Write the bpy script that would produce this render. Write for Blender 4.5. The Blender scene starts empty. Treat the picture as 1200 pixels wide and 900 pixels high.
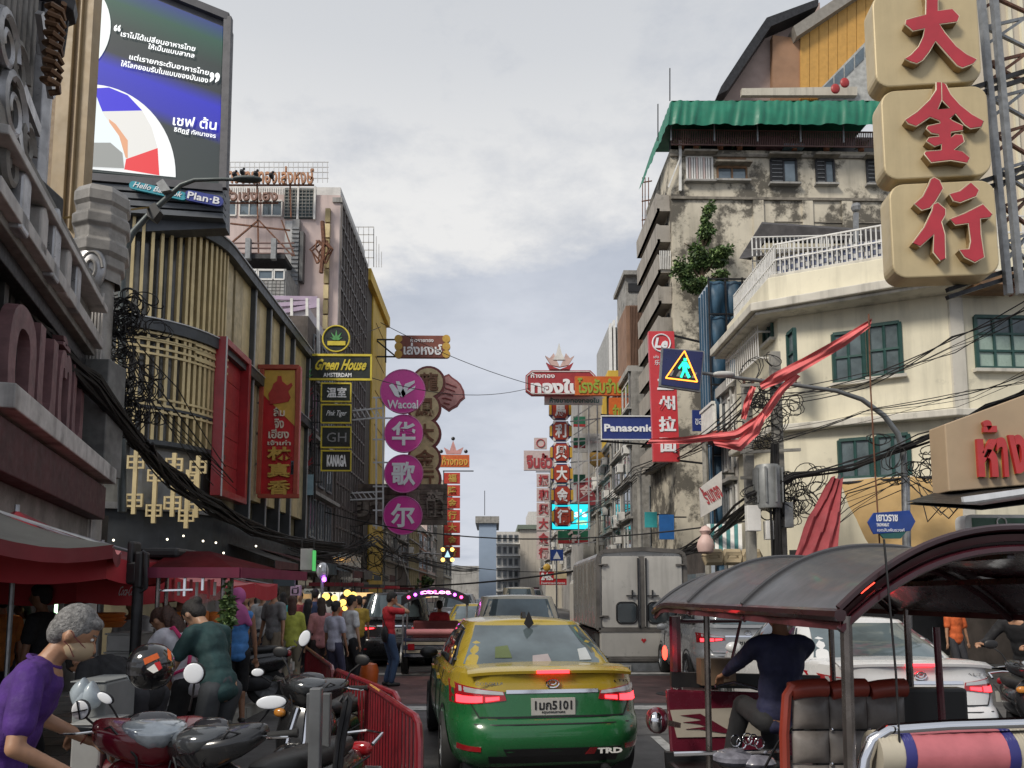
import bpy,bmesh,math,random
from mathutils import Vector,Matrix,Quaternion,noise
R=math.radians
random.seed(7)
scene=bpy.context.scene
COL=scene.collection
# camera, sky, sun, exposure
PITCH,YAW,FOC,PX0,PY0=R(5.7),R(1.27),900.0,600.0,607.0
cam_d=bpy.data.cameras.new('camera');cam_d.sensor_width=36;cam_d.lens=27.0
cam_d.shift_y=(PY0-450)/1200;cam_d.clip_end=5000;cam_d.clip_start=.05
cam=bpy.data.objects.new('camera',cam_d);COL.objects.link(cam)
EYE=Vector((0,0,1.72))
cam.location=EYE;cam.rotation_euler=(R(90)+PITCH,0,-YAW)
scene.camera=cam
CR=(Matrix.Rotation(-YAW,3,'Z')@Matrix.Rotation(R(90)+PITCH,3,'X'))
scene.view_settings.view_transform='Standard';scene.view_settings.look='None'
scene.view_settings.exposure=0.55;scene.view_settings.gamma=1
scene.cycles.max_bounces=6;scene.cycles.diffuse_bounces=3;scene.cycles.glossy_bounces=3
scene.cycles.transparent_max_bounces=8;scene.cycles.use_denoising=True
scene.cycles.caustics_reflective=False;scene.cycles.caustics_refractive=False
SUN_EL,SUN_AZ=R(42),R(228)
world=bpy.data.worlds.new('World');scene.world=world;world.use_nodes=True
def build_world():
 nt=world.node_tree;N=nt.nodes;L=nt.links;N.clear()
 def n(t,**k):
  x=N.new(t)
  for a,b in k.items():setattr(x,a,b)
  return x
 out=n('ShaderNodeOutputWorld');bg=n('ShaderNodeBackground');bg.inputs[1].default_value=.12
 sky=n('ShaderNodeTexSky',sky_type='NISHITA');sky.sun_disc=False
 sky.sun_elevation=SUN_EL;sky.sun_rotation=SUN_AZ;sky.air_density=1;sky.dust_density=3
 geo=n('ShaderNodeTexCoord');sep=n('ShaderNodeSeparateXYZ');L.new(geo.outputs['Generated'],sep.inputs[0])
 def m(op,a,b=0.0,c=None):
  x=n('ShaderNodeMath',operation=op)
  for i,v in enumerate((a,b)if c is None else(a,b,c)):
   if isinstance(v,(int,float)):x.inputs[i].default_value=v
   else:L.new(v,x.inputs[i])
  return x.outputs[0]
 zc=m('MAXIMUM',sep.outputs[2],.0)
 dn=m('ADD',zc,.14)
 cx=m('DIVIDE',sep.outputs[0],dn);cy=m('DIVIDE',sep.outputs[1],dn)
 cmb=n('ShaderNodeCombineXYZ');L.new(cx,cmb.inputs[0]);L.new(cy,cmb.inputs[1])
 def noi(sc,det,off,rough=.55):
  mp=n('ShaderNodeMapping');mp.inputs['Location'].default_value=off;L.new(cmb.outputs[0],mp.inputs[0])
  x=n('ShaderNodeTexNoise');x.inputs['Scale'].default_value=sc;x.inputs['Detail'].default_value=det
  x.inputs['Roughness'].default_value=rough;L.new(mp.outputs[0],x.inputs[0]);return x.outputs[0]
 def ramp(v,stops):
  x=n('ShaderNodeValToRGB');L.new(v,x.inputs[0]);e=x.color_ramp.elements
  e[0].position,e[0].color=stops[0][0],(*stops[0][1],1);e[1].position,e[1].color=stops[-1][0],(*stops[-1][1],1)
  for p,c in stops[1:-1]:q=e.new(p);q.color=(*c,1)
  return x.outputs[0]
 K=1/.12
 base=ramp(sep.outputs[2],[(.34,(.60*K,.59*K,.575*K)),(.47,(.60*K,.595*K,.585*K)),(.60,(.47*K,.48*K,.495*K)),(.75,(.40*K,.415*K,.44*K))])
 big=noi(.55,5,(5.4,2.3,0));fine=noi(2.3,8,(9.3,4.2,0),.66)
 w1=ramp(m('ADD',m('MULTIPLY',big,.62),m('MULTIPLY',fine,.38)),[(.475,(0,0,0)),(.555,(1,1,1))])
 dk=n('ShaderNodeMix',data_type='RGBA');L.new(m('MULTIPLY',w1,.5),dk.inputs[0]);L.new(base,dk.inputs[6]);dk.inputs[7].default_value=(.27*K,.30*K,.36*K,1)
 mx=n('ShaderNodeMix',data_type='RGBA');mx.inputs[0].default_value=.94
 L.new(sky.outputs[0],mx.inputs[6]);L.new(dk.outputs[2],mx.inputs[7])
 edge=noi(.9,9,(1.3,7.9,2),.62)
 el=m('ADD',sep.outputs[2],m('MULTIPLY',m('SUBTRACT',edge,.5),.34))
 bank=ramp(el,[(.418,(1,1,1)),(.448,(0,0,0))])
 tone=noi(1.6,6,(5,2,1),.6)
 bcol=ramp(m('SUBTRACT',m('MULTIPLY',tone,.7),m('MULTIPLY',sep.outputs[2],.45)),[(.16,(.33*K,.36*K,.42*K)),(.34,(.43*K,.455*K,.51*K))])
 mx2=n('ShaderNodeMix',data_type='RGBA');L.new(m('MULTIPLY',bank,.93),mx2.inputs[0]);L.new(mx.outputs[2],mx2.inputs[6]);L.new(bcol,mx2.inputs[7])
 L.new(mx2.outputs[2],bg.inputs[0]);L.new(bg.outputs[0],out.inputs[0])
build_world()
sun_d=bpy.data.lights.new('sun','SUN');sun_d.energy=2.0;sun_d.angle=R(14);sun_d.color=(1,.93,.82)
sun=bpy.data.objects.new('sun',sun_d);COL.objects.link(sun)
sdir=Vector((math.sin(SUN_AZ)*math.cos(SUN_EL),math.cos(SUN_AZ)*math.cos(SUN_EL),math.sin(SUN_EL)))
sun.rotation_euler=(-sdir).to_track_quat('-Z','Y').to_euler();sun.location=(0,-5,40)
# pixel rays: a photo pixel becomes a point on a real plane
def ray(px,py):
 d=CR@Vector(((px-PX0)/FOC,-(py-PY0)/FOC,-1));return d
def P(px,py,Y):
 d=ray(px,py);return EYE+d*(Y/d.y)
def PX(px,py,X):
 d=ray(px,py);return EYE+d*(X/d.x)
def PZ(px,py,Z=0.0):
 d=ray(px,py);return EYE+d*((Z-EYE.z)/d.z)
# materials
_mats={}
def lin(c):
 return tuple(((x/255)/12.92 if x/255<=.04045 else((x/255+.055)/1.055)**2.4)for x in c)
def M(name,col,rough=.6,metal=0.0,var=.12,sc=3.0,bump=.0,bsc=40,coat=0.0,emit=None,es=0.0,alpha=1.0,trans=0.0,streak=0.0,dirt=None,dsc=1.2,dcol=(.03,.028,.025),spec=.5):
 """procedural material: colour broken up by noise, optional grime, streaks, bump"""
 if name in _mats:return _mats[name]
 m=bpy.data.materials.new(name);m.use_nodes=True;nt=m.node_tree;N=nt.nodes;L=nt.links
 b=N['Principled BSDF'];b.inputs['Roughness'].default_value=rough;b.inputs['Metallic'].default_value=metal
 b.inputs['Coat Weight'].default_value=coat;b.inputs['Coat Roughness'].default_value=.06
 b.inputs['Specular IOR Level'].default_value=spec
 b.inputs['Transmission Weight'].default_value=trans;b.inputs['Alpha'].default_value=alpha
 geo=N.new('ShaderNodeNewGeometry');vec=geo.outputs['Position']
 def noi(s,det=4,stretch=None,r=.6):
  v=vec
  if stretch:
   mp=N.new('ShaderNodeMapping');mp.inputs['Scale'].default_value=stretch;L.new(v,mp.inputs[0]);v=mp.outputs[0]
  x=N.new('ShaderNodeTexNoise');x.inputs['Scale'].default_value=s;x.inputs['Detail'].default_value=det;x.inputs['Roughness'].default_value=r
  L.new(v,x.inputs[0]);return x.outputs[0]
 def mr(v,a,bb,c,d):
  x=N.new('ShaderNodeMapRange');x.inputs[1].default_value=a;x.inputs[2].default_value=bb;x.inputs[3].default_value=c;x.inputs[4].default_value=d
  L.new(v,x.inputs[0]);return x.outputs[0]
 def mix(f,a,c,mode='MIX'):
  x=N.new('ShaderNodeMix');x.data_type='RGBA';x.blend_type=mode
  for i,v in((0,f),(6,a),(7,c)):
   if isinstance(v,float):x.inputs[i].default_value=v
   elif isinstance(v,tuple):x.inputs[i].default_value=(*v,1)
   else:L.new(v,x.inputs[i])
  return x.outputs[2]
 out=(*col,)
 if var:
  f=mr(noi(sc),.35,.65,0,1)
  lo=tuple(c*(1-var)for c in col);hi=tuple(min(1,c*(1+var))for c in col)
  out=mix(f,lo,hi)
 if streak:
  f=mr(noi(1.0,6,(2.6,2.6,.22)),.5,.72,0,streak)
  out=mix(f,out,dcol)
 if dirt:
  dr=dirt if isinstance(dirt,tuple)else(.62-dirt*.22,.74-dirt*.12,min(1.,.45+dirt*.5))
  f=mr(noi(dsc,10,None,.72),dr[0],dr[1],0,dr[2])
  out=mix(f,out,dcol)
 if isinstance(out,tuple):b.inputs['Base Color'].default_value=(*out,1)
 else:L.new(out,b.inputs['Base Color'])
 if bump:
  bp=N.new('ShaderNodeBump');bp.inputs['Strength'].default_value=bump;bp.inputs['Distance'].default_value=.02
  L.new(noi(bsc,5),bp.inputs['Height']);L.new(bp.outputs[0],b.inputs['Normal'])
 if rough>.15 and not emit:
  L.new(mr(noi(sc*2.3+1),.3,.7,max(.05,rough-.1),min(1,rough+.1)),b.inputs['Roughness'])
 if emit:
  b.inputs['Emission Color'].default_value=(*emit,1);b.inputs['Emission Strength'].default_value=es
 _mats[name]=m;return m
def E(name,col,es=1.0):return M(name,tuple(c*.3 for c in col),.5,var=0,emit=col,es=es)
# mesh builder
class MB:
 def __init__(s,frame=None):s.v=[];s.f=[];s.mi=[];s.m=0;s.fr=frame;s.sm=[];s.smooth=False
 def add(s,vs,fs):
  k=len(s.v);s.v+=[Vector(v)for v in vs]
  for f in fs:s.f.append([k+i for i in f]);s.mi.append(s.m);s.sm.append(s.smooth)
 def box(s,x0,y0,z0,x1,y1,z1):
  if x0>x1:x0,x1=x1,x0
  if y0>y1:y0,y1=y1,y0
  if z0>z1:z0,z1=z1,z0
  s.add([(x0,y0,z0),(x1,y0,z0),(x1,y1,z0),(x0,y1,z0),(x0,y0,z1),(x1,y0,z1),(x1,y1,z1),(x0,y1,z1)],
              [(0,3,2,1),(4,5,6,7),(0,1,5,4),(1,2,6,5),(2,3,7,6),(3,0,4,7)]);return s
 def bar(s,a,b,w,h=None,up=(0,0,1)):
  a,b=Vector(a),Vector(b);h=h or w;t=(b-a).normalized();up=Vector(up)
  if abs(t.dot(up))>.97:up=Vector((1,0,0))
  r=t.cross(up).normalized()*(w/2);u=r.cross(t).normalized()*(h/2)
  s.add([a-r-u,a+r-u,a+r+u,a-r+u,b-r-u,b+r-u,b+r+u,b-r+u],[(3,2,1,0),(4,5,6,7),(0,1,5,4),(1,2,6,5),(2,3,7,6),(3,0,4,7)]);return s
 def tube(s,pts,r,n=8,caps=True,rs=None):
  pts=[Vector(p)for p in pts];k=len(s.v);N=len(pts);ref=None;sm=s.smooth;s.smooth=True
  vs=[]
  for i,p in enumerate(pts):
   t=(pts[min(i+1,N-1)]-pts[max(i-1,0)])
   t=t.normalized()if t.length>1e-9 else Vector((0,0,1))
   if ref is None:ref=Vector((0,0,1))if abs(t.z)<.9 else Vector((1,0,0))
   a=(ref-t*ref.dot(t)).normalized();b=t.cross(a);ref=a
   rr=rs[i]if rs else r
   for j in range(n):
    an=2*math.pi*j/n;vs.append(p+(a*math.cos(an)+b*math.sin(an))*rr)
  fs=[(i*n+j,i*n+(j+1)%n,(i+1)*n+(j+1)%n,(i+1)*n+j)for i in range(N-1)for j in range(n)]
  s.add(vs,fs);s.smooth=False
  if caps:s.add([],[]);s.f+=[[k+j for j in reversed(range(n))],[k+(N-1)*n+j for j in range(n)]];s.mi+=[s.m]*2;s.sm+=[False]*2
  s.smooth=sm;return s
 def cyl(s,a,b,r,n=12,r2=None):return s.tube([a,b],r,n,rs=[r,r if r2 is None else r2])
 def prism(s,poly,fn,d0,d1):
  """polygon (2-D) extruded between depths; fn(u,v,d)->xyz"""
  n=len(poly);area=sum(poly[i][0]*poly[(i+1)%n][1]-poly[(i+1)%n][0]*poly[i][1]for i in range(n))
  if area<0:poly=poly[::-1]
  s.add([fn(u,v,d0)for u,v in poly]+[fn(u,v,d1)for u,v in poly],
              [list(range(n))[::-1],[n+i for i in range(n)]]+[(i,(i+1)%n,n+(i+1)%n,n+i)for i in range(n)]);return s
 def grid(s,fn,nu,nv,u0=0,u1=1,v0=0,v1=1,smooth=True,wrap=False):
  sm=s.smooth;s.smooth=smooth
  s.add([fn(u0+(u1-u0)*i/nu,v0+(v1-v0)*j/nv)for j in range(nv+1)for i in range(nu+1)],
              [(j*(nu+1)+i,j*(nu+1)+i+1,(j+1)*(nu+1)+i+1,(j+1)*(nu+1)+i)for j in range(nv)for i in range(nu)]);s.smooth=sm;return s
 def lathe(s,prof,c=(0,0,0),n=20,axis='z'):
  c=Vector(c);sm=s.smooth;s.smooth=True
  def f(r,h,a):
   p=Vector((r*math.cos(a),r*math.sin(a),h))
   if axis=='x':p=Vector((h,p.x,p.y))
   if axis=='y':p=Vector((p.x,h,p.y))
   return c+p
  m=len(prof)
  s.add([f(r,h,2*math.pi*j/n)for r,h in prof for j in range(n)],
              [(i*n+j,i*n+(j+1)%n,(i+1)*n+(j+1)%n,(i+1)*n+j)for i in range(m-1)for j in range(n)]);s.smooth=sm;return s
 def ball(s,c,rx,ry=None,rz=None,n=12,rot=None):
  ry=ry or rx;rz=rz or rx;c=Vector(c);sm=s.smooth;s.smooth=True;m=max(4,n//2)
  def f(i,j):
   a=math.pi*i/m;b=2*math.pi*j/n;p=Vector((rx*math.sin(a)*math.cos(b),ry*math.sin(a)*math.sin(b),rz*math.cos(a)))
   return c+(rot@p if rot else p)
  vs=[f(0,0)]+[f(i,j)for i in range(1,m)for j in range(n)]+[f(m,0)]
  fs=[(0,1+j,1+(j+1)%n)for j in range(n)]
  for i in range(m-2):fs+=[(1+i*n+j,1+(i+1)*n+j,1+(i+1)*n+(j+1)%n,1+i*n+(j+1)%n)for j in range(n)]
  k=1+(m-2)*n;fs+=[(len(vs)-1,k+(j+1)%n,k+j)for j in range(n)]
  s.add(vs,fs);s.smooth=sm;return s
 def mesh(s,name,mats,off=None):
  me=bpy.data.meshes.new(name)
  vs=[(s.fr@v)if s.fr else v for v in s.v]
  if off is not None:vs=[v-off for v in vs]
  me.from_pydata(vs,[],s.f);me.update()
  mats=mats if isinstance(mats,(list,tuple))else[mats]
  for m in mats:me.materials.append(m)
  if len(mats)>1:me.polygons.foreach_set('material_index',s.mi)
  if any(s.sm):
   me.polygons.foreach_set('use_smooth',s.sm)
   try:me.set_sharp_from_angle(angle=R(40))
   except Exception:pass
  return me
WOFF={}
def tag(o,label=None,cat=None,group=None,kind=None):
 for k,v in(('label',label),('category',cat),('group',group),('kind',kind)):
  if v:o[k]=v
 return o
def thing(name,label,cat,loc=(0,0,0),rz=0,group=None,parent=None):
 o=bpy.data.objects.new(name,None);COL.objects.link(o);o.location=loc;o.rotation_euler=(0,0,rz);o.empty_display_size=.2
 WOFF[o]=Vector(loc)
 return tag(o,label,cat,group)
def part(name,mb,mats,parent=None,world=True,bevel=0,label=None,kind=None,mesh=None):
 """one mesh object; geometry given in world space (world=True, unrotated parents) or in the thing's own space"""
 off=WOFF.get(parent,Vector((0,0,0)))if(parent is not None and world)else None
 me=mesh or mb.mesh(name,mats,off)
 o=bpy.data.objects.new(name,me);COL.objects.link(o)
 if parent is not None:
  o.parent=parent;WOFF[o]=WOFF.get(parent,Vector((0,0,0)))
 if bevel:
  b=o.modifiers.new('bevel','BEVEL');b.width=bevel;b.segments=2;b.limit_method='ANGLE';b.angle_limit=R(40)
 if label:o['label']=label
 if kind:o['kind']=kind
 return o
def inst(name,me,parent,loc,rz=0,rot=None,scale=None):
 o=bpy.data.objects.new(name,me);COL.objects.link(o);o.parent=parent;o.location=Vector(loc)-WOFF.get(parent,Vector((0,0,0)))
 if rz:o.rotation_euler.z=rz
 if rot:o.rotation_euler=rot
 if scale:o.scale=scale
 WOFF[o]=WOFF.get(parent,Vector((0,0,0)));return o
def solo(name,label,cat,mb,mats,group=None,bevel=0,kind=None):
 o=part(name,mb,mats,None,bevel=bevel);return tag(o,label,cat,group,kind)
def struct(name,mb,mats,bevel=0):
 o=part(name,mb,mats,None,bevel=bevel);o['kind']='structure';return o
def copy_tree(o,parent=None):
 c=o.copy();COL.objects.link(c);c.parent=parent;WOFF[c]=WOFF.get(o,Vector((0,0,0)))
 for ch in list(o.children):copy_tree(ch,c)
 return c
def relabel(o,label,group=None):
 o['label']=label
 if group:o['group']=group
 return o
# vertical plane frames: u along, v up, w out towards the viewer
class Fr:
 def __init__(s,o,d):
  s.o=Vector(o);s.u=Vector((d[0],d[1],0)).normalized();s.v=Vector((0,0,1));s.w=s.u.cross(s.v)
  if s.w.dot(EYE-s.o)<0:s.w=-s.w
  s.m=Matrix(((s.u.x,s.w.x,0,s.o.x),(s.u.y,s.w.y,0,s.o.y),(0,0,1,s.o.z),(0,0,0,1)))
 def uv(s,px,py,w=0):
  d=ray(px,py);o=s.o+s.w*w;t=(o-EYE).dot(s.w)/d.dot(s.w);p=EYE+d*t-s.o;return(p.dot(s.u),p.z)
 def pt(s,u,v,w=0):return s.o+s.u*u+s.w*w+Vector((0,0,v))
 def px(s,px,py,w=0):return s.pt(*s.uv(px,py),w)
 def box(s,mb,u0,v0,u1,v1,w0,w1):
  if u0>u1:u0,u1=u1,u0
  if v0>v1:v0,v1=v1,v0
  mb.prism([(u0,v0),(u1,v0),(u1,v1),(u0,v1)],lambda a,b,d:s.pt(a,b,d),w0,w1);return mb
 def pbox(s,mb,x0,y0,x1,y1,w0,w1):
  ym,xm=(y0+y1)/2,(x0+x1)/2
  return s.box(mb,s.uv(x0,ym)[0],s.uv(xm,y1)[1],s.uv(x1,ym)[0],s.uv(xm,y0)[1],w0,w1)
 def poly(s,mb,pts,w0,w1):
  mb.prism([s.uv(*p)for p in pts],lambda a,b,d:s.pt(a,b,d),w0,w1);return mb
 def upoly(s,mb,pts,w0,w1):
  mb.prism(pts,lambda a,b,d:s.pt(a,b,d),w0,w1);return mb
def FY(Y):return Fr((0,Y,0),(1,0))
_txt={}
def text_mesh(body,bold=0.0,ext=.04,res=2,space=1.0):
 k=(body,bold,ext,res,space)
 if k not in _txt:
  c=bpy.data.curves.new('lettering','FONT');c.body=body;c.extrude=ext;c.offset=bold;c.resolution_u=res;c.space_line=space
  c.align_x='CENTER'
  o=bpy.data.objects.new('t',c);m=bpy.data.meshes.new_from_object(o);bpy.data.objects.remove(o);bpy.data.curves.remove(c)
  m.materials.clear()
  xs=[v.co.x for v in m.vertices];ys=[v.co.y for v in m.vertices];zs=[v.co.z for v in m.vertices]
  _txt[k]=([v.co.copy()for v in m.vertices],[list(p.vertices)for p in m.polygons],min(xs),max(xs),min(ys),max(ys),max(zs))
  bpy.data.meshes.remove(m)
 return _txt[k]
def text(body,fr,u0,v0,u1,v1,w,mat,parent,depth=.02,bold=0.0,name='lettering',shear=0.0,rot=0,world=True,res=2):
 """raised lettering fitted to a rectangle of the plane"""
 V,F,x0,x1,y0,y1,z1=text_mesh(body,bold,.04,res)
 mb=MB();cu,cv=(u0+u1)/2,(v0+v1)/2;W,H=abs(u1-u0),abs(v1-v0)
 sgn=1 if fr.u.dot(fr.v.cross(fr.w))>0 else-1;ca,sa=math.cos(rot),math.sin(rot);vs=[]
 for p in V:
  a=((p.x-x0)/(x1-x0)-.5)*W;b=((p.y-y0)/(y1-y0)-.5)*H;a+=shear*b
  a,b=a*ca-b*sa,a*sa+b*ca
  vs.append(fr.pt(cu+a*sgn,cv+b,w+depth*((p.z+z1)/(2*z1))))
 mb.add(vs,F)
 return part(name,mb,mat,parent,world=world)
def ptext(body,fr,x0,y0,x1,y1,w,mat,parent,**k):
 ym,xm=(y0+y1)/2,(x0+x1)/2
 return text(body,fr,fr.uv(x0,ym)[0],fr.uv(xm,y1)[1],fr.uv(x1,ym)[0],fr.uv(xm,y0)[1],w,mat,parent,**k)
def circ(cx,cy,r,n=24,ry=None,a0=0,a1=2*math.pi):
 ry=ry or r;full=abs(a1-a0-2*math.pi)<1e-6
 return[(cx+r*math.cos(a0+(a1-a0)*i/(n if full else n-1)),cy+ry*math.sin(a0+(a1-a0)*i/(n if full else n-1)))for i in range(n)]
def rrect(x0,y0,x1,y1,r,n=5):
 if x0>x1:x0,x1=x1,x0
 if y0>y1:y0,y1=y1,y0
 out=[]
 for cx,cy,a in((x1-r,y1-r,0),(x0+r,y1-r,90),(x0+r,y0+r,180),(x1-r,y0+r,270)):
  out+=[(cx+r*math.cos(R(a+90*i/n)),cy+r*math.sin(R(a+90*i/n)))for i in range(n+1)]
 return out
def sag(a,b,s,n=10):
 a,b=Vector(a),Vector(b);return[a.lerp(b,i/n)-Vector((0,0,s*4*(i/n)*(1-i/n)))for i in range(n+1)]
# palette
BLACK=M('black_paint',(.012,.012,.013),.45,var=.3)
DARK=M('dark_steel',(.035,.035,.038),.5,.5,var=.3,sc=6)
CABLE=M('cable_rubber',(.012,.011,.011),.6,var=.3)
STEEL=M('galvanised_steel',(.33,.34,.35),.4,.8,var=.2,sc=8)
GREYM=M('grey_painted_metal',(.22,.23,.24),.5,.2,var=.2,sc=6)
WHITEP=M('white_paint',(.72,.71,.68),.5,var=.1)
WORNW=M('worn_white_plaster',(.62,.6,.56),.8,var=.15,streak=.35,dirt=.3,bump=.2)
RUST=M('rusty_steel',(.16,.07,.04),.75,.2,var=.4,sc=9)
GLASSD=M('dark_window_glass',(.03,.04,.045),.08,0,var=.2,coat=.5)
GLASSM=M('sky_reflecting_glass',(.16,.2,.23),.08,.3,var=.25,sc=.7)
CHROME=M('chrome',(.8,.8,.82),.12,1.0,var=0)
RUBBER=M('tyre_rubber',(.018,.018,.018),.8,var=.2)
WOOD=M('wood',(.18,.1,.05),.6,var=.3)
CONC=M('old_concrete',(.3,.29,.27),.85,var=.2,streak=.4,dirt=.4,bump=.3)
# ground, road, pavements
XL,XR=-8.0,8.4
KL,KR=-3.6,7.2
ASPH=M('worn_asphalt',(.085,.082,.08),.62,var=.3,sc=1.3,bump=.35,bsc=60,dirt=.25,dsc=.8)
PAVE=M('pavement_concrete',(.12,.115,.11),.8,var=.2,sc=2,bump=.3,dirt=.3)
mb=MB();mb.add([(-600,-60,-.02),(600,-60,-.02),(600,900,-.02),(-600,900,-.02)],[(0,1,2,3)])
struct('ground',mb,M('city_ground',(.1,.1,.095),.9,var=.2,sc=.2))
mb=MB();mb.add([(KL-.1,-6,0),(KR+.1,-6,0),(KR+.1,300,0),(KL-.1,300,0)],[(0,1,2,3)])
mb.add([(KR+.1,10,0),(40,10,0),(40,20,0),(KR+.1,20,0)],[(0,1,2,3)])
struct('road',mb,ASPH)
for nm,xa,xb,ya,yb in(('pavement',-30,KL,-6,300),('pavement',KR,30,20,300),('pavement',KR,30,-6,10)):
 pv=MB();pv.box(xa,ya,-.01,xb,yb,.13);pav=struct(nm,pv,PAVE)
 kx=xb if xb<0 else xa;me=None
 y=ya
 kb=MB();kb.box(-.07,0,0,.07,.96,.145);km=kb.mesh('kerb_stone',M('kerb_stone',(.3,.29,.26),.8,var=.25,sc=3,dirt=.4));i=0
 while y<min(yb,60):inst('kerb_stone',km,pav,(kx+(.075 if kx<0 else-.075),y,0));y+=1
 pb=MB();pb.box(0,0,0,.46,.46,.02);sm=[pb.mesh('paving_slab',M('paving_slab_%d'%k,c,.8,var=.2,sc=2,dirt=.35,bump=.2))for k,c in enumerate([(.15,.14,.13),(.19,.15,.13),(.12,.115,.11)])]
 if kx<0:
  n=0
  for j in range(30):
   for k in range(9):
    X=KL-.66-k*.48;Y=4.0+j*.48
    if n<270:inst('paving_slab',random.choice(sm),pav,(X,Y,.128+random.uniform(0,.006)));n+=1
REDP=M('red_road_paint',(.13,.07,.062),.7,var=.4,sc=1.5,dirt=.5)
WLINE=M('road_line_paint',(.5,.49,.46),.7,var=.25,sc=4,dirt=.45,dsc=5)
mb=MB();mb.add([(KL+.3,12.4,.004),(KR-.2,12.4,.004),(KR-.2,16.5,.004),(KL+.3,16.5,.004)],[(0,1,2,3)]);struct('red_crossing_paint',mb,REDP)
for y0,y1 in((11.7,12.1),(16.8,17.2)):
 mb=MB();mb.add([(KL+.3,y0,.008),(KR-.2,y0,.008),(KR-.2,y1,.008),(KL+.3,y1,.008)],[(0,1,2,3)]);struct('road_marking_stop_line',mb,WLINE)
for X in(-.95,1.95,4.7):
 for k in range(16):
  y=-1+k*6+(1.5 if X>0 else 0)
  if 10.5<y+1<17.5:continue
  mb=MB();mb.add([(X-.06,y,.008),(X+.06,y,.008),(X+.06,y+3,.008),(X-.06,y+3,.008)],[(0,1,2,3)]);struct('road_marking_lane_dash',mb,WLINE)
for k,(x,y,w_,h_)in enumerate(((-.6,8.6,1.5,2.2),(1.6,9.6,.8,1.7),(-1.5,18.5,1.8,3),(2.6,20,1.2,4),(.2,24,2,3),(-2.4,9,.7,1.6))):mb=MB();mb.add([(x,y,.004),(x+w_,y+.1,.004),(x+w_-.1,y+h_,.004),(x+.05,y+h_-.1,.004)],[(0,1,2,3)]);struct('road_repair_patch',mb,M('asphalt_patch_%d'%(k%2),[(.045,.044,.043),(.11,.105,.10)][k%2],.7,var=.3,sc=3,bump=.4,bsc=80,dirt=.3))
for q in((.3,7.2,.3),(3.1,13.5,.3)):
 mb=MB();mb.lathe([(0,.012),(q[2],.012),(q[2],.006)],(q[0],q[1],0),20);struct('manhole_cover',mb,DARK)
# LEFT: near ornate building (its front turns away from the street)
STONE=M('grey_carved_stone',(.2,.19,.175),.75,var=.25,sc=2.5,streak=.4,dirt=.35,dsc=2,bump=.35,bsc=18)
STONEL=M('pale_moulding',(.45,.43,.41),.5,var=.2,sc=3,streak=.5,bump=.2)
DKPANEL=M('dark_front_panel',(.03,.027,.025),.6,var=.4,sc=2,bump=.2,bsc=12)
TANP=M('tan_cladding',(.36,.26,.14),.5,var=.12,sc=1.5,streak=.2)
TAND=M('tan_cladding_groove',(.2,.13,.06),.55,var=.15)
SILV=M('silver_lantern_metal',(.36,.36,.37),.35,.5,var=.25,sc=4)
b1=thing('ornate_shophouse','dark ornate shophouse with carved stone mouldings and huge old shop lettering','shophouse',(-8.2,12,0))
F1=Fr((-7.3,14.0,0),(-.3,1.0))
# body of the building
uA=F1.uv(-60,500)[0];uB=F1.uv(112,500)[0];vt=F1.uv(40,-60)[1]
vC=F1.uv(50,335)[1];uT=F1.uv(34,120)[0]
mb=MB();F1.box(mb,uA-3,.15,uB,vC+.5,-4.0,-.35);part('wall',mb,DKPANEL,b1);mb=MB();F1.box(mb,uA-3,vC+.5,uT,vt+4,-2.0,-.36);part('upper_wall',mb,DKPANEL,b1)
# three shaped storey bands following the traced mouldings
def band(pts_top,pts_bot,w0,w1,mat,name,prt):
 mb=MB();F1.poly(mb,pts_top+pts_bot[::-1],w0,w1);return part(name,mb,mat,prt,bevel=.02)
# upper pediment band (dark with scrolls) y 0..250
def fv(px,py,w=0):return F1.uv(px,py,w)
vC=fv(50,335)[1]
vL=fv(45,525)[1]
def hbox(v0,v1,w0,w1,mat,name,bevel=.015,ua=None,ub=None):
 mb=MB();F1.box(mb,uA if ua is None else ua,v0,uB if ub is None else ub,v1,w0,w1);return part(name,mb,mat,b1,bevel=bevel)
uE=fv(98,400)[0]
hbox(vC-.08,vC+.1,-.35,.30,STONEL,'cornice',ub=uE)
hbox(vC-.2,vC-.08,-.35,.18,STONE,'cornice_moulding',ub=uE)
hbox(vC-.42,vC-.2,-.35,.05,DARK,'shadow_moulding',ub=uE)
hbox(vC+.1,vC+.55,-.35,.10,STONE,'frieze',ub=uE)
hbox(vC+.55,vC+.66,-.35,.34,STONEL,'cornice',ub=uE)
hbox(vC+.66,vC+.95,-.35,.22,STONE,'parapet_course',ub=uE)
hbox(vL-.13,vL+.13,-.35,.55,M('white_ledge',(.5,.49,.47),.7,var=.2,streak=.5,dirt=.3),'ledge',ub=uE+.3)
hbox(vL-.75,vL-.2,-.35,.42,M('maroon_fascia',(.06,.015,.018),.6,var=.3,streak=.3),'fascia',ub=uE+.2)
hbox(vL-1.15,vL-.75,-.35,.2,STONE,'fascia_moulding',ub=uE+.1)
# finials on the parapet (pale shield blocks)
for i,(px,py,hgt,wd)in enumerate(((20,236,.75,.3),(42,270,.6,.3),(58,287,.95,.32),(72,318,.7,.25),(84,335,.75,.24))):
 u,v=fv(px,py,.2);mb=MB();F1.upoly(mb,[(u-wd/2,v-hgt/2),(u+wd/2,v-hgt/2),(u+wd/2,v+hgt*.35),(u,v+hgt*.55),(u-wd/2,v+hgt*.35)],.02,.3)
 part('finial',mb,STONEL if i%2 else SILV,b1,bevel=.03)
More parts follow.
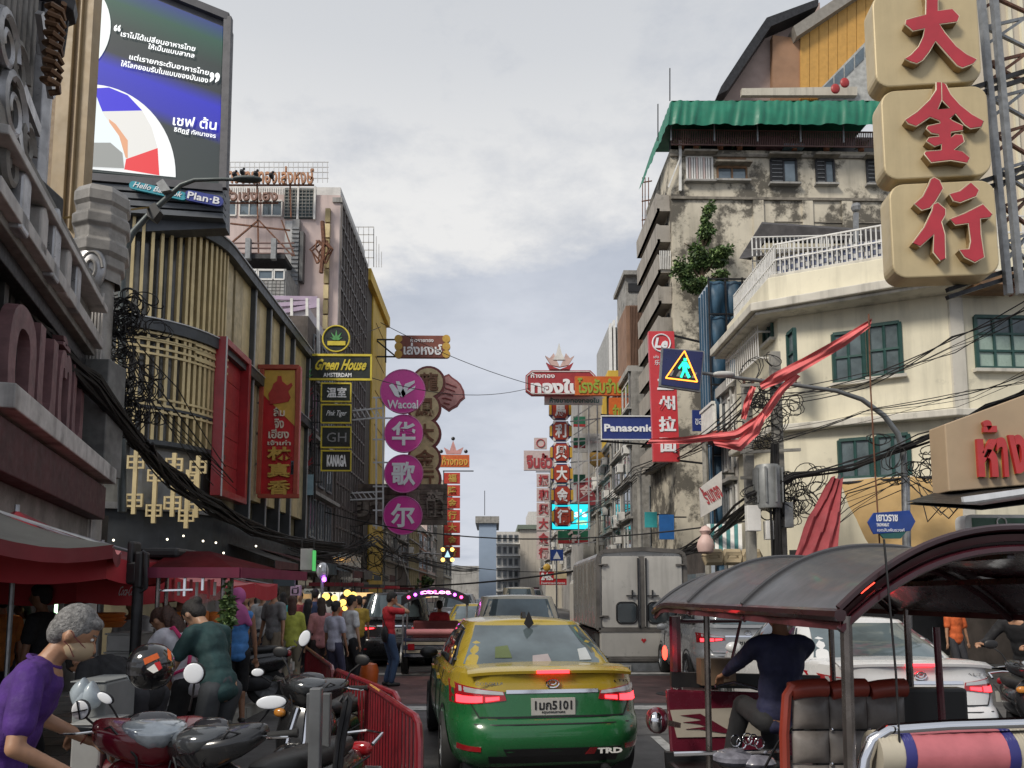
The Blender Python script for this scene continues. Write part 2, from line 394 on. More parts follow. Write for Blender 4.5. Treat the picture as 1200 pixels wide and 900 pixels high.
# corrugated dark panel with vertical ribs between cornice and ledge
pw=(uE-uA)/26
for i in range(26):
 mb=MB();F1.box(mb,uA+pw*i+.02,vL+.14,uA+pw*(i+1)-.02,vC-.42,-.33,-.2+.05*(i%3));part('facade_panel',mb,[DKPANEL,M('brown_panel',(.06,.045,.035),.6,var=.4,sc=2,streak=.3)][i%4==1],b1)
# big old neon letters on the dark panel
nl=thing('shop_name_letters','row of large faded pink neon shop letters on the dark ornate shophouse front','sign',F1.px(50,470,.1))
LET=M('faded_pink_letter',(.17,.085,.09),.55,var=.25,sc=4,streak=.3)
for ch,x0,x1,y0,y1 in(('ด',-14,22,352,500),('น',24,48,385,508),('ต',50,66,408,520),('้',56,66,395,408),('น',68,82,430,530)):
 o=ptext(ch,F1,x0,y0,x1,y1,.05,LET,nl,depth=.14,bold=.02,name='lettering')
# dark blocks hanging under each letter
for x,y in((6,472),(22,482),(40,500),(58,512),(75,525)):
 u,v=fv(x,y,0);mb=MB();F1.box(mb,u-.1,v-.28,u+.12,v+.1,-.1,.25);part('letter_bracket',mb,BLACK,nl)
# upper front: scroll brackets, ribs and carved pieces above the cornice
for i in range(9):
 u0=uA+(uT-uA)*i/9;mb=MB();F1.box(mb,u0,vC+.95,u0+.12,vC+4.4,-.33,.06);part('pilaster_rib',mb,STONE,b1,bevel=.02)
for k in range(5):
 hbox(vC+1.3+k*.62,vC+1.42+k*.62,-.33,-.02+.05*(k%2),STONE if k%2 else DKPANEL,'panel_moulding',ub=uT)
def scroll(px,py,r,turns=1.6,w=.1,mat=STONE,thick=.07):
 c=F1.uv(px,py,w);mb=MB();pts=[]
 for i in range(26):
  a=i/25*turns*2*math.pi;rr=r*(1-.8*i/25);pts.append(F1.pt(c[0]+rr*math.cos(a),c[1]+rr*math.sin(a),w))
 mb.tube(pts,thick,6,rs=[thick*(1-.5*i/25)for i in range(26)]);return mb
for px,py,r in((14,128,.42),(20,80,.3),(6,50,.35),(30,170,.25),(12,195,.3)):
 part('carved_scroll',scroll(px,py,r,w=.2),SILV if r>.33 else STONE,b1)
# coiled bronze ornament
c=F1.px(11,45,.45);mb=MB();pts=[c+Vector((.09*math.cos(a*1.2),.09*math.sin(a*1.2),.55-a*.022))for a in range(0,50)]
mb.tube(pts,.035,6);part('bronze_coil',mb,M('bronze',(.16,.09,.05),.5,.6,var=.3),b1)
# hanging swag of carved ribbons (diagonal pale strips)
for(xa,ya,xb,yb)in((0,95,22,150),(24,10,40,110),(0,185,28,235),(-5,150,12,215)):
 mb=MB();mb.bar(F1.px(xa,ya,.2),F1.px(xb,yb,.2),.07,.16);part('carved_strip',mb,SILV,b1)
# end column with octagonal capital and round medallion
PC=M('grey_column_plaster',(.27,.255,.235),.36,var=.2,sc=3,streak=.35,dirt=.3,bump=.15)
yc=13.2
def colpt(px,py):return P(px,py,yc)
cx=P(112,400,yc).x;s_=yc/900
def zz(py):return P(112,py,yc).z
colm=thing('corner_column','grey round corner column with stacked octagonal capital and swirl medallion','column',(cx,yc,.13))
w_=17*s_
mb=MB();mb.lathe([(w_*1.25,.13),(w_*1.25,.7),(w_,.8),(w_,zz(310))],(cx,yc,0),16);part('shaft',mb,PC,colm)
prof=[(25,334),(25,322),(29,318),(29,308),(33,303),(33,292),(29,288),(29,276),(33,272),(33,262),(29,258),(29,250),(32,246),(32,236),(27,228),(5,226)]
mb=MB();mb.lathe([(a*s_,zz(b))for a,b in prof],(cx,yc,0),8);mb.sm=[False]*len(mb.sm);part('capital',mb,PC,colm,bevel=.015)
mb=MB();mb.ball((P(106,314,yc-.33)),.27,.14,.42,18);part('medallion',mb,SILV,colm)
mb=MB();c=P(107,314,yc-.42);mb.tube([c+Vector((.2*(1-i/30)*math.cos(i*.42),-.02-.002*i,.32*(1-i/30)*math.sin(i*.42)))for i in range(28)],.025,6);part('medallion_swirl',mb,PC,colm)
mb=MB()
for i in range(9):mb.bar((cx-w_*.9+i*w_*.225,yc-w_*1.02,zz(640)),(cx-w_*.9+i*w_*.225,yc-w_*1.02,zz(350)),.025)
part('fluting',mb,STONEL,colm)
mb=MB();mb.box(P(84,500,12.7).x,12.7,P(84,555,12.7).z,P(124,500,12.7).x,13.3,P(84,420,12.7).z);part('plinth_block',mb,M('corrugated_grey',(.16,.16,.155),.7,var=.3,streak=.4),colm,bevel=.02)
# tan pilaster rising past the top of the frame
tp=thing('tan_pilaster','tall tan clad pilaster with vertical grooves behind the silver lantern','pilaster',P(74,690,14.6))
Ft=FY(14.6)
mb=MB();Ft.pbox(mb,52,-60,93,650,-.3,0);part('core',mb,TANP,tp)
for x0,x1,w,m in((53,60,.06,TANP),(61,68,.03,TAND),(69,85,.09,TANP),(86,90,.02,TAND),(91,93,.07,TANP)):
 mb=MB();Ft.pbox(mb,x0,-60,x1,270,.002,w);part('cladding_strip',mb,m,tp,bevel=.01)
# silver lantern column at the top left corner
yl=9.8;sl=yl/900;lc=P(49,100,yl).x
ln=thing('lantern_column','silver octagonal lantern on a faceted column of the ornate front','lantern',(lc,yl,P(49,240,yl).z))
def zl(py):return P(49,py,yl).z
mb=MB();mb.lathe([(16*sl,zl(238)),(14*sl,zl(232)),(14*sl,zl(70)),(9*sl,zl(66))],(lc-.02,yl,0),8);mb.sm=[False]*len(mb.sm);part('column_shaft',mb,SILV,ln,bevel=.012)
mb=MB();mb.lathe([(3*sl,zl(78)),(14*sl,zl(72)),(20*sl,zl(58)),(23*sl,zl(22)),(23*sl,zl(16))],(lc,yl,0),8);mb.sm=[False]*len(mb.sm);part('lantern_body',mb,SILV,ln,bevel=.012)
mb=MB();mb.lathe([(23*sl,zl(16)),(33*sl,zl(12)),(35*sl,zl(0)),(30*sl,zl(-6)),(22*sl,zl(-14)),(2*sl,zl(-30))],(lc,yl,0),8);mb.sm=[False]*len(mb.sm);part('lantern_cap',mb,DARK,ln,bevel=.012)
mb=MB()
for a in range(8):
 A=R(22.5+45*a);mb.bar((lc+23*sl*math.cos(A),yl+23*sl*math.sin(A),zl(18)),(lc+20*sl*math.cos(A),yl+20*sl*math.sin(A),zl(60)),.03)
part('lantern_rib',mb,DARK,ln)
mb=MB();mb.tube([P(16,0,yl),P(22,40,yl),P(34,90,yl),P(36,115,yl),P(30,130,yl)],.06,8);part('lantern_arm',mb,SILV,ln)
mb=MB();mb.box(P(20,215,yl).x,yl-.4,zl(262),P(56,215,yl).x,yl+.4,zl(215))
part('base_moulding',mb,DARK,ln,bevel=.03)
# LED billboard on the roof behind
Fb=Fr(P(178,100,19.6),(1,.10))
bb=thing('led_billboard','large lit screen with Thai quotation and white circles above the gold slatted building','billboard',Fb.px(178,300))
SCR=E('screen_dark',(.05,.07,.08),.55)
def screen_print():
 nt=SCR.node_tree;g=nt.nodes.new('ShaderNodeNewGeometry');sp_=nt.nodes.new('ShaderNodeSeparateXYZ');nt.links.new(g.outputs['Position'],sp_.inputs[0]);mr=nt.nodes.new('ShaderNodeMapRange')
 a=nt.nodes.new('ShaderNodeMath');a.operation='MULTIPLY_ADD';a.inputs[1].default_value=.33;nt.links.new(sp_.outputs[0],a.inputs[0]);nt.links.new(sp_.outputs[2],a.inputs[2])
 lo,hi=Fb.px(256,212),Fb.px(256,22);mr.inputs[1].default_value=lo.z+.33*lo.x;mr.inputs[2].default_value=hi.z+.33*hi.x;nt.links.new(a.outputs[0],mr.inputs[0])
 r=nt.nodes.new('ShaderNodeValToRGB');nt.links.new(mr.outputs[0],r.inputs[0]);e=r.color_ramp.elements;e[0].position=0;e[0].color=(.018,.028,.028,1);e[1].position=1;e[1].color=(.01,.02,.30,1)
 for p_,c_ in((.22,(.015,.025,.03)),(.30,(.01,.008,.5)),(.45,(.01,.008,.62)),(.54,(.012,.016,.025)),(.70,(.012,.025,.022)),(.86,(.008,.085,.05))):q_=e.new(p_);q_.color=(*c_,1)
 nt.links.new(r.outputs[0],nt.nodes['Principled BSDF'].inputs['Emission Color'])
mb=MB();Fb.poly(mb,[(60,-62),(268,22),(262,222),(60,205)],-.6,-.05);part('cabinet',mb,M('cabinet_grey',(.1,.1,.11),.5,var=.15),bb,bevel=.03)
mb=MB();Fb.poly(mb,[(60,-50),(261,31),(256,216),(60,196)],-.05,.0);part('screen',mb,SCR,bb);screen_print()
def scrp(name,pts,col,w,es=1.0):
 mb=MB();Fb.poly(mb,pts,w-.003,w);return part(name,mb,E('led_%s'%name,col,es*.62),bb)
# colour fields (printed light on the screen)
scrp('white_disc',[(60,-20)]+[(60+70*math.cos(a),30+66*math.sin(a))for a in[R(x)for x in range(-70,71,6)]]+[(60,96)],(.82,.87,.85),.014)
scrp('pale_ring',[(60,100)]+[(104+102*math.cos(a),205+106*math.sin(a))for a in[R(x)for x in range(-100,1,5)]]+[(206,208),(60,194)],(.85,.87,.87),.014)
scrp('flag_blue',[(110,104),(128,103),(150,112),(167,130),(120,131)],(.03,.02,.6),.018)
scrp('flag_white',[(120,131),(167,130),(178,150),(185,174),(148,187),(125,150)],(.72,.71,.68),.018)
scrp('flag_red',[(148,187),(185,174),(187,206),(146,199)],(.72,.04,.05),.022)
scrp('shirt',[(60,96),(96,98),(110,106),(122,135),(140,160),(148,187),(140,192),(60,190)],(.74,.82,.84),.026)
scrp('shirt_fold',[(96,120),(104,118),(102,150),(96,165)],(.6,.68,.72),.030)
scrp('hand',[(128,140),(136,146),(150,165),(150,186),(144,184),(130,155)],(.7,.35,.2),.022)
scrp('dark_trousers',[(60,166),(100,168),(130,168),(144,180),(146,198),(60,194)],(.28,.29,.28),.034)
WT=E('led_white',(.95,.97,.97),.8)
for t,x0,y0,x1,y1,ya in(('เราไม่ได้เปลี่ยนอาหารไทย',146,35,229,60,0),('ให้เป็นแบบสากล',174,49,228,68,0),('แต่เรายกระดับอาหารไทย',152,62,245,88,0),('ให้โลกยอมรับในแบบของมันเอง',142,68,244,95,0),('เชฟ ต้น',203,133,254,153,0),('ธิติฏฐ์ ทัศนาขจร',204,147,253,162,0)):
 pass
for t,x0,y0,x1,y1,h in(('เราไม่ได้เปลี่ยนอาหารไทย',142,39,229,57,8),('ให้เป็นแบบสากล',174,54,228,65,7.5),('แต่เรายกระดับอาหารไทย',152,66,245,85,8),('ให้โลกยอมรับในแบบของมันเอง',142,74,244,94,8),('เชฟ ต้น',203,140,254,146,15),('ธิติฏฐ์ ทัศนาขจร',204,152,253,160,7.5)):
 a=Fb.uv(x0,y0,.03);b=Fb.uv(x1,y1,.03);L_=math.hypot(b[0]-a[0],b[1]-a[1]);hh=h*19.6/900
 cu,cv=(a[0]+b[0])/2,(a[1]+b[1])/2
 text(t,Fb,cu-L_/2,cv-hh/2,cu+L_/2,cv+hh/2,.036,WT,bb,depth=.004,bold=.012,rot=math.atan2(b[1]-a[1],b[0]-a[0]))
for t,x0,y0,x1,y1 in(('“',134,30,142,38),('”',246,86,258,98)):ptext(t,Fb,x0,y0,x1,y1,.036,WT,bb,depth=.004,bold=.03)
ptext('d',Fb,89,128,98,143,.036,E('led_ink',(.25,.25,.28),1),bb,depth=.004)
# frame rails
for a,b in(((60,-62),(268,22)),((268,22),(262,222)),((262,222),(60,205))):
 mb=MB();mb.bar(Fb.px(*a,.03),Fb.px(*b,.03),.16,.2,up=(0,0,1));part('frame_rail',mb,M('billboard_frame',(.075,.075,.085),.5,.2),bb)
# louvred base under the screen
for k in range(5):
 mb=MB();mb.bar(Fb.px(60,205+k*9,-.1),Fb.px(262,222+k*8,-.1),.3,.14);part('louvre',mb,M('louvre_grey',(.09,.1,.115),.5,.2),bb)
mb=MB();Fb.poly(mb,[(60,196),(262,215),(262,262),(60,270)],-.7,-.25);part('base_panel',mb,M('louvre_grey',(.09,.1,.115),.5,.2),bb)
# name plates fixed under the screen
pl=thing('screen_name_plate','small teal and blue name plates reading Hello Bangkok and Plan B','sign',Fb.px(205,225))
TEAL=M('teal_plate',(.03,.33,.42),.4,var=.05);NAVY=M('navy_plate',(.03,.05,.28),.4,var=.05);WP=M('white_letter',(.85,.86,.88),.4,var=0)
def tilt_plate(x0,y0,x1,y1,h,mat,name,txt,tm,th,r=.16,b=.01,sh=0.0):
 A=Fb.uv(x0,y0,.25);B=Fb.uv(x1,y1,.25);L_=math.hypot(B[0]-A[0],B[1]-A[1]);an=math.atan2(B[1]-A[1],B[0]-A[0]);hh=h*19.6/900
 pts=[(A[0]+p*math.cos(an)-q*math.sin(an),A[1]+p*math.sin(an)+q*math.cos(an))for p,q in rrect(0,-hh/2,L_,hh/2,hh*.45)]
 mb=MB();Fb.upoly(mb,pts,.15,.22);part(name,mb,mat,pl)
 cu,cv=(A[0]+B[0])/2,(A[1]+B[1])/2;t2=th*19.6/900
 text(txt,Fb,cu-L_*.42,cv-t2/2,cu+L_*.42,cv+t2/2,.225,tm,pl,depth=.01,bold=b,rot=an,shear=sh)
tilt_plate(151,215,218,230,10,TEAL,'teal_plate','Hello Bangkok',WP,9,sh=.3)
tilt_plate(216,227,261,236,13,NAVY,'navy_plate','Plan·B',WP,9,b=.02)
# gold slatted corner building
GOLD=M('gold_slat_paint',(.62,.50,.27),.45,.25,var=.12,sc=2,streak=.12)
GOLDB=M('gold_backing',(.24,.20,.12),.6,var=.2,sc=1,streak=.3)
BANDM=M('charcoal_band',(.055,.06,.065),.45,.2,var=.2,sc=2,streak=.2)
BRT=M('band_edge_strip',(.5,.5,.5),.4,.3)
REDB=M('red_portal_paint',(.32,.018,.022),.4,var=.15,sc=2,coat=.2)
gb=thing('gold_slatted_building','curved corner building wrapped in gold vertical slats and charcoal bands','building',(-9,22,.13))
# plan outline: frontal part at Y=Yf from far left, quarter curve to X=XL, then along the street
Yf,rc=19.6,2.6
def plan(s_arc,off=0.0):
 """s_arc: metres along the outline; 0 at px~150 front"""
 x0=P(146,400,Yf).x;straight=(XL-rc)-x0;arc=rc*math.pi/2
 if s_arc<=straight:return Vector((x0+s_arc,Yf-off,0)),Vector((0,-1,0))
 s2=s_arc-straight
 if s2<=arc:
  a=s2/rc;n=Vector((math.sin(a),-math.cos(a),0));return Vector((XL-rc,Yf+rc,0))+n*(rc+off),n
 return Vector((XL+off,Yf+rc+s2-arc,0)),Vector((1,0,0))
X0f=P(146,400,Yf).x;straight=(XL-rc)-X0f;arcL=rc*math.pi/2
Ltot=straight+arcL+(32.0-Yf-rc)
def topz(k):return{3:PX(300,330,XL).z}.get(k)
zA=PX(262,268,XL+.3).z
z_band2=PX(262,395,XL+.3).z
def ribbon(z0,z1,off0,off1,mat,name,s0=-2.2,s1=None,step=.35,prt=None,w=None):
 s1=Ltot if s1 is None else s1;n=max(2,int((s1-s0)/step));mb=MB()
 o_,i_=[],[]
 for i in range(n+1):
  s=s0+(s1-s0)*i/n;p,nn=plan(s,off1);q,_=plan(s,off0);o_.append(p);i_.append(q)
 vs=[Vector((p.x,p.y,z))for z in(z0,z1)for p in o_]+[Vector((p.x,p.y,z))for z in(z0,z1)for p in i_];m=n+1
 fs=[]
 for i in range(n):
  fs+=[(i,i+1,m+i+1,m+i),(2*m+i+1,2*m+i,3*m+i,3*m+i+1),(m+i,m+i+1,3*m+i+1,3*m+i),(i+1,i,2*m+i,2*m+i+1)]
 fs+=[(0,m,3*m,2*m),(n,2*m+n,3*m+n,m+n)]
 mb.add(vs,fs);return part(name,mb,mat,prt or gb)
ribbon(.13,zA-.1,-.9,-.35,GOLDB,'inner_wall')
mb=MB();mb.box(X0f-6,Yf+1.2,.13,XL-1.2,32,zA-.3);part('core',mb,GOLDB,gb)
GW=M('dim_shopfront_glass',(.16,.16,.15),.15,0,var=.5,sc=.8,coat=.3)
ribbon(z_band2+.1,zA-.4,-.34,-.3,GW,'glazing',s0=-2,s1=straight+arcL)
z3=PX(247,500,XL).z
ribbon(z3-2.6,z_band2-.3,-.34,-.3,GW,'glazing',s0=-2,s1=straight+arcL)
ribbon(zA-.32,zA,-.5,.22,BANDM,'roof_band');ribbon(zA,zA+.04,-.1,.26,BRT,'band_edge')
ribbon(z_band2-.3,z_band2,-.5,.22,BANDM,'floor_band');ribbon(z_band2,z_band2+.03,-.1,.25,BRT,'band_edge')
zB3=PX(247,490,XL).z;zB4=PX(247,530,XL).z;zB5=P(190,592,Yf).z
ribbon(zB3-.06,zB3+.06,-.4,.12,BANDM,'slat_rail',s1=straight+arcL+.1)
ribbon(zB4-.06,zB4+.06,-.4,.12,BANDM,'slat_rail',s1=straight+arcL+.1)
ribbon(zB5-.12,zB5+.05,-.4,.5,M('grey_canopy_edge',(.2,.2,.2),.5,.3,var=.2),'canopy_edge',s1=straight+arcL+.1)
ribbon(zB5-1.3,zB5-.12,-.6,.35,BANDM,'canopy_fascia',s0=-3,s1=Ltot)
def slat_mesh(h,w=.075,d=.16):
 m_=MB();m_.box(-w/2,-d/2,0,w/2,d/2,h);return m_.mesh('slat',GOLD)
def slats(z0,z1,s0,s1,step,w=.075,off=.02,d=.16):
 me=slat_mesh(z1-z0,w,d);s=s0
 while s<s1:
  p,n=plan(s,off);inst('slat',me,gb,(p.x,p.y,z0),math.atan2(n.y,n.x)+math.pi/2);s+=step
slats(z_band2+.03,zA-.32,-.2,straight+arcL*.62,.23)
slats(z_band2+.03,zA-.32,straight+arcL*.62,straight+arcL,.2,.09)
slats(zB3+.06,z_band2-.3,-.2,straight+arcL*.62,.23)
slats(zB3+.06,z_band2-.3,straight+arcL*.62,straight+arcL,.17,.09)
slats(zB4+.06,zB3-.06,-.2,straight+arcL,.22)
# lattice rails crossing the slats
for zc,n_,ss in((z_band2-.75,2,0),(P(190,377,Yf).z,3,1),(P(190,393,Yf).z,1,1),(P(190,462,Yf).z,3,0)):
 for k in range(n_):ribbon(zc-k*.17-.03,zc-k*.17+.03,.09,.13,GOLD,'lattice_rail',s0=-.2,s1=straight+arcL*.95,step=.25)
for k in range(4):ribbon(P(235,378+k*9,Yf).z-.03,P(235,378+k*9,Yf).z+.03,.11,.15,GOLD,'lattice_rail',s0=straight+arcL*.65,s1=straight+arcL,step=.25)
# flat side front along the street: gold panels between dark posts
yv=Yf+rc
posts=[PX(px,400,XL).y for px in(252,262,296,318,333,343,352)]
posts=[yv+.05,yv+.75]+[PX(px,400,XL).y for px in(294,313,329,342)]+[32.0]
for i in range(len(posts)-1):
 a,b=posts[i]+.09,posts[i+1]-.09
 for z0,z1 in((z_band2+.03,zA-.32),(z3-1.6,z_band2-.3)):
  n=max(1,int((b-a)/.62));
  for k in range(n):
   mb=MB();mb.box(XL-.3,a+(b-a)*k/n+.01,z0,XL-.02,a+(b-a)*(k+1)/n-.01,z1);part('gold_panel',mb,GOLD if k%2 else M('gold_panel_worn',(.50,.41,.24),.5,.2,var=.2,streak=.35),gb)
for y in posts:
 if PX(262,480,XL+.32).y<y<PX(293,480,XL+.32).y:continue
 mb=MB();mb.box(XL-.3,y-.08,zB5-1,XL+.12,y+.08,zA-.3);part('post',mb,BANDM,gb)
 mb=MB();mb.box(XL+.12,y-.025,zB5,XL+.15,y+.025,zA-.3);part('post_strip',mb,BRT,gb)
# golden key-like character ornaments on the dark lower storey
def ornament(px,py,sc_):
 p=P(px,py,Yf-.25);m_=MB();t=.07
 for dz in(0,-1.35*sc_):
  for z in(0,.2,.4):m_.box(p.x-.3*sc_,p.y,p.z+dz-z*sc_,p.x+.3*sc_,p.y+.06,p.z+dz-z*sc_+t*sc_)
  for x in(-.3,-.035,.235):m_.box(p.x+x*sc_,p.y-.004,p.z+dz-.4*sc_,p.x+(x+t)*sc_,p.y+.064,p.z+dz+.07*sc_)
 m_.box(p.x-.05,p.y-.008,p.z-2.0*sc_,p.x+.05,p.y+.068,p.z+.25*sc_)
 part('gold_character_ornament',m_,GOLD,gb)
for px,py,k in((159,536,.72),(182,552,.66),(204,539,.72),(220,558,.66),(232,542,.7)):ornament(px,py,k)
# red portal frame box on the side front
rp=thing('red_portal_frame','tall red box frame projecting from the gold slatted front','facade frame',(XL+.4,24,4))
ya,yb=PX(262,480,XL+.32).y,PX(293,480,XL+.32).y;zt,zb_=PX(252,381,XL+.32).z,PX(252,578,XL+.32).z
for nm,a in(('frame_side',(XL+.02,ya,zb_,XL+.32,ya+.18,zt)),('frame_side',(XL+.02,yb-.18,zb_,XL+.32,yb,zt)),('frame_head',(XL+.02,ya+.18,zt-.2,XL+.32,yb-.18,zt)),('frame_sill',(XL+.02,ya+.18,zb_,XL+.32,yb-.18,zb_+.2))):
 mb=MB();mb.box(*a);part(nm,mb,REDB,rp,bevel=.015)
mb=MB();mb.box(XL+.33,ya-.02,zb_-.02,XL+.35,ya+.05,zt);part('frame_trim',mb,BRT,rp)
for k in range(5):
 mb=MB();h=(zt-zb_-.4)/5;mb.box(XL+.01,ya+.18,zb_+.2+h*k+.01,XL+.05,yb-.2,zb_+.2+h*(k+1)-.01);part('back_panel',mb,REDB,rp)
# LEFT: buildings beyond the gold one
PINK=M('pink_plaster',(.62,.50,.47),.8,var=.08,sc=.5,streak=.3)
PLAST=M('grey_plaster',(.36,.35,.33),.85,var=.15,sc=.6,streak=.5,dirt=.3)
CREAMF=M('far_cream_plaster',(.52,.48,.4),.85,var=.1,sc=.4,streak=.35,dirt=.25,dsc=.5)
YEL=M('yellow_plaster',(.62,.42,.06),.7,var=.12,sc=.6,streak=.25)
def win(parent,x0,y0,z0,x1,y1,z1,out,frame=None,glass=None,mull=1,t=.05):
 """a window standing on a wall plane: frame bars around panes. out: outward offset vector; spans (x0,y0)-(x1,y1) horizontally"""
 a,b=Vector((x0,y0,0)),Vector((x1,y1,0));out=Vector(out);frame=frame or DARK;glass=glass or GLASSD
 mb=MB();up=Vector((0,0,1))
 for z in(z0,z1):mb.bar(a+up*z+out*.03,b+up*z+out*.03,t*1.6,t*1.6)
 for k in range(mull+2):
  p=a.lerp(b,k/(mull+1));mb.bar(p+up*z0+out*.03,p+up*z1+out*.03,t,t*1.2)
 f=part('window',mb,frame,parent)
 g=MB();g.add([a+up*z0+out*.012,b+up*z0+out*.012,b+up*z1+out*.012,a+up*z1+out*.012],[(0,1,2,3)]);part('pane',g,glass,f)
 return f
def wbox(nm,label,cat,x0,y0,z0,x1,y1,z1,mat,group=None):
 t=thing(nm,label,cat,((x0+x1)/2,(y0+y1)/2,z0),group=group)
 mb=MB();mb.box(x0,y0,z0,x1,y1,z1);part('wall',mb,mat,t);return t
Yp=38.0
def at(px,py,Y=Yp):return P(px,py,Y)
x0,x1=at(250,300).x,XL
pk=thing('pink_apartment_building','pink rendered building with glass grid street side and rusty rooftop lettering','building',(-10,Yp+4,.13))
zt=at(330,213).z
mb=MB();mb.box(x0-8,Yp,.13,XL-.02,46,at(330,228).z);part('wall',mb,PINK,pk)
mb=MB();mb.box(x0-8,Yp+.4,at(330,228).z,XL-.1,45.9,at(330,214).z);part('upper_storey',mb,M('pale_corrugated',(.55,.54,.52),.6,.2,var=.08,streak=.2),pk)
for i in range(34):
 mb=MB();xx=at(262,220).x+i*.115;mb.box(xx,Yp+.36,at(262,228).z,xx+.05,Yp+.399,at(262,215).z);part('corrugation_rib',mb,WHITEP,pk)
for a,b in((262,286),(290,312),(316,338)):
 win(pk,at(a,0).x,Yp,at(0,250).z,at(b,0).x,Yp,at(0,232).z,(0,-1,0),WHITEP,GLASSM,1)
mb=MB();mb.box(at(341,0).x,Yp-.12,at(0,253).z,at(377,0).x,Yp-.02,at(0,218).z);chk=part('lattice_window_panel',mb,M('teal_dark',(.05,.075,.08),.5),pk)
mb=MB()
for i in range(9):
 X=at(342,0).x+i*.18;mb.bar((X,Yp-.15,at(0,252).z),(X,Yp-.15,at(0,219).z),.025)
for i in range(9):
 Z=at(0,252).z+i*.18;mb.bar((at(342,0).x,Yp-.16,Z),(at(377,0).x,Yp-.16,Z),.025)
part('lattice',mb,PLAST,pk,kind='stuff')
for px in(357,376):mb=MB();mb.box(at(px,0).x-.05,Yp-.2,at(0,255).z,at(px,0).x+.05,Yp-.1,at(0,216).z);part('mullion',mb,WHITEP,pk)
# corrugated shaft of grey louvres, and its darker neighbour
for a,b,c,d,col in((345,353,260,420,(.42,.42,.42)),(353,361,258,420,(.25,.25,.25)),(362,366,272,330,(.12,.12,.12))):
 mb=MB();mb.box(at(a,0).x,Yp-.45,at(0,d).z,at(b,0).x,Yp-.02,at(0,c).z);part('service_shaft',mb,M('shaft_%d'%a,col,.6,.2,streak=.3),pk)
for k in range(30):
 mb=MB();Z=at(0,270+k*5).z;mb.box(at(353,0).x,Yp-.5,Z,at(361,0).x,Yp-.451,Z+.1);part('louvre_slat',mb,GREYM,pk)
for a,b in((362,372),):
 mb=MB();c=at(377,293,Yp-.6)
 for i in range(9):mb.tube([c+Vector((.28*math.sin(i*.7),0,.5)),c+Vector((.6*math.sin(i*.8+1),-.2*math.cos(i),0)),c+Vector((.25*math.sin(i*1.3),0,-.7))],.045,5)
 mb.tube([c+Vector((0,0,1.5)),c+Vector((.1,0,.4)),c+Vector((0,0,-1.2))],.11,6)
 solo('hanging_ironwork','rusty hooked ironwork hanging on the pink wall beside the grey louvre shaft','ironwork',mb,RUST)
for k in range(8):
 mb=MB();mb.box(at(388.5,0).x,Yp-.2,at(0,242+k*18+16).z,at(394,0).x,Yp-.02,at(0,242+k*18).z);part('gold_edge_tile',mb,GOLD if k%2 else M('aged_brass',(.3,.24,.12),.5,.3),pk)
# deck with railings in front of the pink wall
mb=MB();mb.box(at(262,0,36.5).x,36.2,at(0,303,36.5).z,at(345,0,36.5).x,Yp-.02,at(0,298,36.5).z);part('deck',mb,DARK,pk)
for py in(285,291,297):
 mb=MB();mb.bar(at(270,py,36.3),at(345,py,36.3),.06);part('deck_rail',mb,M('rail_brown',(.16,.09,.08),.6),pk)
for px in(302,331):mb=MB();mb.box(at(px,0,36.2).x-.12,36.0,at(0,302,36.2).z,at(px,0,36.2).x+.12,36.25,at(0,278,36.2).z);part('deck_post',mb,GREYM,pk)
lw=wbox('grey_annex','low grey tiled annex standing in front of the pink building','building',at(270,0,35.5).x,35.5,.13,at(345,0,35.5).x,37.9,at(0,312,35.5).z,M('grey_tile_wall',(.27,.27,.26),.7,var=.2,sc=4))
for a,b in((296,312),(314,330),(332,343)):win(lw,at(a,0,35.5).x,35.5,at(0,325,35.5).z,at(b,0,35.5).x,35.5,at(0,314,35.5).z,(0,-1,0),WHITEP,GLASSM,0)
for r_ in range(6):
 for c_ in range(10):
  mb=MB();xx=at(298+c_*4.6,0,35.5).x;zz_=at(0,350-r_*4,35.5).z;mb.box(xx,35.46,zz_,xx+.16,35.499,zz_+.13);part('wall_tile',mb,M('grey_tile_%d'%((r_*3+c_)%3),[(.33,.33,.32),(.25,.25,.24),(.29,.28,.27)][(r_*3+c_)%3],.6),lw)
# white and mauve framed box
wm=thing('white_roof_structure','white and mauve panelled rooftop box above the gold slatted wall','roof structure',at(348,400,33.5))
mb=MB();mb.box(at(342,0,33.5).x,33.5,.13,XL-.5,37.9,at(0,352,33.5).z);part('wall',mb,M('mauve_white',(.6,.56,.6),.6,var=.06),wm)
for k,(a,b)in enumerate(((322,340),(324,341),(327,342))):
 mb=MB();mb.bar(at(a-6,349+k*9,33.4),at(372,350+k*4,33.4),.09,.18);part('mauve_beam',mb,M('mauve_beam',(.42,.33,.45),.5),wm)
for px in(342,360,373):mb=MB();mb.bar(at(px,420,33.4),at(px,350,33.4),.12);part('white_post',mb,WHITEP,wm)
# glass grid side of the pink building
Z0,Z1=4.0,PX(391,217,XL).z
mb=MB();mb.box(XL-.02,Yp,.13,XL+.02,46,Z1);part('glass_wall',mb,M('mottled_glass',(.30,.28,.27),.12,.2,var=.5,sc=.9,coat=.3),pk)
for k in range(17):
 z=Z0+(Z1-Z0)*k/16;mb=MB();mb.bar((XL+.06,Yp,z),(XL+.06,46,z),.07,.1);part('grid_bar',mb,M('grid_bar_brown',(.13,.11,.10),.5),pk)
for k in range(12):
 y=Yp+8*k/11;mb=MB();mb.bar((XL+.07,y,Z0),(XL+.07,y,Z1),.06,.09);part('grid_bar',mb,M('grid_bar_brown',(.13,.11,.10),.5),pk)
mb=MB();mb.box(XL-.4,Yp-.1,Z1,XL+.1,46,Z1+.25);part('coping',mb,PLAST,pk)
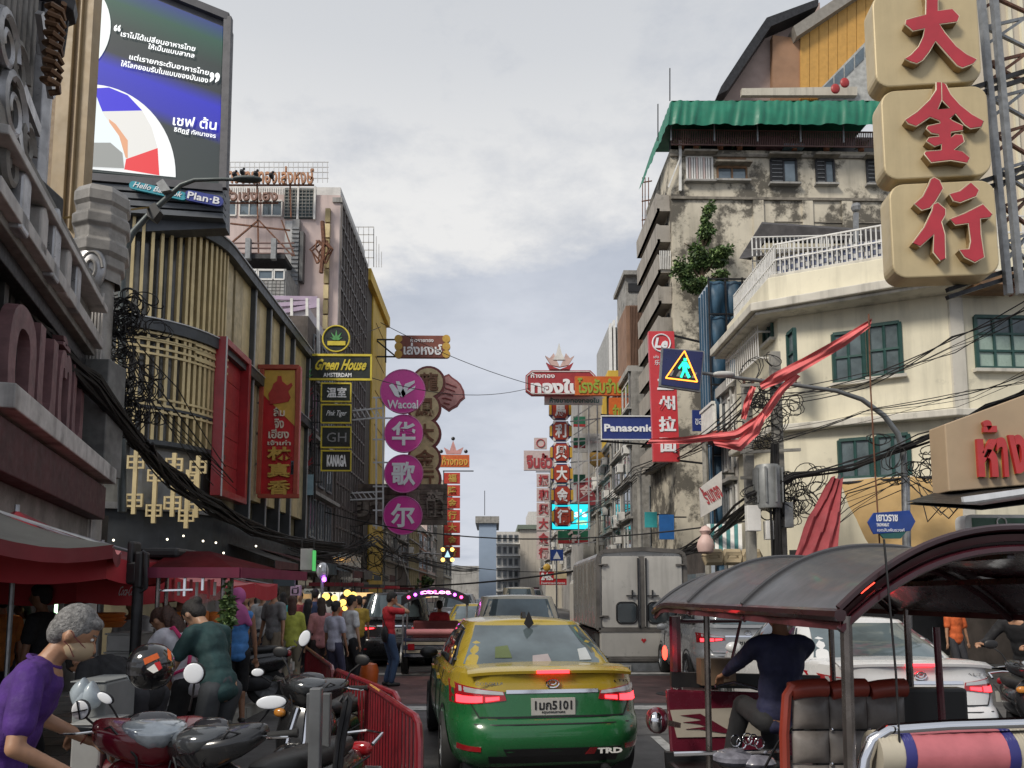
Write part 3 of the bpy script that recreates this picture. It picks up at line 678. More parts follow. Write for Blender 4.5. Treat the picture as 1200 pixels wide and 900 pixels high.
# roof cage
rcg=thing('rooftop_cage','thin grey wire cage on the roof of the pink building','cage',at(345,200,40))
mb=MB()
for py in(190,196,202,209):mb.bar(at(262,py,40),at(385,py,40),.035)
for i in range(22):X=264+i*5.7;mb.bar(at(X,190,40),at(X,214,40),.03)
part('wire_frame',mb,M('cage_wire',(.4,.4,.4),.5,.5),rcg,kind='stuff')
rs=thing('rooftop_letter_sign','two rows of rusty orange Thai letters on a steel frame above the roofs','sign',at(310,220,37.0))
ORU=M('faded_orange_letter',(.42,.2,.1),.6,var=.3,sc=3)
ptext('ห้างขายทองเล่งหงษ์',FY(36.9),262,196,368,216,0,ORU,rs,depth=.12,bold=.025)
ptext('ฮั่วเซ่งเฮง',FY(36.9),262,222,326,236,0,M('brown_letter',(.2,.1,.07),.6,var=.3),rs,depth=.12,bold=.025)
mb=MB()
for a,b in(((258,217),(368,217)),((262,238),(326,238)),((301,200),(303,300)),((340,215),(341,255)),((265,290),(303,258)),((303,258),(343,300)),((270,262),(340,270)),((330,258),(345,300))):mb.bar(at(*a,37),at(*b,37),.07)
part('steel_frame',mb,RUST,rs,kind='stuff')
# yellow building
yb_=thing('yellow_tower_house','narrow yellow building with projecting parapet past the glass grid wall','building',(-9,50,.13))
zy=PX(440,352,XL).z
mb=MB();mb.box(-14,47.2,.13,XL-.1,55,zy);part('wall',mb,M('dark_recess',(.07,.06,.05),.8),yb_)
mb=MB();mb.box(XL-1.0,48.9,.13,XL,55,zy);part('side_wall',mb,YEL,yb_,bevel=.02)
mb=MB();mb.box(-12,46.3,zy,XL+.25,55,P(430,314,46.3).z);part('parapet',mb,YEL,yb_,bevel=.03)
for k in range(12):
 z=6+k*1.25
 mb=MB();mb.box(-9.4,47.0,z,-8.95,47.5,z+.7);part('ac_unit' if k%3==0 else 'window_box',mb,PLAST if k%3 else WHITEP,yb_)
 mb=MB();mb.box(-14,47.0,z+.95,XL-1.0,47.19,z+1.1);part('floor_edge',mb,YEL,yb_)
for k in range(8):
 mb=MB();mb.box(XL-.03,50+.1,6+k*2.3,XL+.03,54,6+k*2.3+.05);part('joint_band',mb,M('yellow_joint',(.3,.18,.03),.7),yb_)
mb=MB()
for py in(266,275,284,293,302):mb.bar(P(414,py,48),P(438,py,48),.04)
for px in(414,420,426,432,438):mb.bar(P(px,266,48),P(px,313,48),.04)
for px in(438,441,444,447):mb.bar(P(px,268+(px-438)*3,48),P(px,313,48),.04)
solo('roof_lattice_mast','pale steel lattice frame standing on the yellow parapet','lattice',mb,M('cage_wire',(.4,.4,.4),.5,.5),kind=None)
# dark shophouses between gold building and pink building and their lower storeys
DSH=M('soot_dark_plaster',(.12,.1,.09),.85,var=.35,sc=1.2,streak=.6,dirt=.4)
sh=thing('narrow_dark_shophouse','dark stained shophouse behind the black framed hanging signs','shophouse',(-9,35,.13))
mb=MB();mb.box(-16,32.05,.13,XL-.02,37.9,13.6);part('wall',mb,DSH,sh)
for k in range(4):
 for y in(33,34.6,36.2):win(sh,XL,y,4.2+k*2.4,XL,y+1.1,5.9+k*2.4,(1,0,0),GREYM,GLASSD,1)
 mb=MB();mb.box(XL-.02,32.1,3.6+k*2.4,XL+.35,37.8,3.75+k*2.4);part('floor_ledge',mb,PLAST,sh)
# far left row (px 448-560)
def shopblock(nm,label,y0,y1,z,mat,xf=XL,nf=3,nw=2,ledge=PLAST,depth=9,gl=None,group=None):
 s=-1 if xf<0 else 1
 t=thing(nm,label,'shophouse',(xf+s*depth/2,(y0+y1)/2,.13),group=group)
 mb=MB();mb.box(xf,y0+.03,.13,xf+s*depth,y1-.03,z);part('wall',mb,mat,t)
 fh=(z-4.2)/nf
 for k in range(nf):
  for j in range(nw):
   w=(y1-y0)/nw;a=y0+w*j+w*.18;b=y0+w*(j+1)-w*.18
   win(t,xf,a,4.6+k*fh,xf,b,4.2+k*fh+fh*.82,(-s,0,0),GREYM if(k+j)%2 else WHITEP,gl or GLASSD,1)
   win(t,xf+s*(1+j*depth/nw),y0+.03,4.6+k*fh,xf+s*(1+j*depth/nw+depth/nw*.5),y0+.03,4.2+k*fh+fh*.82,(0,-1,0),GREYM,gl or GLASSD,1)
  mb=MB();mb.box(xf-s*.3,y0+.04,4.2+k*fh-.12,xf+s*.02,y1-.04,4.2+k*fh);part('floor_ledge',mb,ledge,t)
 mb=MB();mb.box(xf-s*.2,y0+.03,z,xf+s*depth,y1-.03,z+.35);part('parapet',mb,ledge,t)
 rn=random.Random(int(y0*10))
 for k in range(nf*2 if y1-y0>3 else 0):
  y=rn.uniform(y0+.5,y1-1.2);zc_=rn.uniform(4.3,z-.9)
  mb=MB();mb.box(xf-s*.45,y,zc_,xf-s*.05,y+.85,zc_+.55);u_=part('ac_unit',mb,WHITEP,t,bevel=.02);mb=MB();mb.lathe([(0,0),(.2,0),(.2,s*.02)],(xf-s*.46,y+.35,zc_+.27),14,'x');part('fan_grille',mb,DARK,u_)
 for y in(y0+.25,y1-.4):mb=MB();mb.tube([(xf-s*.09,y,.2),(xf-s*.09,y+.05,z*.5),(xf-s*.09,y,z)],.05,6);part('drain_pipe',mb,rn.choice((GREYM,PLAST)),t)
 return t
shopblock('grey_shophouse','grey weathered shophouse past the yellow tower with shuttered windows',55.1,62,9.2,PLAST,nf=2)
shopblock('sooty_shophouse','soot darkened shophouse hung with cables past the grey one',62.1,70,8.4,DSH,nf=2)
shopblock('white_column_house','white rendered house with tall yellow edged vertical fins',70.1,80,12.2,M('far_white',(.58,.56,.53),.8,var=.08,streak=.3),nf=3)
for k in range(5):
 mb=MB();mb.box(XL+.05,71+k*1.8,2.5,XL+.25,71.3+k*1.8,12);solo('facade_fin','thin yellowish vertical fin on the white house front, %s'%['nearest the viewer','second from the near end','the middle one','second from the far end','farthest away'][k],'fin',mb,M('pale_yellow_fin',(.45,.38,.22),.7),group='vertical fins of the white house')
shopblock('terracotta_shophouse','terracotta pink shophouse beyond the white finned house',80.1,90,8.6,M('terracotta_plaster',(.4,.2,.14),.8,var=.15,streak=.3),nf=2)
shopblock('pale_pink_shophouse','pale pink shophouse in the row beyond the terracotta one',90.1,104,11.5,PINK,nf=3)
shopblock('cream_walkup_block','cream walk-up block near the bend of the street',104.2,122,17,CREAMF,nf=5,nw=4,xf=-7.0)
fb=wbox('pale_blue_tower','slim pale blue tower with flat dark cap in the far distance','building',P(564,0,132).x,132,.13,P(583,0,132).x,146,P(0,612,132).z,M('pale_blue_plaster',(.3,.38,.5),.8,var=.06,sc=.3))
mb=MB();mb.box(P(560,0,132).x,131.5,P(0,612,132).z,P(586,0,132).x,147,P(0,604,132).z);part('roof_slab',mb,CONC,fb)
mb=MB();mb.bar(P(568,604,135),P(568,575,135),.12);part('mast',mb,DARK,fb)
fa=wbox('white_apartment_slab','white apartment slab with ranks of dark windows closing the street','building',P(582,0,150).x,150,.13,P(609,0,150).x,166,P(0,622,150).z,M('far_white',(.58,.56,.53),.8,var=.08,streak=.3))
for r_ in range(6):
 for c_ in range(4):win(fa,P(584+c_*6.2,0,150).x,150,P(0,634+r_*14,150).z,P(588+c_*6.2,0,150).x,150,P(0,626+r_*14,150).z,(0,-1,0),GREYM,GLASSD,0,t=.12)
 mb=MB();mb.box(P(582,0,150).x,149.3,P(0,637+r_*14,150).z,P(609,0,150).x,150,P(0,635.5+r_*14,150).z);part('balcony_edge',mb,WHITEP,fa)
fc=wbox('beige_blank_block','tall beige block with blank end wall closing the street','building',P(609,0,148).x,148,.13,P(676,0,148).x,170,P(0,619,148).z,M('far_beige',(.5,.45,.38),.85,var=.08,sc=.15,streak=.3,dirt=.2,dsc=.3))
for c_ in range(5):win(fc,P(640+c_*6,0,148).x,148,P(0,634,148).z,P(643+c_*6,0,148).x,148,P(0,629,148).z,(0,-1,0),GREYM,GLASSD,0,t=.12)
mb=MB();mb.box(P(606,0,148).x,147.4,P(0,619,148).z,P(680,0,148).x,171,P(0,614,148).z);part('roof_slab',mb,M('roof_green_grey',(.16,.19,.15),.8),fc)
wbox('pale_roof_block','pale low block rising behind the beige end wall','building',P(618,0,175).x,175,.13,P(668,0,175).x,190,P(0,598,175).z,M('far_white',(.58,.56,.53),.8,var=.08,streak=.3))
wbox('far_closing_block','long low grey block far down the street behind the traffic','building',-14,196,.13,26,210,9,PLAST)
# hanging signs, left side
BROWNR=M('sign_brick_red',(.36,.07,.04),.5,var=.15)
SRED=M('sign_red',(.5,.02,.025),.4,var=.08,coat=.2)
SGOLD=M('sign_gold',(.55,.34,.06),.4,var=.12,sc=3)
GOLDL=M('gold_letter',(.62,.42,.1),.35,.3,var=.1)
WL=M('white_letter',(.85,.86,.88),.4,var=0)
sg=thing('red_gold_shop_sign','tall red and gold sign with a seated figure emblem, Thai words and Chinese characters','sign',P(327,583,25.5))
F=FY(25.5)
mb=MB();F.pbox(mb,304,429,350,583,-.25,0);part('panel',mb,SRED,sg)
mb=MB();F.poly(mb,[(308,434),(346,434),(346,500),(308,462)],.002,.02);part('gold_field',mb,SGOLD,sg)
for a in((303,428,351,433),(303,579,351,584),(303,433,308,579),(346,433,351,579)):mb=MB();F.pbox(mb,*a,.0,.09);part('frame',mb,BROWNR,sg,bevel=.01)
mb=MB();F.poly(mb,[(317,474),(315,462),(319,456),(321,450),(325,447),(326,441),(330,441),(331,447),(337,452),(342,449),(343,452),(338,459),(341,466),(338,471),(328,473)],.02,.05);part('figure_emblem',mb,M('emblem_red',(.4,.04,.03),.5),sg)
for t,a in(('ลิ้ม',(321,478,334,488)),('จิง',(322,491,333,502)),('เฮียง',(315,503,339,514)),('เจ้าเก่า',(314,516,341,522))):ptext(t,F,*a,.02,M('cream_letter',(.7,.62,.5),.5),sg,depth=.03,bold=.02)
for t,a in(('林',(314,524,342,540)),('真',(314,543,341,560)),('香',(314,563,341,580))):ptext(t,F,*a,.02,GOLDL,sg,depth=.08,bold=.03)
ptext('潮州',F,341,541,346,556,.02,DARK,sg,depth=.02)
mb=MB();F.pbox(mb,341,540,345.5,556,.0,.015);part('side_tablet',mb,M('slate_blue',(.15,.2,.25),.5),sg)
for py in(440,470,505,540):mb=MB();mb.bar(P(294,py+8,25.6),P(306,py,25.6),.05);part('bracket',mb,GREYM,sg)
# black Green House signs
YG=32.0;F=FY(YG);GB=M('sign_black',(.02,.025,.022),.35,coat=.3);GY=M('sign_yellow_edge',(.62,.5,.05),.4)
gh=thing('black_gold_house_sign','black and yellow cannabis shop sign with round leaf badge over a wide board','sign',P(397,445,YG))
c=F.uv(394,397);r=16*YG/900
mb=MB();F.upoly(mb,circ(*c,r,28),-.2,0);part('badge',mb,GB,gh)
mb=MB();mb.tube([F.pt(c[0]+r*math.cos(a),c[1]+r*math.sin(a),.02)for a in[2*math.pi*i/28 for i in range(29)]],.035,6);part('badge_rim',mb,GY,gh)
LG=M('leaf_green',(.08,.3,.09),.5)
def leaf(cu,cv,s_,mat,w,prt,fr):
 for k,(an,l)in enumerate(((90,1),(55,.9),(125,.9),(22,.65),(158,.65),(0,.4),(180,.4))):
  a=R(an);d=Vector((math.cos(a),math.sin(a)));n=Vector((-d.y,d.x));L_=s_*l;q=[(0,0),(.35,.11),(1,0),(.35,-.11)]
  mb=MB();fr.upoly(mb,[(cu+d.x*p*L_+n.x*t*L_*1.1,cv+d.y*p*L_+n.y*t*L_*1.1)for p,t in q],w,w+.015+.003*k);part('leaf',mb,mat,prt)
leaf(c[0],c[1]-.05,r*.8,LG,.0,gh,F)
mb=MB();F.pbox(mb,384,400,405,405,.03,.05);part('badge_scroll',mb,GY,gh)
mb=MB();F.pbox(mb,357,416,435,445,-.2,0);part('board',mb,GB,gh)
for a in((357,415,436,417.5),(357,443.5,436,446),(357,417.5,359,443.5),(434,417.5,436,443.5)):mb=MB();F.pbox(mb,*a,0,.04);part('edge',mb,GY,gh)
ptext('Green House',F,370,421,430,434,.0,GY,gh,depth=.03,bold=.03,shear=.35);ptext('AMSTERDAM',F,379,437,412,442,.0,WL,gh,depth=.02,bold=.02)
leaf(*F.uv(358,443),.55,LG,.05,gh,F)
mb=MB()
for px in(366,369):mb.bar(P(px,446,YG+.1),P(px,585,YG+.1),.07)
for py in(450,470,495,520,545,565):mb.bar(P(366,py,YG+.1),P(378,py,YG+.1),.05);mb.bar(P(352,py,YG+.1),P(369,py+10,YG+.1),.04)
part('steel_frame',mb,BLACK,gh,kind='stuff')
for i,py in enumerate((458,484,512,540)):
 leaf(*F.uv(359,py+5),.5,M('dark_red_leaf',(.22,.02,.03),.5),-.05,gh,F)
for(t,y0,y1,lab,bb2)in(('温室',449,471,'small black board with two white Chinese characters under the wide leaf board',.02),('Pink Tiger',474,496,'small black board with white script lettering in the hanging stack',.0),('GH',500,525,'small black board with pale G and H initials in the hanging stack',.0),('KANAGA',528,552,'lowest black board of the stack with bold white capitals',.05)):
 s1=thing('hanging_board',lab,'sign',P(394,y1,YG),group='black boards hung in a stack')
 mb=MB();F.pbox(mb,377,y0,411,y1,-.15,0);part('board',mb,GB,s1)
 for a in((376,y0-.5,412,y0+1.2),(376,y1-1.2,412,y1+.5),(376,y0+1.2,377.5,y1-1.2),(410.5,y0+1.2,412,y1-1.2)):mb=MB();F.pbox(mb,*a,0,.04);part('edge',mb,GY,s1)
 m=5 if t in('温室','KANAGA')else 7
 ptext(t,F,383,y0+m,406,y1-m,0,WL if t!='GH' else STEEL,s1,depth=.02,bold=bb2,shear=.3 if 'P' in t else 0)
mb=MB();F.pbox(mb,352,556,367,580,-.1,0);solo('small_blue_board','small pale blue board hanging below the dark red leaf ornaments','sign',mb,M('pale_blue_board',(.25,.38,.45),.5))
# magenta disc sign
YW=42.0;F=FY(YW);MAG=M('magenta_disc',(.68,.035,.33),.35,var=.04,coat=.3)
ws=thing('magenta_disc_sign','four magenta discs in a column, the largest with a white W logo','sign',P(472,628,YW))
for i,(cx_,cy_,rr_)in enumerate(((472,458.5,26.5),(473,508,22.5),(473,555,22.5),(472,604,22.5))):
 c=F.uv(cx_,cy_);r=rr_*YW/900;mb=MB();F.upoly(mb,circ(*c,r,40),-.3,0);d=part('disc',mb,MAG,ws,bevel=.02)
 mb=MB();mb.tube([F.pt(c[0]+r*math.cos(a),c[1]+r*math.sin(a),0)for a in[2*math.pi*j/40 for j in range(41)]],.035,5);part('disc_rim',mb,M('magenta_rim',(.6,.15,.4),.4),d)
 if i:ptext('华歌尔'[i-1],F,cx_-14,cy_-14,cx_+14,cy_+14,0,WL,ws,depth=.05,bold=.025)
ptext('Wacoal',F,454,469,490,479,0,WL,ws,depth=.05,bold=.02)
for q in([(456,452),(460,449),(470,462),(468,466),(463,464)],[(464,447),(468,447),(476,462),(472,466),(468,463)],[(472,466),(470,460),(475,450),(486,446),(486,449),(479,454),(474,464)],[(474,464),(477,458),(487,452),(486,456),(480,460)]):
 mb=MB();F.poly(mb,q,0,.05);part('logo_stroke',mb,WL,ws)
mb=MB();WF=M('white_steel_frame',(.6,.6,.6),.5,.3)
for px in(441,449):mb.bar(P(px,466,YW+.2),P(px,620,YW+.2),.09)
for py in(466,490,515,542,570,598,616):mb.bar(P(437,py,YW+.2),P(460,py,YW+.2),.08)
for py in(478,489,576,584):mb.bar((XL,YW+.25,P(0,py,YW).z),P(449,py,YW+.25),.08)
for k in range(7):mb.bar(P(400+k*6,576,YW+.25),P(406+k*6,584,YW+.25),.05);mb.bar(P(404+k*6,478,YW+.25),P(410+k*6,489,YW+.25),.05)
part('support_frame',mb,WF,ws,kind='stuff')
# gold scalloped sign behind
YD=47.0;F=FY(YD);GD=M('aged_gold_disc',(.62,.50,.27),.45,var=.15);MR=M('maroon_edge',(.2,.045,.04),.5)
ds=thing('scalloped_gold_sign','scalloped gold sign with five brown characters behind the magenta discs','sign',P(500,567,YD))
for i,(cx_,cy_)in enumerate(((502,448),(497,478),(497,508),(497,538),(497,561))):
 c=F.uv(cx_,cy_);mb=MB();F.upoly(mb,circ(*c,20.5*YD/900,26),-.3+.01*i,-.05+.006*i);part('scallop_edge',mb,MR,ds)
 mb=MB();F.upoly(mb,circ(*c,17.5*YD/900,26),-.02+.006*i,.01+.006*i);part('scallop',mb,GD,ds)
 ptext('龍鳳大金行'[i],F,cx_-10,cy_-11,cx_+12,cy_+10,.045,M('brown_character',(.2,.09,.04),.5),ds,depth=.08,bold=.02)
c5=[(521,440),(526,438),(530,442),(536,446),(540,450),(544,458),(545,466),(540,470),(536,476),(530,479),(526,482),(520,478),(514,474),(508,468),(506,460),(510,452),(516,446)]
sw=thing('pink_cloud_sign','pink scallop edged cloud shaped board beside the gold characters','sign',P(525,482,50))
F2=FY(50.0);mb=MB();F2.poly(mb,c5,-.25,0);part('edge_board',mb,M('rose_edge',(.33,.1,.1),.5),sw)
q=Vector((525,461));mb=MB();F2.poly(mb,[tuple(q+(Vector(p)-q)*.88)for p in c5],0,.04);part('face',mb,M('rose_face',(.6,.3,.28),.5,var=.12),sw)
mb=MB()
for k in range(5):mb.tube([F2.px(512+k*2,452+k*5,.06),F2.px(522,449+k*6,.07),F2.px(535-k*2,454+k*5,.06)],.05,5)
part('cloud_relief',mb,M('rose_edge',(.33,.1,.1),.5),sw)
# brown sign with gold scroll ends
F=FY(50.5);lh=thing('scroll_end_gold_shop_sign','brown Thai gold shop sign with curled gold ends on black brackets','sign',P(495,420,50.5))
mb=MB();F.pbox(mb,468,393,523,419,-.3,0);part('board',mb,M('dark_brown_board',(.2,.06,.04),.5),lh,bevel=.02)
for sx in(467,523):
 for sy in(397,406,415):
  c=F.uv(sx,sy);mb=MB();F.upoly(mb,circ(*c,4.8*50.5/900,14),-.3+.002*sy/10,.05+.002*(sy-390)/10);part('gold_scroll',mb,SGOLD,lh)
ptext('ห้างขายทอง',F,481,396,508,401,0,WL,lh,depth=.03,bold=.015);ptext('เล่งหงษ์',F,473,402,518,416,0,WL,lh,depth=.04,bold=.03)
mb=MB()
for a,b in(((440,398),(464,398)),((440,418),(464,418)),((440,398),(464,418)),((452,398),(452,425))):mb.bar(P(*a,50.6),P(*b,50.6),.09)
part('bracket',mb,BLACK,lh,kind='stuff')
# carved timber board
F=FY(44.5);wb=thing('carved_timber_board','wide weathered grey timber board with carved characters under the magenta discs','sign',P(460,614,44.5))
TB=M('weathered_timber',(.15,.125,.1),.8,var=.4,sc=2.5,bump=.4,bsc=15,streak=.4)
for k in range(8):
 mb=MB();F.pbox(mb,399+(k%2),567+k*6+.2,524,567+(k+1)*6-.2,-.25,.0+.02*(k%2));part('plank',mb,TB,wb)
for t,a in(('龍',(500,574,520,606)),('鳳',(474,574,494,606)),('ยา',(410,588,450,606))):ptext(t,F,*a,.02,M('carved_pale',(.26,.23,.19),.8,var=.3),wb,depth=.12,bold=.03)
# orange crown topped sign and its seven red tiles
F=FY(75.0);os_=thing('crowned_orange_sign','small orange Thai sign topped with a pink crown far down the street','sign',P(533,548,75))
mb=MB();F.pbox(mb,515,533,550,547,-.4,0);part('board',mb,M('orange_board',(.6,.13,.03),.5),os_)
ptext('ห้างทอง',F,518,535,548,545,0,M('yellow_letter',(.65,.4,.08),.5),os_,depth=.06,bold=.02)
mb=MB();F.poly(mb,[(523,532),(520,524),(527,528),(531,516),(535,528),(543,524),(540,532)],-.2,0);part('crown',mb,M('rose_face',(.6,.3,.28),.5,var=.12),os_)
for q in((517,529),(531,514),(546,529)):mb=MB();mb.ball(P(*q,75),.2,n=8);part('finial_ball',mb,BLACK,os_)
rt=thing('red_tile_column_sign','column of seven red tiles with gold characters under the crowned orange sign','sign',P(530,655,75))
for k in range(7):
 mb=MB();F.pbox(mb,520.5,554+k*14.5,539,566.5+k*14.5,-.3,0);part('tile',mb,M('tile_red',(.52,.05,.03),.5,var=.15),rt)
 ptext('福隆金行大金行'[k],F,525,555.5+k*14.5,535,565+k*14.5,0,GOLDL,rt,depth=.05,bold=.02)
mb=MB();mb.bar(P(520,552,75.2),P(520,656,75.2),.1);mb.bar(P(519,552,75.2),P(555,552,75.2),.1);mb.bar(P(515,540,75.3),P(470,540,75.3),.12);part('frame',mb,DARK,rt)
# blinking crossing sign on its arm, far left
F=FY(60.0);xs=thing('far_crossing_sign','dark square crossing sign with glowing orange corner lamps on a thin arm','sign',P(524,658,60))
mb=MB();F.pbox(mb,518,642,531,657,-.15,0);part('board',mb,M('navy_board',(.03,.04,.12),.4),xs)
for q in((519,644),(530,644),(519,656),(530,656)):mb=MB();mb.ball(P(*q,59.9),.16,n=8);part('lamp',mb,E('orange_lamp',(1,.5,.1),3),xs)
mb=MB();mb.tube([P(518,650,60.1),P(498,648,60.1),P(470,652,60.1),(XL+2.2,60.1,.13)],.06,6);part('arm',mb,STEEL,xs)
ptext('▲',F,521,645,528,653,0,E('crossing_lit',(.5,.8,1),.8),xs,depth=.02)
# RIGHT: buildings
CRM=M('cream_yellow_plaster',(.72,.67,.52),.8,var=.08,sc=.8,streak=.22,dirt=.14,dsc=.9,bump=.12)
LEDG=M('pale_ledge_plaster',(.6,.57,.5),.8,var=.1,sc=1.2,streak=.4,dirt=.25)
GRN=M('green_window_paint',(.02,.07,.06),.5,var=.2)
cb=thing('cream_corner_building','cream corner building with green windows, stained ledges and fenced roof terrace','building',(12,22,.13))
# chamfered front plane: from the street corner (8.4, 22) to the near right corner (12, 20.05)
c0=Vector((8.4,22.0,0));c1=Vector((P(1120,500,20.05).x,20.05,0));FB=Fr(c0,c1-c0);LB=(c1-c0).length
FA=Fr((8.4,22,0),(0,1));FC=Fr(c1,(1,.03))
zr=FB.uv(1000,268)[1];zt=PX(925,372,8.4).z
zl1=FB.uv(1000,352)[1];zl2=FB.uv(1000,496)[1]
mb=MB();top=zl1+1.0
poly=[(8.4,22),(c1.x,c1.y),(c1.x+11,c1.y+.33),(c1.x+11,26),(8.4,26)]
mb.prism(poly,lambda a,b,d:Vector((a,b,d)),.13,top);part('wall',mb,CRM,cb)
def outl(off):
 d1=(c1-c0).normalized();n1=FB.w
 return[(8.4-off,26),(8.4-off,22-off*.35),(c1.x+n1.x*off*1.1,c1.y+n1.y*off*1.1),(c1.x+11,c1.y+.33-off)]
def ledge(z0,z1,off,mat,name='ledge'):
 a=outl(off);mb=MB();mb.prism(a+[(c1.x+11,26)],lambda u,v,d:Vector((u,v,d)),z0,z1);return part(name,mb,mat,cb,bevel=.03)
ledge(zl1-.12,zl1+.14,.9,LEDG);ledge(zl1-.22,zl1-.12,.75,LEDG,'ledge_soffit')
ledge(zl2-.1,zl2+.1,.35,LEDG);ledge(top,top+.12,.18,LEDG,'coping')
ledge(zl1+.14,top,.28,CRM,'parapet_wall')
def fwin(fr,x0,y0,x1,y1,cols,rows,lit=False,prt=None,slant=0):
 """casement pair built on the plane: frame, mullions, panes"""
 prt=prt or cb
 u0,v0=fr.uv(x0,(y0+y1)/2)[0],fr.uv((x0+x1)/2,y1)[1];u1,v1=fr.uv(x1,(y0+y1)/2)[0],fr.uv((x0+x1)/2,y0)[1]
 mb=MB();t=.06
 for a,b in(((u0,v0),(u1,v0)),((u0,v1),(u1,v1)),((u0,v0),(u0,v1)),((u1,v0),(u1,v1))):mb.bar(fr.pt(*a,.03),fr.pt(*b,.03),t*1.5,t*1.5)
 for k in range(1,cols):mb.bar(fr.pt(u0+(u1-u0)*k/cols,v0,.03),fr.pt(u0+(u1-u0)*k/cols,v1,.03),t,t)
 for k in range(1,rows):mb.bar(fr.pt(u0,v0+(v1-v0)*k/rows,.03),fr.pt(u1,v0+(v1-v0)*k/rows,.03),t,t)
 f=part('window',mb,GRN,prt)
 for i in range(cols):
  for j in range(rows):
   g=MB();fr.box(g,u0+(u1-u0)*i/cols+.03,v0+(v1-v0)*j/rows+.03,u0+(u1-u0)*(i+1)/cols-.03,v0+(v1-v0)*(j+1)/rows-.03,.003,.012)
   part('pane',g,M('frosted_green_pane',(.32,.42,.36),.3,var=.1)if(lit and j==0)or(lit and rows==3 and j<2)else M('shutter_grey_glass',(.1,.13,.14),.2,var=.3,sc=2),f)
 mb=MB();a,b=min(u0,u1)-.12,max(u0,u1)+.12;fr.box(mb,a,v0-.12,b,v0-.03,0,.16);part('sill',mb,LEDG,f)
fwin(FB,977,390,1012,447,2,2);fwin(FB,1018,380,1055,440,2,2)
fwin(FB,984,515,1021,560,2,1);fwin(FB,1028,510,1065,558,2,1)
fwin(FC,1143,372,1206,432,3,3,True)
for x0_,x1_ in((908,916),(926,933)):pass
fwin(FA,925,388,933,440,1,2);fwin(FA,896,360,906,400,2,2)
mb=MB();FC.box(mb,-.03,.13,.35,zl1-.2,-.02,.07);part('corner_pilaster',mb,LEDG,cb)
mb=MB();FC.pbox(mb,1120,336,1170,350,.2,1.0);part('broken_ledge_board',mb,WOOD,cb)
# roof terrace: tiled parapet screen with fence
tr=top+.12
TILE=M('blue_white_screen',(.4,.42,.45),.6,var=.1)
def fence_run(a,b,z0,z1,n,prt,screen=True,rails=(0,.5,1),t=.03,mat=None):
 mat=mat or WHITEP
 a,b=Vector((a[0],a[1],0)),Vector((b[0],b[1],0))
 for r_ in rails:mb=MB();z=z0+(z1-z0)*r_;mb.bar(a+Vector((0,0,z)),b+Vector((0,0,z)),t*1.4);part('rail',mb,mat,prt)
 mb=MB();mb.box(-t/2,-t/2,0,t/2,t/2,z1-z0);me=mb.mesh('baluster',mat)
 for i in range(n+1):p=a.lerp(b,i/n);inst('baluster',me,prt,(p.x,p.y,z0))
ft=thing('roof_terrace_fence','white barred terrace fence over blue patterned block screen on the cream roof','fence',(10,21.5,tr))
pA=(8.4,26);pB=(8.4,22);pC=(c1.x,c1.y);pD=(c1.x+10,c1.y+.3)
zf=FB.uv(1000,270)[1]
fence_run(pB,pC,tr,zf,34,ft);fence_run(pA,pB,tr,zf,30,ft);fence_run(pC,pD,tr,zf,40,ft)
# pierced blocks as real pieces (two-tone screen) behind the bars
cm=MB();cm.box(-.07,-.04,0,.07,.04,.13);bm1=cm.mesh('screen_block',M('blue_grey_block',(.1,.12,.2),.6,var=.3));bm2=cm.mesh('screen_block',M('pale_block',(.5,.5,.5),.6))
d_=(c1-c0).normalized();ang=math.atan2(d_.y,d_.x)
for i in range(int(LB/.16)):
 for j in range(4):
  p=c0+d_*(.1+i*.16)-FB.w*.12;inst('screen_block',bm1 if(i+j)%2 else bm2,ft,(p.x,p.y,tr+.02+j*.145),ang)
# terrace room with dark lean-to roof
rm=thing('terrace_shelter','lean-to shelter with dark roof sheet and grille walls on the cream building roof','shelter',(11,25,tr))
Ys=25.5
mb=MB();mb.box(9.2,25.0,tr,19,25.9,P(900,300,26).z);part('back_wall',mb,M('shade_plaster',(.45,.41,.3),.8,var=.15,streak=.3),rm)
mb=MB();mb.prism([(866,303),(893,262),(1035,272),(1035,282),(900,276),(880,305)],lambda u,v,d:P(u,v,Ys+d),0,1.2);part('roof_edge',mb,M('dark_roof_sheet',(.06,.055,.055),.6,var=.3),rm)
mb=MB();mb.add([P(866,303,24.5),P(893,260,28.5),P(1040,270,28.5),P(1040,282,24.5)],[(0,1,2,3)]);part('roof_sheet',mb,M('dark_roof_sheet',(.06,.055,.055),.6,var=.3),rm)
mb=MB();mb.box(0,0,0,.035,.035,1);gm=mb.mesh('grille_bar',WHITEP)
for i in range(26):p=P(882+i*5,320,24.8);q=P(882+i*5,275,24.8);inst('grille_bar',gm,rm,(p.x,p.y,p.z-.5),scale=(1,1,q.z-p.z+.4))
for py in(278,292,306,320,334):mb=MB();mb.bar(P(882,py,24.75),P(1010,py-3,24.75),.035);part('grille_rail',mb,WHITEP,rm)
mb=MB();mb.bar(P(1003,250,24),P(1003,285,24),.13);mb.ball(P(1003,243,24),.16,n=8);solo('roof_vent_pipe','short grey vent pipe with capped top on the shelter roof','pipe',mb,GREYM)
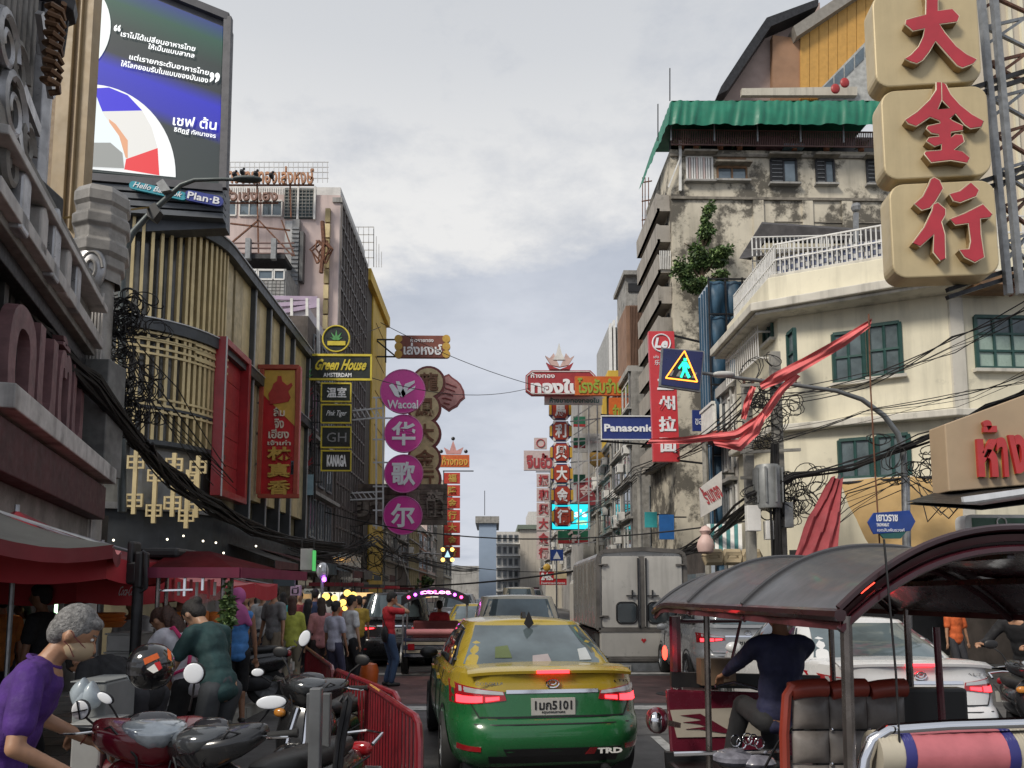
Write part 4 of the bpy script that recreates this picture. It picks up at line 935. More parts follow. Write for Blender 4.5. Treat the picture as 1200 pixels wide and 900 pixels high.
# lower front of cream building: ground floor and canvas
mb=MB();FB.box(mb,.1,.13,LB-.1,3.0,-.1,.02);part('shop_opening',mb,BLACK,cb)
tn=thing('tan_canvas_awning','sagging tan canvas sheet stretched over the pavement below the cream building','awning',P(1040,640,18.5))
CAN=M('tan_canvas',(.5,.33,.14),.8,var=.12,sc=1.5)
cp=[[P(985,566,19.5),P(1060,558,19),P(1130,556,18.5)],[P(1000,600,19),P(1062,602,18.4),P(1130,606,18)],[P(1018,640,18.6),P(1065,640,18),P(1130,640,17.6)]]
def sheet(rows,n=8,wr=.06,seed=0):
 def f(u,v):
  a=(len(rows)-1)*v;i=min(int(a),len(rows)-2);b=a-i;r0,r1=rows[i],rows[i+1]
  def al(r):c=(len(r)-1)*u;j=min(int(c),len(r)-2);return r[j].lerp(r[j+1],c-j)
  p=al(r0).lerp(al(r1),b);return p+Vector((0,wr*math.sin(u*19+seed+v*4),wr*.6*math.sin(v*13+u*7+seed)))
 mb=MB();mb.grid(f,n*2,n);return mb
part('canvas',sheet(cp),CAN,tn);mb=MB();mb.bar(P(985,566,19.5),P(1130,556,18.5),.05);part('top_rail',mb,DARK,tn)
rd=thing('red_folded_parasol','dull red closed market parasol leaning by the utility pole','parasol',P(965,660,17.5))
part('canopy',sheet([[P(974,560,17.6),P(988,560,17.4)],[P(948,606,17.6),P(986,612,17.2)],[P(926,662,17.6),P(978,664,17.2)]],8,.06),M('dull_red_canvas',(.34,.06,.07),.8,var=.15),rd)
mb=MB();mb.bar(P(984,556,17.7),P(950,700,17.7),.05);part('pole',mb,STEEL,rd)
# Thai gold shop sign board at right edge
F=FY(13.0);tg=thing('gold_shop_fascia_sign','tan fascia board with big raised red Thai letters','sign',P(1160,572,13))
mb=MB();F.poly(mb,[(1107,497),(1230,452),(1230,566),(1112,576)],-.5,0);part('board',mb,M('tan_board',(.42,.31,.2),.5,var=.08,sc=1),tg,bevel=.02)
RL=M('raised_red_letter',(.45,.03,.03),.35,var=.1,coat=.3)
for ch,a in(('ห',(1141,516,1164,560)),('้',(1147,494,1163,508)),('า',(1164,514,1176,560)),('ง',(1178,511,1198,556)),('ท',(1202,508,1225,552))):
 ptext(ch,F,*[v+2.5 if i in(0,2)else v for i,v in enumerate(a)],.0,GOLDL,tg,depth=.06,bold=.06);ptext(ch,F,*a,.06,RL,tg,depth=.06,bold=.04)
aw=thing('dark_shop_awning','dark awning with white fluorescent edge under the tan fascia board','awning',P(1150,590,13))
mb=MB();mb.add([P(1062,588,12.5),P(1112,572,14),P(1230,562,14),P(1230,580,11.5),P(1150,592,11.5)],[(0,1,2,3,4)]);mb.add([P(1062,591,12.5),P(1112,575,14),P(1230,566,14),P(1230,588,11.5),P(1150,598,11.5)],[(4,3,2,1,0)]);part('canvas',mb,BLACK,aw)
mb=MB();mb.bar(P(1128,586,12),P(1215,574,12),.06,.1);part('white_gutter',mb,M('white_gutter',(.7,.72,.75),.4),aw)
gs=thing('green_white_light_box','green light box sign with white rounded frame behind the tuk-tuk roof','sign',P(1170,625,14))
F=FY(14.0);a=F.uv(1130,603);b=F.uv(1225,625);mb=MB();F.upoly(mb,rrect(a[0],b[1],b[0],a[1],.12),-.3,0);part('case',mb,WHITEP,gs)
mb=MB();F.pbox(mb,1139,607,1225,622,.0,.01);part('panel',mb,M('bank_green',(.03,.1,.05),.4),gs);mb=MB();c=F.uv(1173,612);mb.tube([F.pt(c[0]+.09*math.cos(t),c[1]+.09*math.sin(t),.02)for t in[i*.5 for i in range(14)]],.015,5);part('ring_logo',mb,WHITEP,gs)
# right-hand row under the canvas: ground floor back wall so that the stalls have something behind them
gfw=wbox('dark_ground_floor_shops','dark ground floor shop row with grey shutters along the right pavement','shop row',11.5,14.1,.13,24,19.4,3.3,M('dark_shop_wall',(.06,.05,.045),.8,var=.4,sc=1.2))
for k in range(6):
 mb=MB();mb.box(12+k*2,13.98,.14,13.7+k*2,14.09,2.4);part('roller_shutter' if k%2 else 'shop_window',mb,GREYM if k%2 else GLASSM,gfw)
# big stacked sign on steel lattice
STROKES={'大':[[(1078.3,-6.7),(1094.4,-6.7),(1094.4,20.6),(1111.1,18.3),(1119.1,26.7),(1116.7,33.3),(1096.1,36.1),(1102.2,45.6),(1115.6,61.7),(1127.8,71.1),(1139.4,76.7),(1135.6,81.7),(1122.8,86.7),(1116.7,83.9),(1103.3,68.9),(1091.7,55.6),(1084.4,67.8),(1076.7,77.8),(1070.0,81.7),(1062.8,79.4),(1056.4,76.1),(1063.3,71.7),(1072.2,62.2),(1077.8,50.0),(1079.1,41.1),(1065.6,43.9),(1056.7,36.1),(1057.8,31.1),(1070.0,27.8),(1080.6,25.0),(1081.1,8.9)]],
'金':[[(1092.7,103.3),(1098.3,103.5),(1098.7,123.7),(1094.0,135.0),(1108.3,133.7),(1099.1,123.7),(1098.7,103.5),(1103.3,105.7),(1109.3,117.7),(1120.0,129.7),(1133.3,140.3),(1147.3,148.3),(1144.7,155.0),(1132.0,157.0),(1125.3,152.3),(1114.7,139.7),(1108.0,145.7),(1112.0,148.3),(1123.3,153.7),(1123.3,159.0),(1109.3,161.0),(1109.3,167.7),(1114.7,163.7),(1122.7,164.3),(1124.7,172.3),(1112.7,181.7),(1122.7,183.7),(1131.3,191.0),(1128.0,197.0),(1109.3,193.7),(1086.7,196.3),(1078.7,186.3),(1080.0,183.7),(1098.7,182.3),(1098.7,175.0),(1090.7,177.7),(1081.3,171.7),(1084.0,167.7),(1096.0,166.3),(1095.3,163.7),(1086.7,162.3),(1081.3,157.0),(1082.7,154.3),(1097.3,151.0),(1096.7,148.3),(1085.3,143.7),(1069.3,154.3),(1060.0,151.0),(1056.7,147.0),(1070.7,137.7),(1085.3,123.7),(1092.7,112.3)]],
'行':[[(1090.3,213.7),(1096.3,217.0),(1100.3,226.3),(1091.7,241.0),(1085.0,249.0),(1075.7,251.7),(1067.0,244.3),(1077.0,235.7),(1083.7,222.3),(1086.3,215.7)],[(1094.3,243.0),(1103.0,250.3),(1103.0,257.0),(1098.3,265.0),(1102.3,279.7),(1103.0,307.7),(1097.0,310.3),(1089.0,300.3),(1089.7,279.7),(1073.7,293.7),(1065.0,289.7),(1078.3,271.7),(1087.7,251.7),(1089.0,245.0)],[(1132.3,219.7),(1141.7,228.3),(1138.3,235.7),(1119.7,243.0),(1112.3,241.0),(1107.7,233.0),(1119.7,229.7)],[(1146.3,245.0),(1157.0,256.3),(1154.3,260.3),(1143.0,261.7),(1143.7,279.7),(1147.7,306.3),(1137.0,312.3),(1125.0,306.3),(1119.0,297.7),(1130.3,297.0),(1132.3,287.7),(1129.7,267.0),(1114.3,269.0),(1108.3,262.3),(1125.0,255.7)]]}
YB_=12.0;sgn=thing('stacked_gold_character_sign','three huge gold rounded boxes with raised red Chinese characters, one above another','sign',P(1100,325,YB_))
Fg=Fr(P(1095,160,YB_),(1,-.12));GBX=M('gold_box_enamel',(.52,.42,.245),.4,.15,var=.06,sc=1.5,streak=.15);GBE=M('gold_box_side',(.36,.26,.13),.45,.2,var=.08)
for ch,(x0_,y0_,x1_,y1_),(a0,b0,a1,b1)in(('大',(1024,-12,1148,99),(1052,-12,1140,90)),('金',(1034,103,1160,208),(1056,105,1148,200)),('行',(1044,213,1169,324),(1064,216,1158,315))):
 u0,v1=Fg.uv(x0_,(y0_+y1_)/2)[0],Fg.uv((x0_+x1_)/2,y0_)[1];u1,v0=Fg.uv(x1_,(y0_+y1_)/2)[0],Fg.uv((x0_+x1_)/2,y1_)[1]
 mb=MB();Fg.upoly(mb,rrect(u0,v0,u1,v1,.24,6),-.42,0);bx=part('sign_box',mb,[GBX],sgn,bevel=.025)
 for si,st_k in enumerate(STROKES[ch]):
  q=[Vector(Fg.uv(x,y))for x,y in st_k];n_=len(q);ar=sum(q[i].x*q[(i+1)%n_].y-q[(i+1)%n_].x*q[i].y for i in range(n_));sg_=1 if ar>0 else-1
  def grow(e):
   out=[]
   for i in range(n_):
    d_=(q[(i+1)%n_]-q[i-1]).normalized();out.append(tuple(q[i]+Vector((d_.y,-d_.x))*e*sg_))
   return out
  mb=MB();Fg.upoly(mb,grow(.0),-.02,.14+.002*si);part('letter_return',mb,M('letter_return_gold',(.3,.2,.09),.4,.3),bx)
  mb=MB();mb.tube([Fg.pt(*c_,.145+.002*si)for c_ in grow(.004)+grow(.004)[:1]],.011,5);part('letter_rim',mb,M('pale_rim',(.6,.5,.36),.4),bx)
  mb=MB();Fg.upoly(mb,grow(-.006),.141+.002*si,.158+.002*si);part('letter_face',mb,M('big_red_enamel',(.42,.025,.04),.4,var=.08,coat=.25),bx,bevel=.004)
lt=thing('steel_lattice_tower','grey steel lattice holding the stacked gold character boxes','lattice',P(1175,330,12.5))
for px0,px1 in((1148,1182),(1163,1196),(1205,1225)):
 mb=MB();mb.bar(P(px0,-20,12.4),P(px1,345,12.4),.1);part('post',mb,GREYM,lt)
for k in range(9):
 y=-10+k*42
 for a,b in(((1150+k*4,y),(1215,y-14)),((1150+k*4,y),(1215,y+30)),((1152+k*4,y+20),(1215,y-20))):
  mb=MB();mb.bar(P(*a,12.5),P(*b,13.2),.05);part('brace',mb,GREYM if k%2 else RUST,lt)
for y in(95,208,322):
 for d in(0,9):
  mb=MB();mb.bar(P(1110,y+d+18,12.3),P(1215,y-16+d,12.6),.07);part('arm',mb,DARK,lt)
# pale blocks behind the lattice and the tall orange building
pb=wbox('pale_block_behind_lattice','plain cream block behind the steel lattice at the frame edge','building',P(1147,0,23).x,23,.13,P(1300,0,23).x,23.6,P(0,-120,23).z,M('plain_cream',(.55,.49,.4),.8,var=.06,sc=.4,streak=.15))
for k in range(5):
 mb=MB();X=P(1150+k*14,0,23).x;mb.box(X,22.9,8,X+.1,23,P(0,-110,23).z);part('rib',mb,CRM,pb)
OB=M('orange_cladding',(.55,.3,.07),.6,var=.08,streak=.12);BRW=M('brown_render',(.3,.17,.1),.8,var=.15,sc=.5)
ob=thing('orange_clad_building','tall orange clad building with brown flank and raking roof beam','building',P(930,110,52))
Fo=FY(50.0)
mb=MB();Fo.poly(mb,[(838,120),(850,95),(898,34),(965,-5),(965,140),(838,140)],-8,-.6);part('flank',mb,M('pinkish_render',(.36,.27,.24),.8,var=.15,sc=.5),ob)
mb=MB();Fo.poly(mb,[(906,40),(941,44),(941,130),(906,130)],-.59,-.1);part('brown_bay',mb,BRW,ob)
mb=MB();Fo.poly(mb,[(838,118),(842,108),(872,62),(895,28),(955,6),(955,14),(900,38),(850,112)],-1,.6);part('roof_edge',mb,DARK,ob)
for k in range(9):
 x=938+k*11;mb=MB();Fo.poly(mb,[(x,36-k*8),(x+10.4,31-k*8),(x+10.4,130),(x,130)],-.6,0);part('cladding_panel',mb,OB,ob)
mb=MB();Fo.poly(mb,[(926,38),(1032,-32),(1038,-22),(930,50)],-.6,.6);part('roof_beam',mb,M('grey_beam',(.25,.23,.2),.7),ob)
mb=MB();Fo.poly(mb,[(958,108),(1014,50),(1034,40),(1034,130),(958,130)],0,.25);part('stair_glazing',mb,M('stair_wall',(.4,.4,.38),.6,var=.2),ob)
for k in range(5):
 mb=MB();Fo.poly(mb,[(964+k*12,104-k*12),(974+k*12,94-k*12),(974+k*12,108-k*12),(964+k*12,118-k*12)],.26,.3);part('stair_pane',mb,GLASSM,ob)
for q in((979,104),(990,97)):
 mb=MB();mb.ball(P(*q,48.5),.32,.12,.36,14);solo('satellite_dish','round red dish on the stair railing, %s'%('lower of the two' if q[0]<985 else 'upper of the two'),'dish',mb,M('dish_red',(.35,.03,.03),.5))
mb=MB();Fo.poly(mb,[(866,110),(1000,108),(1000,118),(866,118)],.3,.6);part('terrace_wall',mb,CREAMF,ob)
# stained tall building with green awning
Ys_=38.0;XS_=9.15;STN=M('black_stained_plaster',(.56,.51,.41),.9,var=.15,sc=.6,streak=.3,dirt=(.475,.55,.88),dsc=.5,dcol=(.06,.054,.045),bump=.2)
st=thing('stained_tall_building','tall mould stained building with green roof awning and stacked balconies','building',(12,Ys_+5,.13))
ztop=P(0,165,Ys_).z
mb=MB();mb.box(XS_,Ys_,.13,P(1050,0,Ys_).x,44.5,ztop);part('wall',mb,STN,st)
for y,h in((222,3),(171,3)):mb=MB();mb.box(XS_-.02,Ys_-.12,P(0,y+h,Ys_).z,P(1050,0,Ys_).x,Ys_,P(0,y,Ys_).z);part('string_course',mb,M('dirty_course',(.2,.18,.15),.9,var=.3),st)
for k,(x0_,x1_,y0_,y1_,g)in enumerate(((800,829,174,202,'shut'),(835,868,186,201,'glass'),(896,925,176,204,'half'),(948,968,176,204,'half'),(1006,1024,176,204,'half'))):
 z0_,z1_=P(0,y1_,Ys_).z,P(0,y0_,Ys_).z;X0,X1=P(x0_,0,Ys_).x,P(x1_,0,Ys_).x
 f=win(st,X0,Ys_,z0_,X1,Ys_,z1_,(0,-1,0),WOOD if g=='glass' else WHITEP if g=='shut' else DARK,GLASSM if g!='shut' else PLAST,1,t=.08)
 if g=='shut':
  for i in range(9):mb=MB();x=X0+.1+(X1-X0-.2)*i/9;mb.box(x,Ys_-.1,z0_+.05,x+.08,Ys_-.03,z1_-.05);part('shutter_slat',mb,WHITEP if i%3 else PINK,f)
 if g=='half':
  mb=MB();mb.box(X0+.03,Ys_-.04,z0_+.04,X0+(X1-X0)*.45,Ys_-.015,z1_-.04);part('dark_opening',mb,BLACK,f)
  for i in range(6):mb=MB();zc_=z0_+.1+i*(z1_-z0_-.2)/5;mb.bar((X0+.05,Ys_-.07,zc_),(X0+(X1-X0)*.45,Ys_-.07,zc_),.03);part('bar',mb,GREYM,f)
 mb=MB();mb.box(X0-.15,Ys_-.3,z0_-.16,X1+.15,Ys_,z0_-.06);part('sill',mb,PLAST,f)
 mb=MB();mb.box(X0-.2,Ys_-.5,z1_+.06,X1+.2,Ys_,z1_+.16);part('hood',mb,M('dirty_course',(.2,.18,.15),.9,var=.3),f)
mb=MB();mb.box(P(835,0,Ys_).x,Ys_-.05,P(0,186,Ys_).z,P(868,0,Ys_).x,Ys_,P(0,174,Ys_).z);part('plywood_panel',mb,WOOD,st)
for y in(250,310,360):mb=MB();mb.box(P(898,0,Ys_).x,Ys_-.05,P(0,y+1,Ys_).z,P(1050,0,Ys_).x,Ys_,P(0,y,Ys_).z);part('plaster_joint',mb,M('dirty_course',(.2,.18,.15),.9,var=.3),st)
# vertical pilaster strips (slightly proud)
for px in(874,930,975):mb=MB();mb.box(P(px,0,Ys_).x,Ys_-.1,P(0,330,Ys_).z,P(px+12,0,Ys_).x,Ys_,P(0,224,Ys_).z);part('pilaster',mb,STN,st)
# roof garden railing, plants and green awning
rf=thing('roof_garden_railing','brown rail of thin bars with potted greenery under the green awning','railing',P(900,165,Ys_))
mb=MB();mb.box(-.02,-.02,0,.02,.02,.85);gm=mb.mesh('rail_bar',M('rail_brown',(.16,.09,.08),.6))
for i in range(118):X=P(783+i*2.05,0,37.6).x;inst('rail_bar',gm,rf,(X,37.6,ztop+.0))
for z in(.02,.84):mb=MB();mb.bar((P(783,0,37.6).x,37.6,ztop+z),(P(1025,0,37.6).x,37.6,ztop+z),.06);part('rail',mb,M('rail_brown',(.16,.09,.08),.6),rf)
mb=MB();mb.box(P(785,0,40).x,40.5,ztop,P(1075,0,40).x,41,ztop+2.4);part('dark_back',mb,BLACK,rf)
mb=MB();mb.box(P(880,0,37.9).x,37.8,ztop,P(910,0,37.9).x,38.2,ztop+.7);solo('rooftop_tub','maroon planter tub behind the roof railing','tub',mb,M('maroon_fascia',(.06,.015,.018),.6,var=.3,streak=.3))
mb=MB();mb.box(P(912,0,37.9).x,37.8,ztop+.1,P(935,0,37.9).x,38.2,ztop+.3);solo('rooftop_trough','pale blue trough behind the roof railing','trough',mb,M('pale_blue_board',(.25,.38,.45),.5))
LEAF=M('leaf_mid_green',(.10,.17,.05),.6,var=.5,sc=3);LEAFD=M('leaf_dark_green',(.05,.09,.03),.6,var=.4,sc=3);LEAFY=M('leaf_light_green',(.19,.27,.09),.6,var=.4,sc=3)
def foliage(c,rx,ry,rz,n,size,seed=0,clumps=9):
 """many small leaf blades gathered in uneven clumps"""
 rnd=random.Random(seed);mb=MB();c=Vector(c);cl=[]
 for _ in range(clumps):
  a=rnd.uniform(0,6.28);b=rnd.uniform(-1,1);r=rnd.uniform(.35,1)
  cl.append((Vector((math.cos(a)*math.sqrt(1-b*b)*rx*r,math.sin(a)*math.sqrt(1-b*b)*ry*r,b*rz*r)),rnd.uniform(.22,.5)))
 for _ in range(n):
  cc,cr=rnd.choice(cl);d=Vector((rnd.gauss(0,1),rnd.gauss(0,1),rnd.gauss(0,1))).normalized()*(rnd.random()**.4)
  p=c+cc+Vector((d.x*rx*cr,d.y*ry*cr,d.z*rz*cr));s=size*rnd.uniform(.6,1.4)
  t=Vector((rnd.gauss(0,1),rnd.gauss(0,1),rnd.gauss(0,.6)-.3)).normalized();q=t.cross(Vector((rnd.gauss(0,1),rnd.gauss(0,1),rnd.gauss(0,1)))).normalized()*(s*.28)
  mb.m=rnd.choice((0,0,1,1,2));mb.add([p,p+t*s*.5+q,p+t*s,p+t*s*.5-q],[(0,1,2,3)])
 return mb
LM=[LEAF,LEAFD,LEAFY]
for k,(px,w,h)in enumerate(((795,7,3),(812,9,4),(862,10,5),(925,12,6),(962,9,4),(1002,8,5),(840,8,4))):
 pt_=thing('potted_roof_plant','potted green roof plant behind the brown rail, %s'%['nearest the awning corner','over the shuttered window','above the plywood window','above the widest barred window','above the narrow barred window','nearest the gold box sign','between the shutter and plywood windows'][k],'plant',(P(px,0,37.9).x,37.95,ztop),group='plants on the roof garden')
 s_=38/900;part('foliage',foliage((P(px,0,37.9).x,38.0,ztop+.35+h*s_*.5),w*s_,.3,h*s_,260,.16,k),LM,pt_)
 mb=MB();mb.cyl((P(px,0,37.9).x,38.0,ztop+.02),(P(px,0,37.9).x,38.0,ztop+.3),.14,10,.18);part('pot',mb,M('terracotta_pot',(.3,.12,.06),.8),pt_)
ga=thing('green_roof_awning','bright green corrugated awning along the roof of the stained building','awning',P(900,130,37))
GA=M('green_awning_sheet',(.008,.16,.095),.5,var=.12,sc=2,streak=.1)
A0,A1,B0,B1=P(787,118,36.9),P(1040,118,36.9),P(783,146,36.6),P(1040,146,36.6);n=18
mb=MB();mb.grid(lambda u,v:A0.lerp(A1,u).lerp(B0.lerp(B1,u),v)+Vector((0,.12*noise.noise(Vector((u*38,v*.6,0)))-.1*math.sin(v*3),.10*noise.noise(Vector((u*17,3,0)))*v)),180,5)
part('front_sheet',mb,GA,ga)
mb=MB();C0,C1=Vector((A0.x-.1,41.5,A0.z-.1)),Vector((B0.x-.5,41.8,B0.z-.7))
mb.grid(lambda u,v:A0.lerp(C0,u).lerp(B0.lerp(C1,u),v)+Vector((-.05*abs(math.sin(u*30)),0,.05*math.sin(u*21)*v)),50,4);part('side_sheet',mb,GA,ga)
mb=MB();mb.add([A0,A1,Vector((A1.x,42,A1.z+.3)),Vector((A0.x,42,A0.z+.3))],[(0,1,2,3)]);part('roof_sheet',mb,GA,ga)
for k in range(6):mb=MB();X=A0.x+(A1.x-A0.x)*k/5;mb.bar((X,37.2,ztop),(X,37.1,A0.z),.07);part('post',mb,GREYM,ga)
for px,y0_,y1_ in((785,80,118),(771,122,165)):mb=MB();mb.bar(P(px,y0_,37.5),P(px,y1_,37.5),.05);solo('roof_aerial','thin %s aerial mast rising at the green awning corner'%('tall' if px==785 else 'short'),'aerial',mb,DARK)
# balconies on the street side
BAL=M('tan_balcony',(.36,.33,.29),.85,var=.12,sc=.8,streak=.45,dirt=.25)
for k in range(9):
 zc_=P(0,232+k*37,Ys_).z
 if zc_<4:break
 mb=MB();mb.box(XS_-.7,Ys_+.3,zc_-.15,XS_,44,zc_);b_=part('balcony',mb,BAL,st)
 mb=MB();mb.prism([(XS_-.7,zc_-.15),(XS_-.55,zc_-.15),(XS_-.55,zc_+.75),(XS_-.72,zc_+.85)],lambda a,b,d:Vector((a,d,b)),Ys_+.3,44);part('balcony_front',mb,BAL,b_)
 mb=MB();mb.box(XS_-.55,Ys_+.3,zc_,XS_-.02,Ys_+.45,zc_+.75);part('balcony_end',mb,BAL,b_)
 for j in range(3):mb=MB();mb.box(XS_-.06,Ys_+1+j*2.6,zc_+.02,XS_-.02,Ys_+2.6+j*2.6,zc_+1.25);part('balcony_door',mb,GLASSD if j%2 else BLACK,b_)
 if k==2:
  for j in range(7):mb=MB();mb.box(XS_-.62+j*.09,Ys_+.2,zc_,XS_-.58+j*.09,Ys_+.26,zc_+1.0);part('turned_baluster',mb,WHITEP,b_)
mb=MB();mb.bar(P(797,165,37.9),P(797,224,37.9),.13);mb.bar(P(797,185,37.8),P(783,220,37.8),.07);part('white_brace',mb,WHITEP,st)
for k in range(6):
 mb=MB()
 for px in(755,758,762):mb.bar(P(px-2+k*.0,208+k*22,45),P(px-2,232+k*22,45),.05)
 mb.bar(P(752,214+k*22,45),P(764,212+k*22,45),.06);part('fire_ladder_section',mb,RUST,st)
# tree growing on the wall ledge
tw=thing('wall_tree','leafy tree rooted on the wall of the stained building above the blue scaffold','tree',P(822,345,36.5))
mb=MB();s_=36.5/900
mb.tube([P(822,352,36.5),P(823,325,36.5),P(820,300,36.4),P(826,270,36.5),P(829,240,36.6)],.1,6,rs=[.14,.12,.1,.06,.03])
for a,b in(((822,330),(800,305)),((822,325),(848,300)),((820,305),(802,285)),((824,290),(838,272)),((822,340),(845,322))):mb.tube([P(*a,36.5),P((a[0]+b[0])/2,(a[1]+b[1])/2-4,36.3),P(*b,36.2)],.05,5,rs=[.06,.04,.02])
part('trunk',mb,M('bark_brown',(.12,.08,.05),.9,var=.3),tw)
for k,(px,py,w,h,n)in enumerate(((822,305,20,16,1500),(800,318,16,12,900),(842,300,14,12,900),(828,275,9,18,650),(830,248,5,10,250),(815,335,18,9,700),(846,322,10,7,350))):
 part('crown',foliage(P(px,py,36.4),w*s_,.7,h*s_,n*2,.17,30+k,16),LM,tw,kind='stuff')
# brown block with pale top beyond
bk=wbox('brown_roof_block','narrow brown and grey block just past the balconies','building',P(728,0,56).x,56,.13,P(757,0,56).x,60,P(0,352,56).z,M('brown_block',(.24,.14,.09),.8,var=.2,sc=.6))
mb=MB();mb.box(P(728,0,56).x,56,P(0,352,56).z,P(755,0,56).x,60,P(0,316,56).z);part('water_tank_room',mb,CONC,bk)
mb=MB();mb.box(P(731,0,55.9).x,55.9,P(0,336,56).z,P(748,0,56).x,56,P(0,326,56).z);part('opening',mb,BLACK,bk)
mb=MB();mb.box(P(726,0,55.5).x,55.5,P(0,318,56).z,P(757,0,56).x,60.5,P(0,313,56).z);part('roof_slab',mb,CONC,bk)
for i in range(14):mb=MB();X=P(732+i*1.7,0,56).x;mb.box(X,55.9,P(0,430,56).z,X+.05,56,P(0,352,56).z);part('cladding_rib',mb,M('brown_block_dark',(.16,.09,.06),.8),bk)
fn=wbox('white_finned_tower','pale tower with narrow white fins behind the brown block','building',P(708,0,75).x,75,.13,P(733,0,75).x,84,P(0,378,75).z,M('tower_grey',(.35,.35,.34),.8,var=.15,streak=.3))
for k,(px,yt)in enumerate(((709,376),(713,372),(718,366),(723,372),(728,360))):mb=MB();mb.box(P(px,0,74.6).x,74.3,3,P(px+2.4,0,74.6).x,75,P(0,yt,75).z);part('fin',mb,WHITEP,fn)
# blue netted scaffold
NET=M('blue_scaffold_net',(.025,.075,.13),.6,var=.3,sc=1.2,streak=.3)
bl=thing('blue_netted_scaffold','building wrapped in dark blue scaffold netting with pale blue cladding side','scaffold',(9.5,28,.13))
Yn=28.0
for i in range(3):
 for j in range(9):
  x0_,x1_=822+i*19,822+(i+1)*19;zt_,zb_=P(0,320+j*42,Yn).z,P(0,320+(j+1)*42,Yn).z
  if zb_<.2:continue
  A=P(x0_,0,Yn).x;B=P(x1_,0,Yn).x;mb=MB()
  mb.grid(lambda u,v:Vector((A+(B-A)*u,Yn+.1-.25*math.sin(u*math.pi)*math.sin(v*math.pi)+.04*math.sin(u*9+v*5+i),zb_+.02+(zt_-zb_-.04)*v)),6,6)
  part('net_panel',mb,NET,bl)
for i in range(4):mb=MB();X=P(822+i*19,0,Yn-.1).x;mb.bar((X,Yn-.05,.13),(X,Yn-.05,P(0,318,Yn).z),.06);part('scaffold_pole',mb,DARK,bl)
for j in range(9):mb=MB();Z=P(0,320+j*42,Yn).z;mb.bar((P(820,0,Yn).x,Yn-.07,max(Z,.3)),(P(880,0,Yn).x,Yn-.07,max(Z,.3)),.05);part('scaffold_pole',mb,DARK,bl)
mb=MB();mb.box(P(822,0,Yn).x+.02,Yn+.2,.13,14,29.6,P(0,322,Yn).z);part('wall',mb,M('pale_blue_cladding',(.42,.48,.56),.6,var=.08),bl)
for k in range(4):mb=MB();mb.box(P(822,0,Yn).x-.05,Yn+.25+k*.35,3,P(822,0,Yn).x+.015,Yn+.3+k*.35,P(0,326,Yn).z);part('cladding_rib',mb,NET,bl)
# white house with red trimmed balcony between scaffold and cream corner
wh=shopblock('white_balcony_house','white narrow house with red trimmed balustrade balcony beside the scaffold',26.1,27.9,P(0,446,26).z,M('off_white_house',(.5,.47,.42),.8,var=.1,streak=.35,dirt=.2),xf=XR,nf=3,depth=6)
REDT=M('red_trim',(.3,.05,.04),.6)
for zc_,ww in((PX(842,497,XR-.9).z,.8),):
 mb=MB();mb.box(XR-ww,26.2,zc_-.2,XR-.02,27.8,zc_);part('balcony_slab',mb,REDT,wh)
 mb=MB();mb.box(XR-ww-.03,26.2,zc_+.95,XR-ww+.1,27.8,zc_+1.05);part('balustrade_rail',mb,WHITEP,wh)
 mb=MB();mb.box(-.03,-.05,0,.03,.05,.95);gm=mb.mesh('baluster',WHITEP)
 for i in range(12):inst('baluster',gm,wh,(XR-ww+.04,26.3+i*.125,zc_))
 for i in range(4):inst('baluster',gm,wh,(XR-ww+.1+i*.2,26.25,zc_))
# lean-to roofs, window grille boxes on the street side of cream building (px 870-925)
gr=thing('projecting_window_cage','white steel window cage projecting over the pavement from the cream corner','cage',(8,24,8))
mb=MB()
z0_,z1_=PX(900,398,7.7).z,PX(900,330,7.7).z
for z in(z0_,(z0_+z1_)/2,z1_):mb.bar((8.0,22.6,z),(8.0,25.8,z),.05);mb.bar((8.0,22.6,z),(8.4,22.6,z),.05)
for i in range(17):mb.bar((8.0,22.6+i*.2,z0_),(8.0,22.6+i*.2,z1_),.03)
part('bars',mb,WHITEP,gr,kind='stuff')
# right row beyond
shopblock('concrete_frame_block','grey concrete framed block half hidden by the red noodle sign',45.2+1,54,15.5,CONC,xf=XR,nf=5)
shopblock('cream_right_row_house','cream row house past the concrete framed block',54.2,64,12.5,CREAMF,xf=XR,nf=4)
yt=thing('yellow_fin_building','building front with tall yellow and brown vertical fins behind the shop signs','building',(7.4,66,.13))
mb=MB();mb.box(XR-1,64.2,.13,16,74,P(0,440,64).z);part('wall',mb,PLAST,yt)
for k,(px,w,m)in enumerate(((700,4,YEL),(709,5,YEL),(716,2,BRW),(720,12,YEL),(733,3,BRW),(738,8,YEL))):
 mb=MB();mb.box(P(px,0,63.8).x,63.3-.1*(k%2),.13,P(px+w,0,63.8).x,64.19,P(0,452,64).z);part('fin',mb,m,yt)
mb=MB();mb.box(P(706,0,63).x,62.6,P(0,450,63).z,P(746,0,63).x,64.1,P(0,431,63).z);part('yellow_head_board',mb,YEL,yt,bevel=.03)
shopblock('grey_right_row_house','grey row house with balconies behind the octagon signs',74.2,90,13,PLAST,xf=XR-.5,nf=4,nw=3)
shopblock('far_right_pale_house','pale house at the far right end of the street',90.2,112,16,CREAMF,xf=XR-1,nf=5,nw=3)
shopblock('far_right_last_house','last grey house before the closing blocks',112.2,140,11,PLAST,xf=XR,nf=3,nw=3)
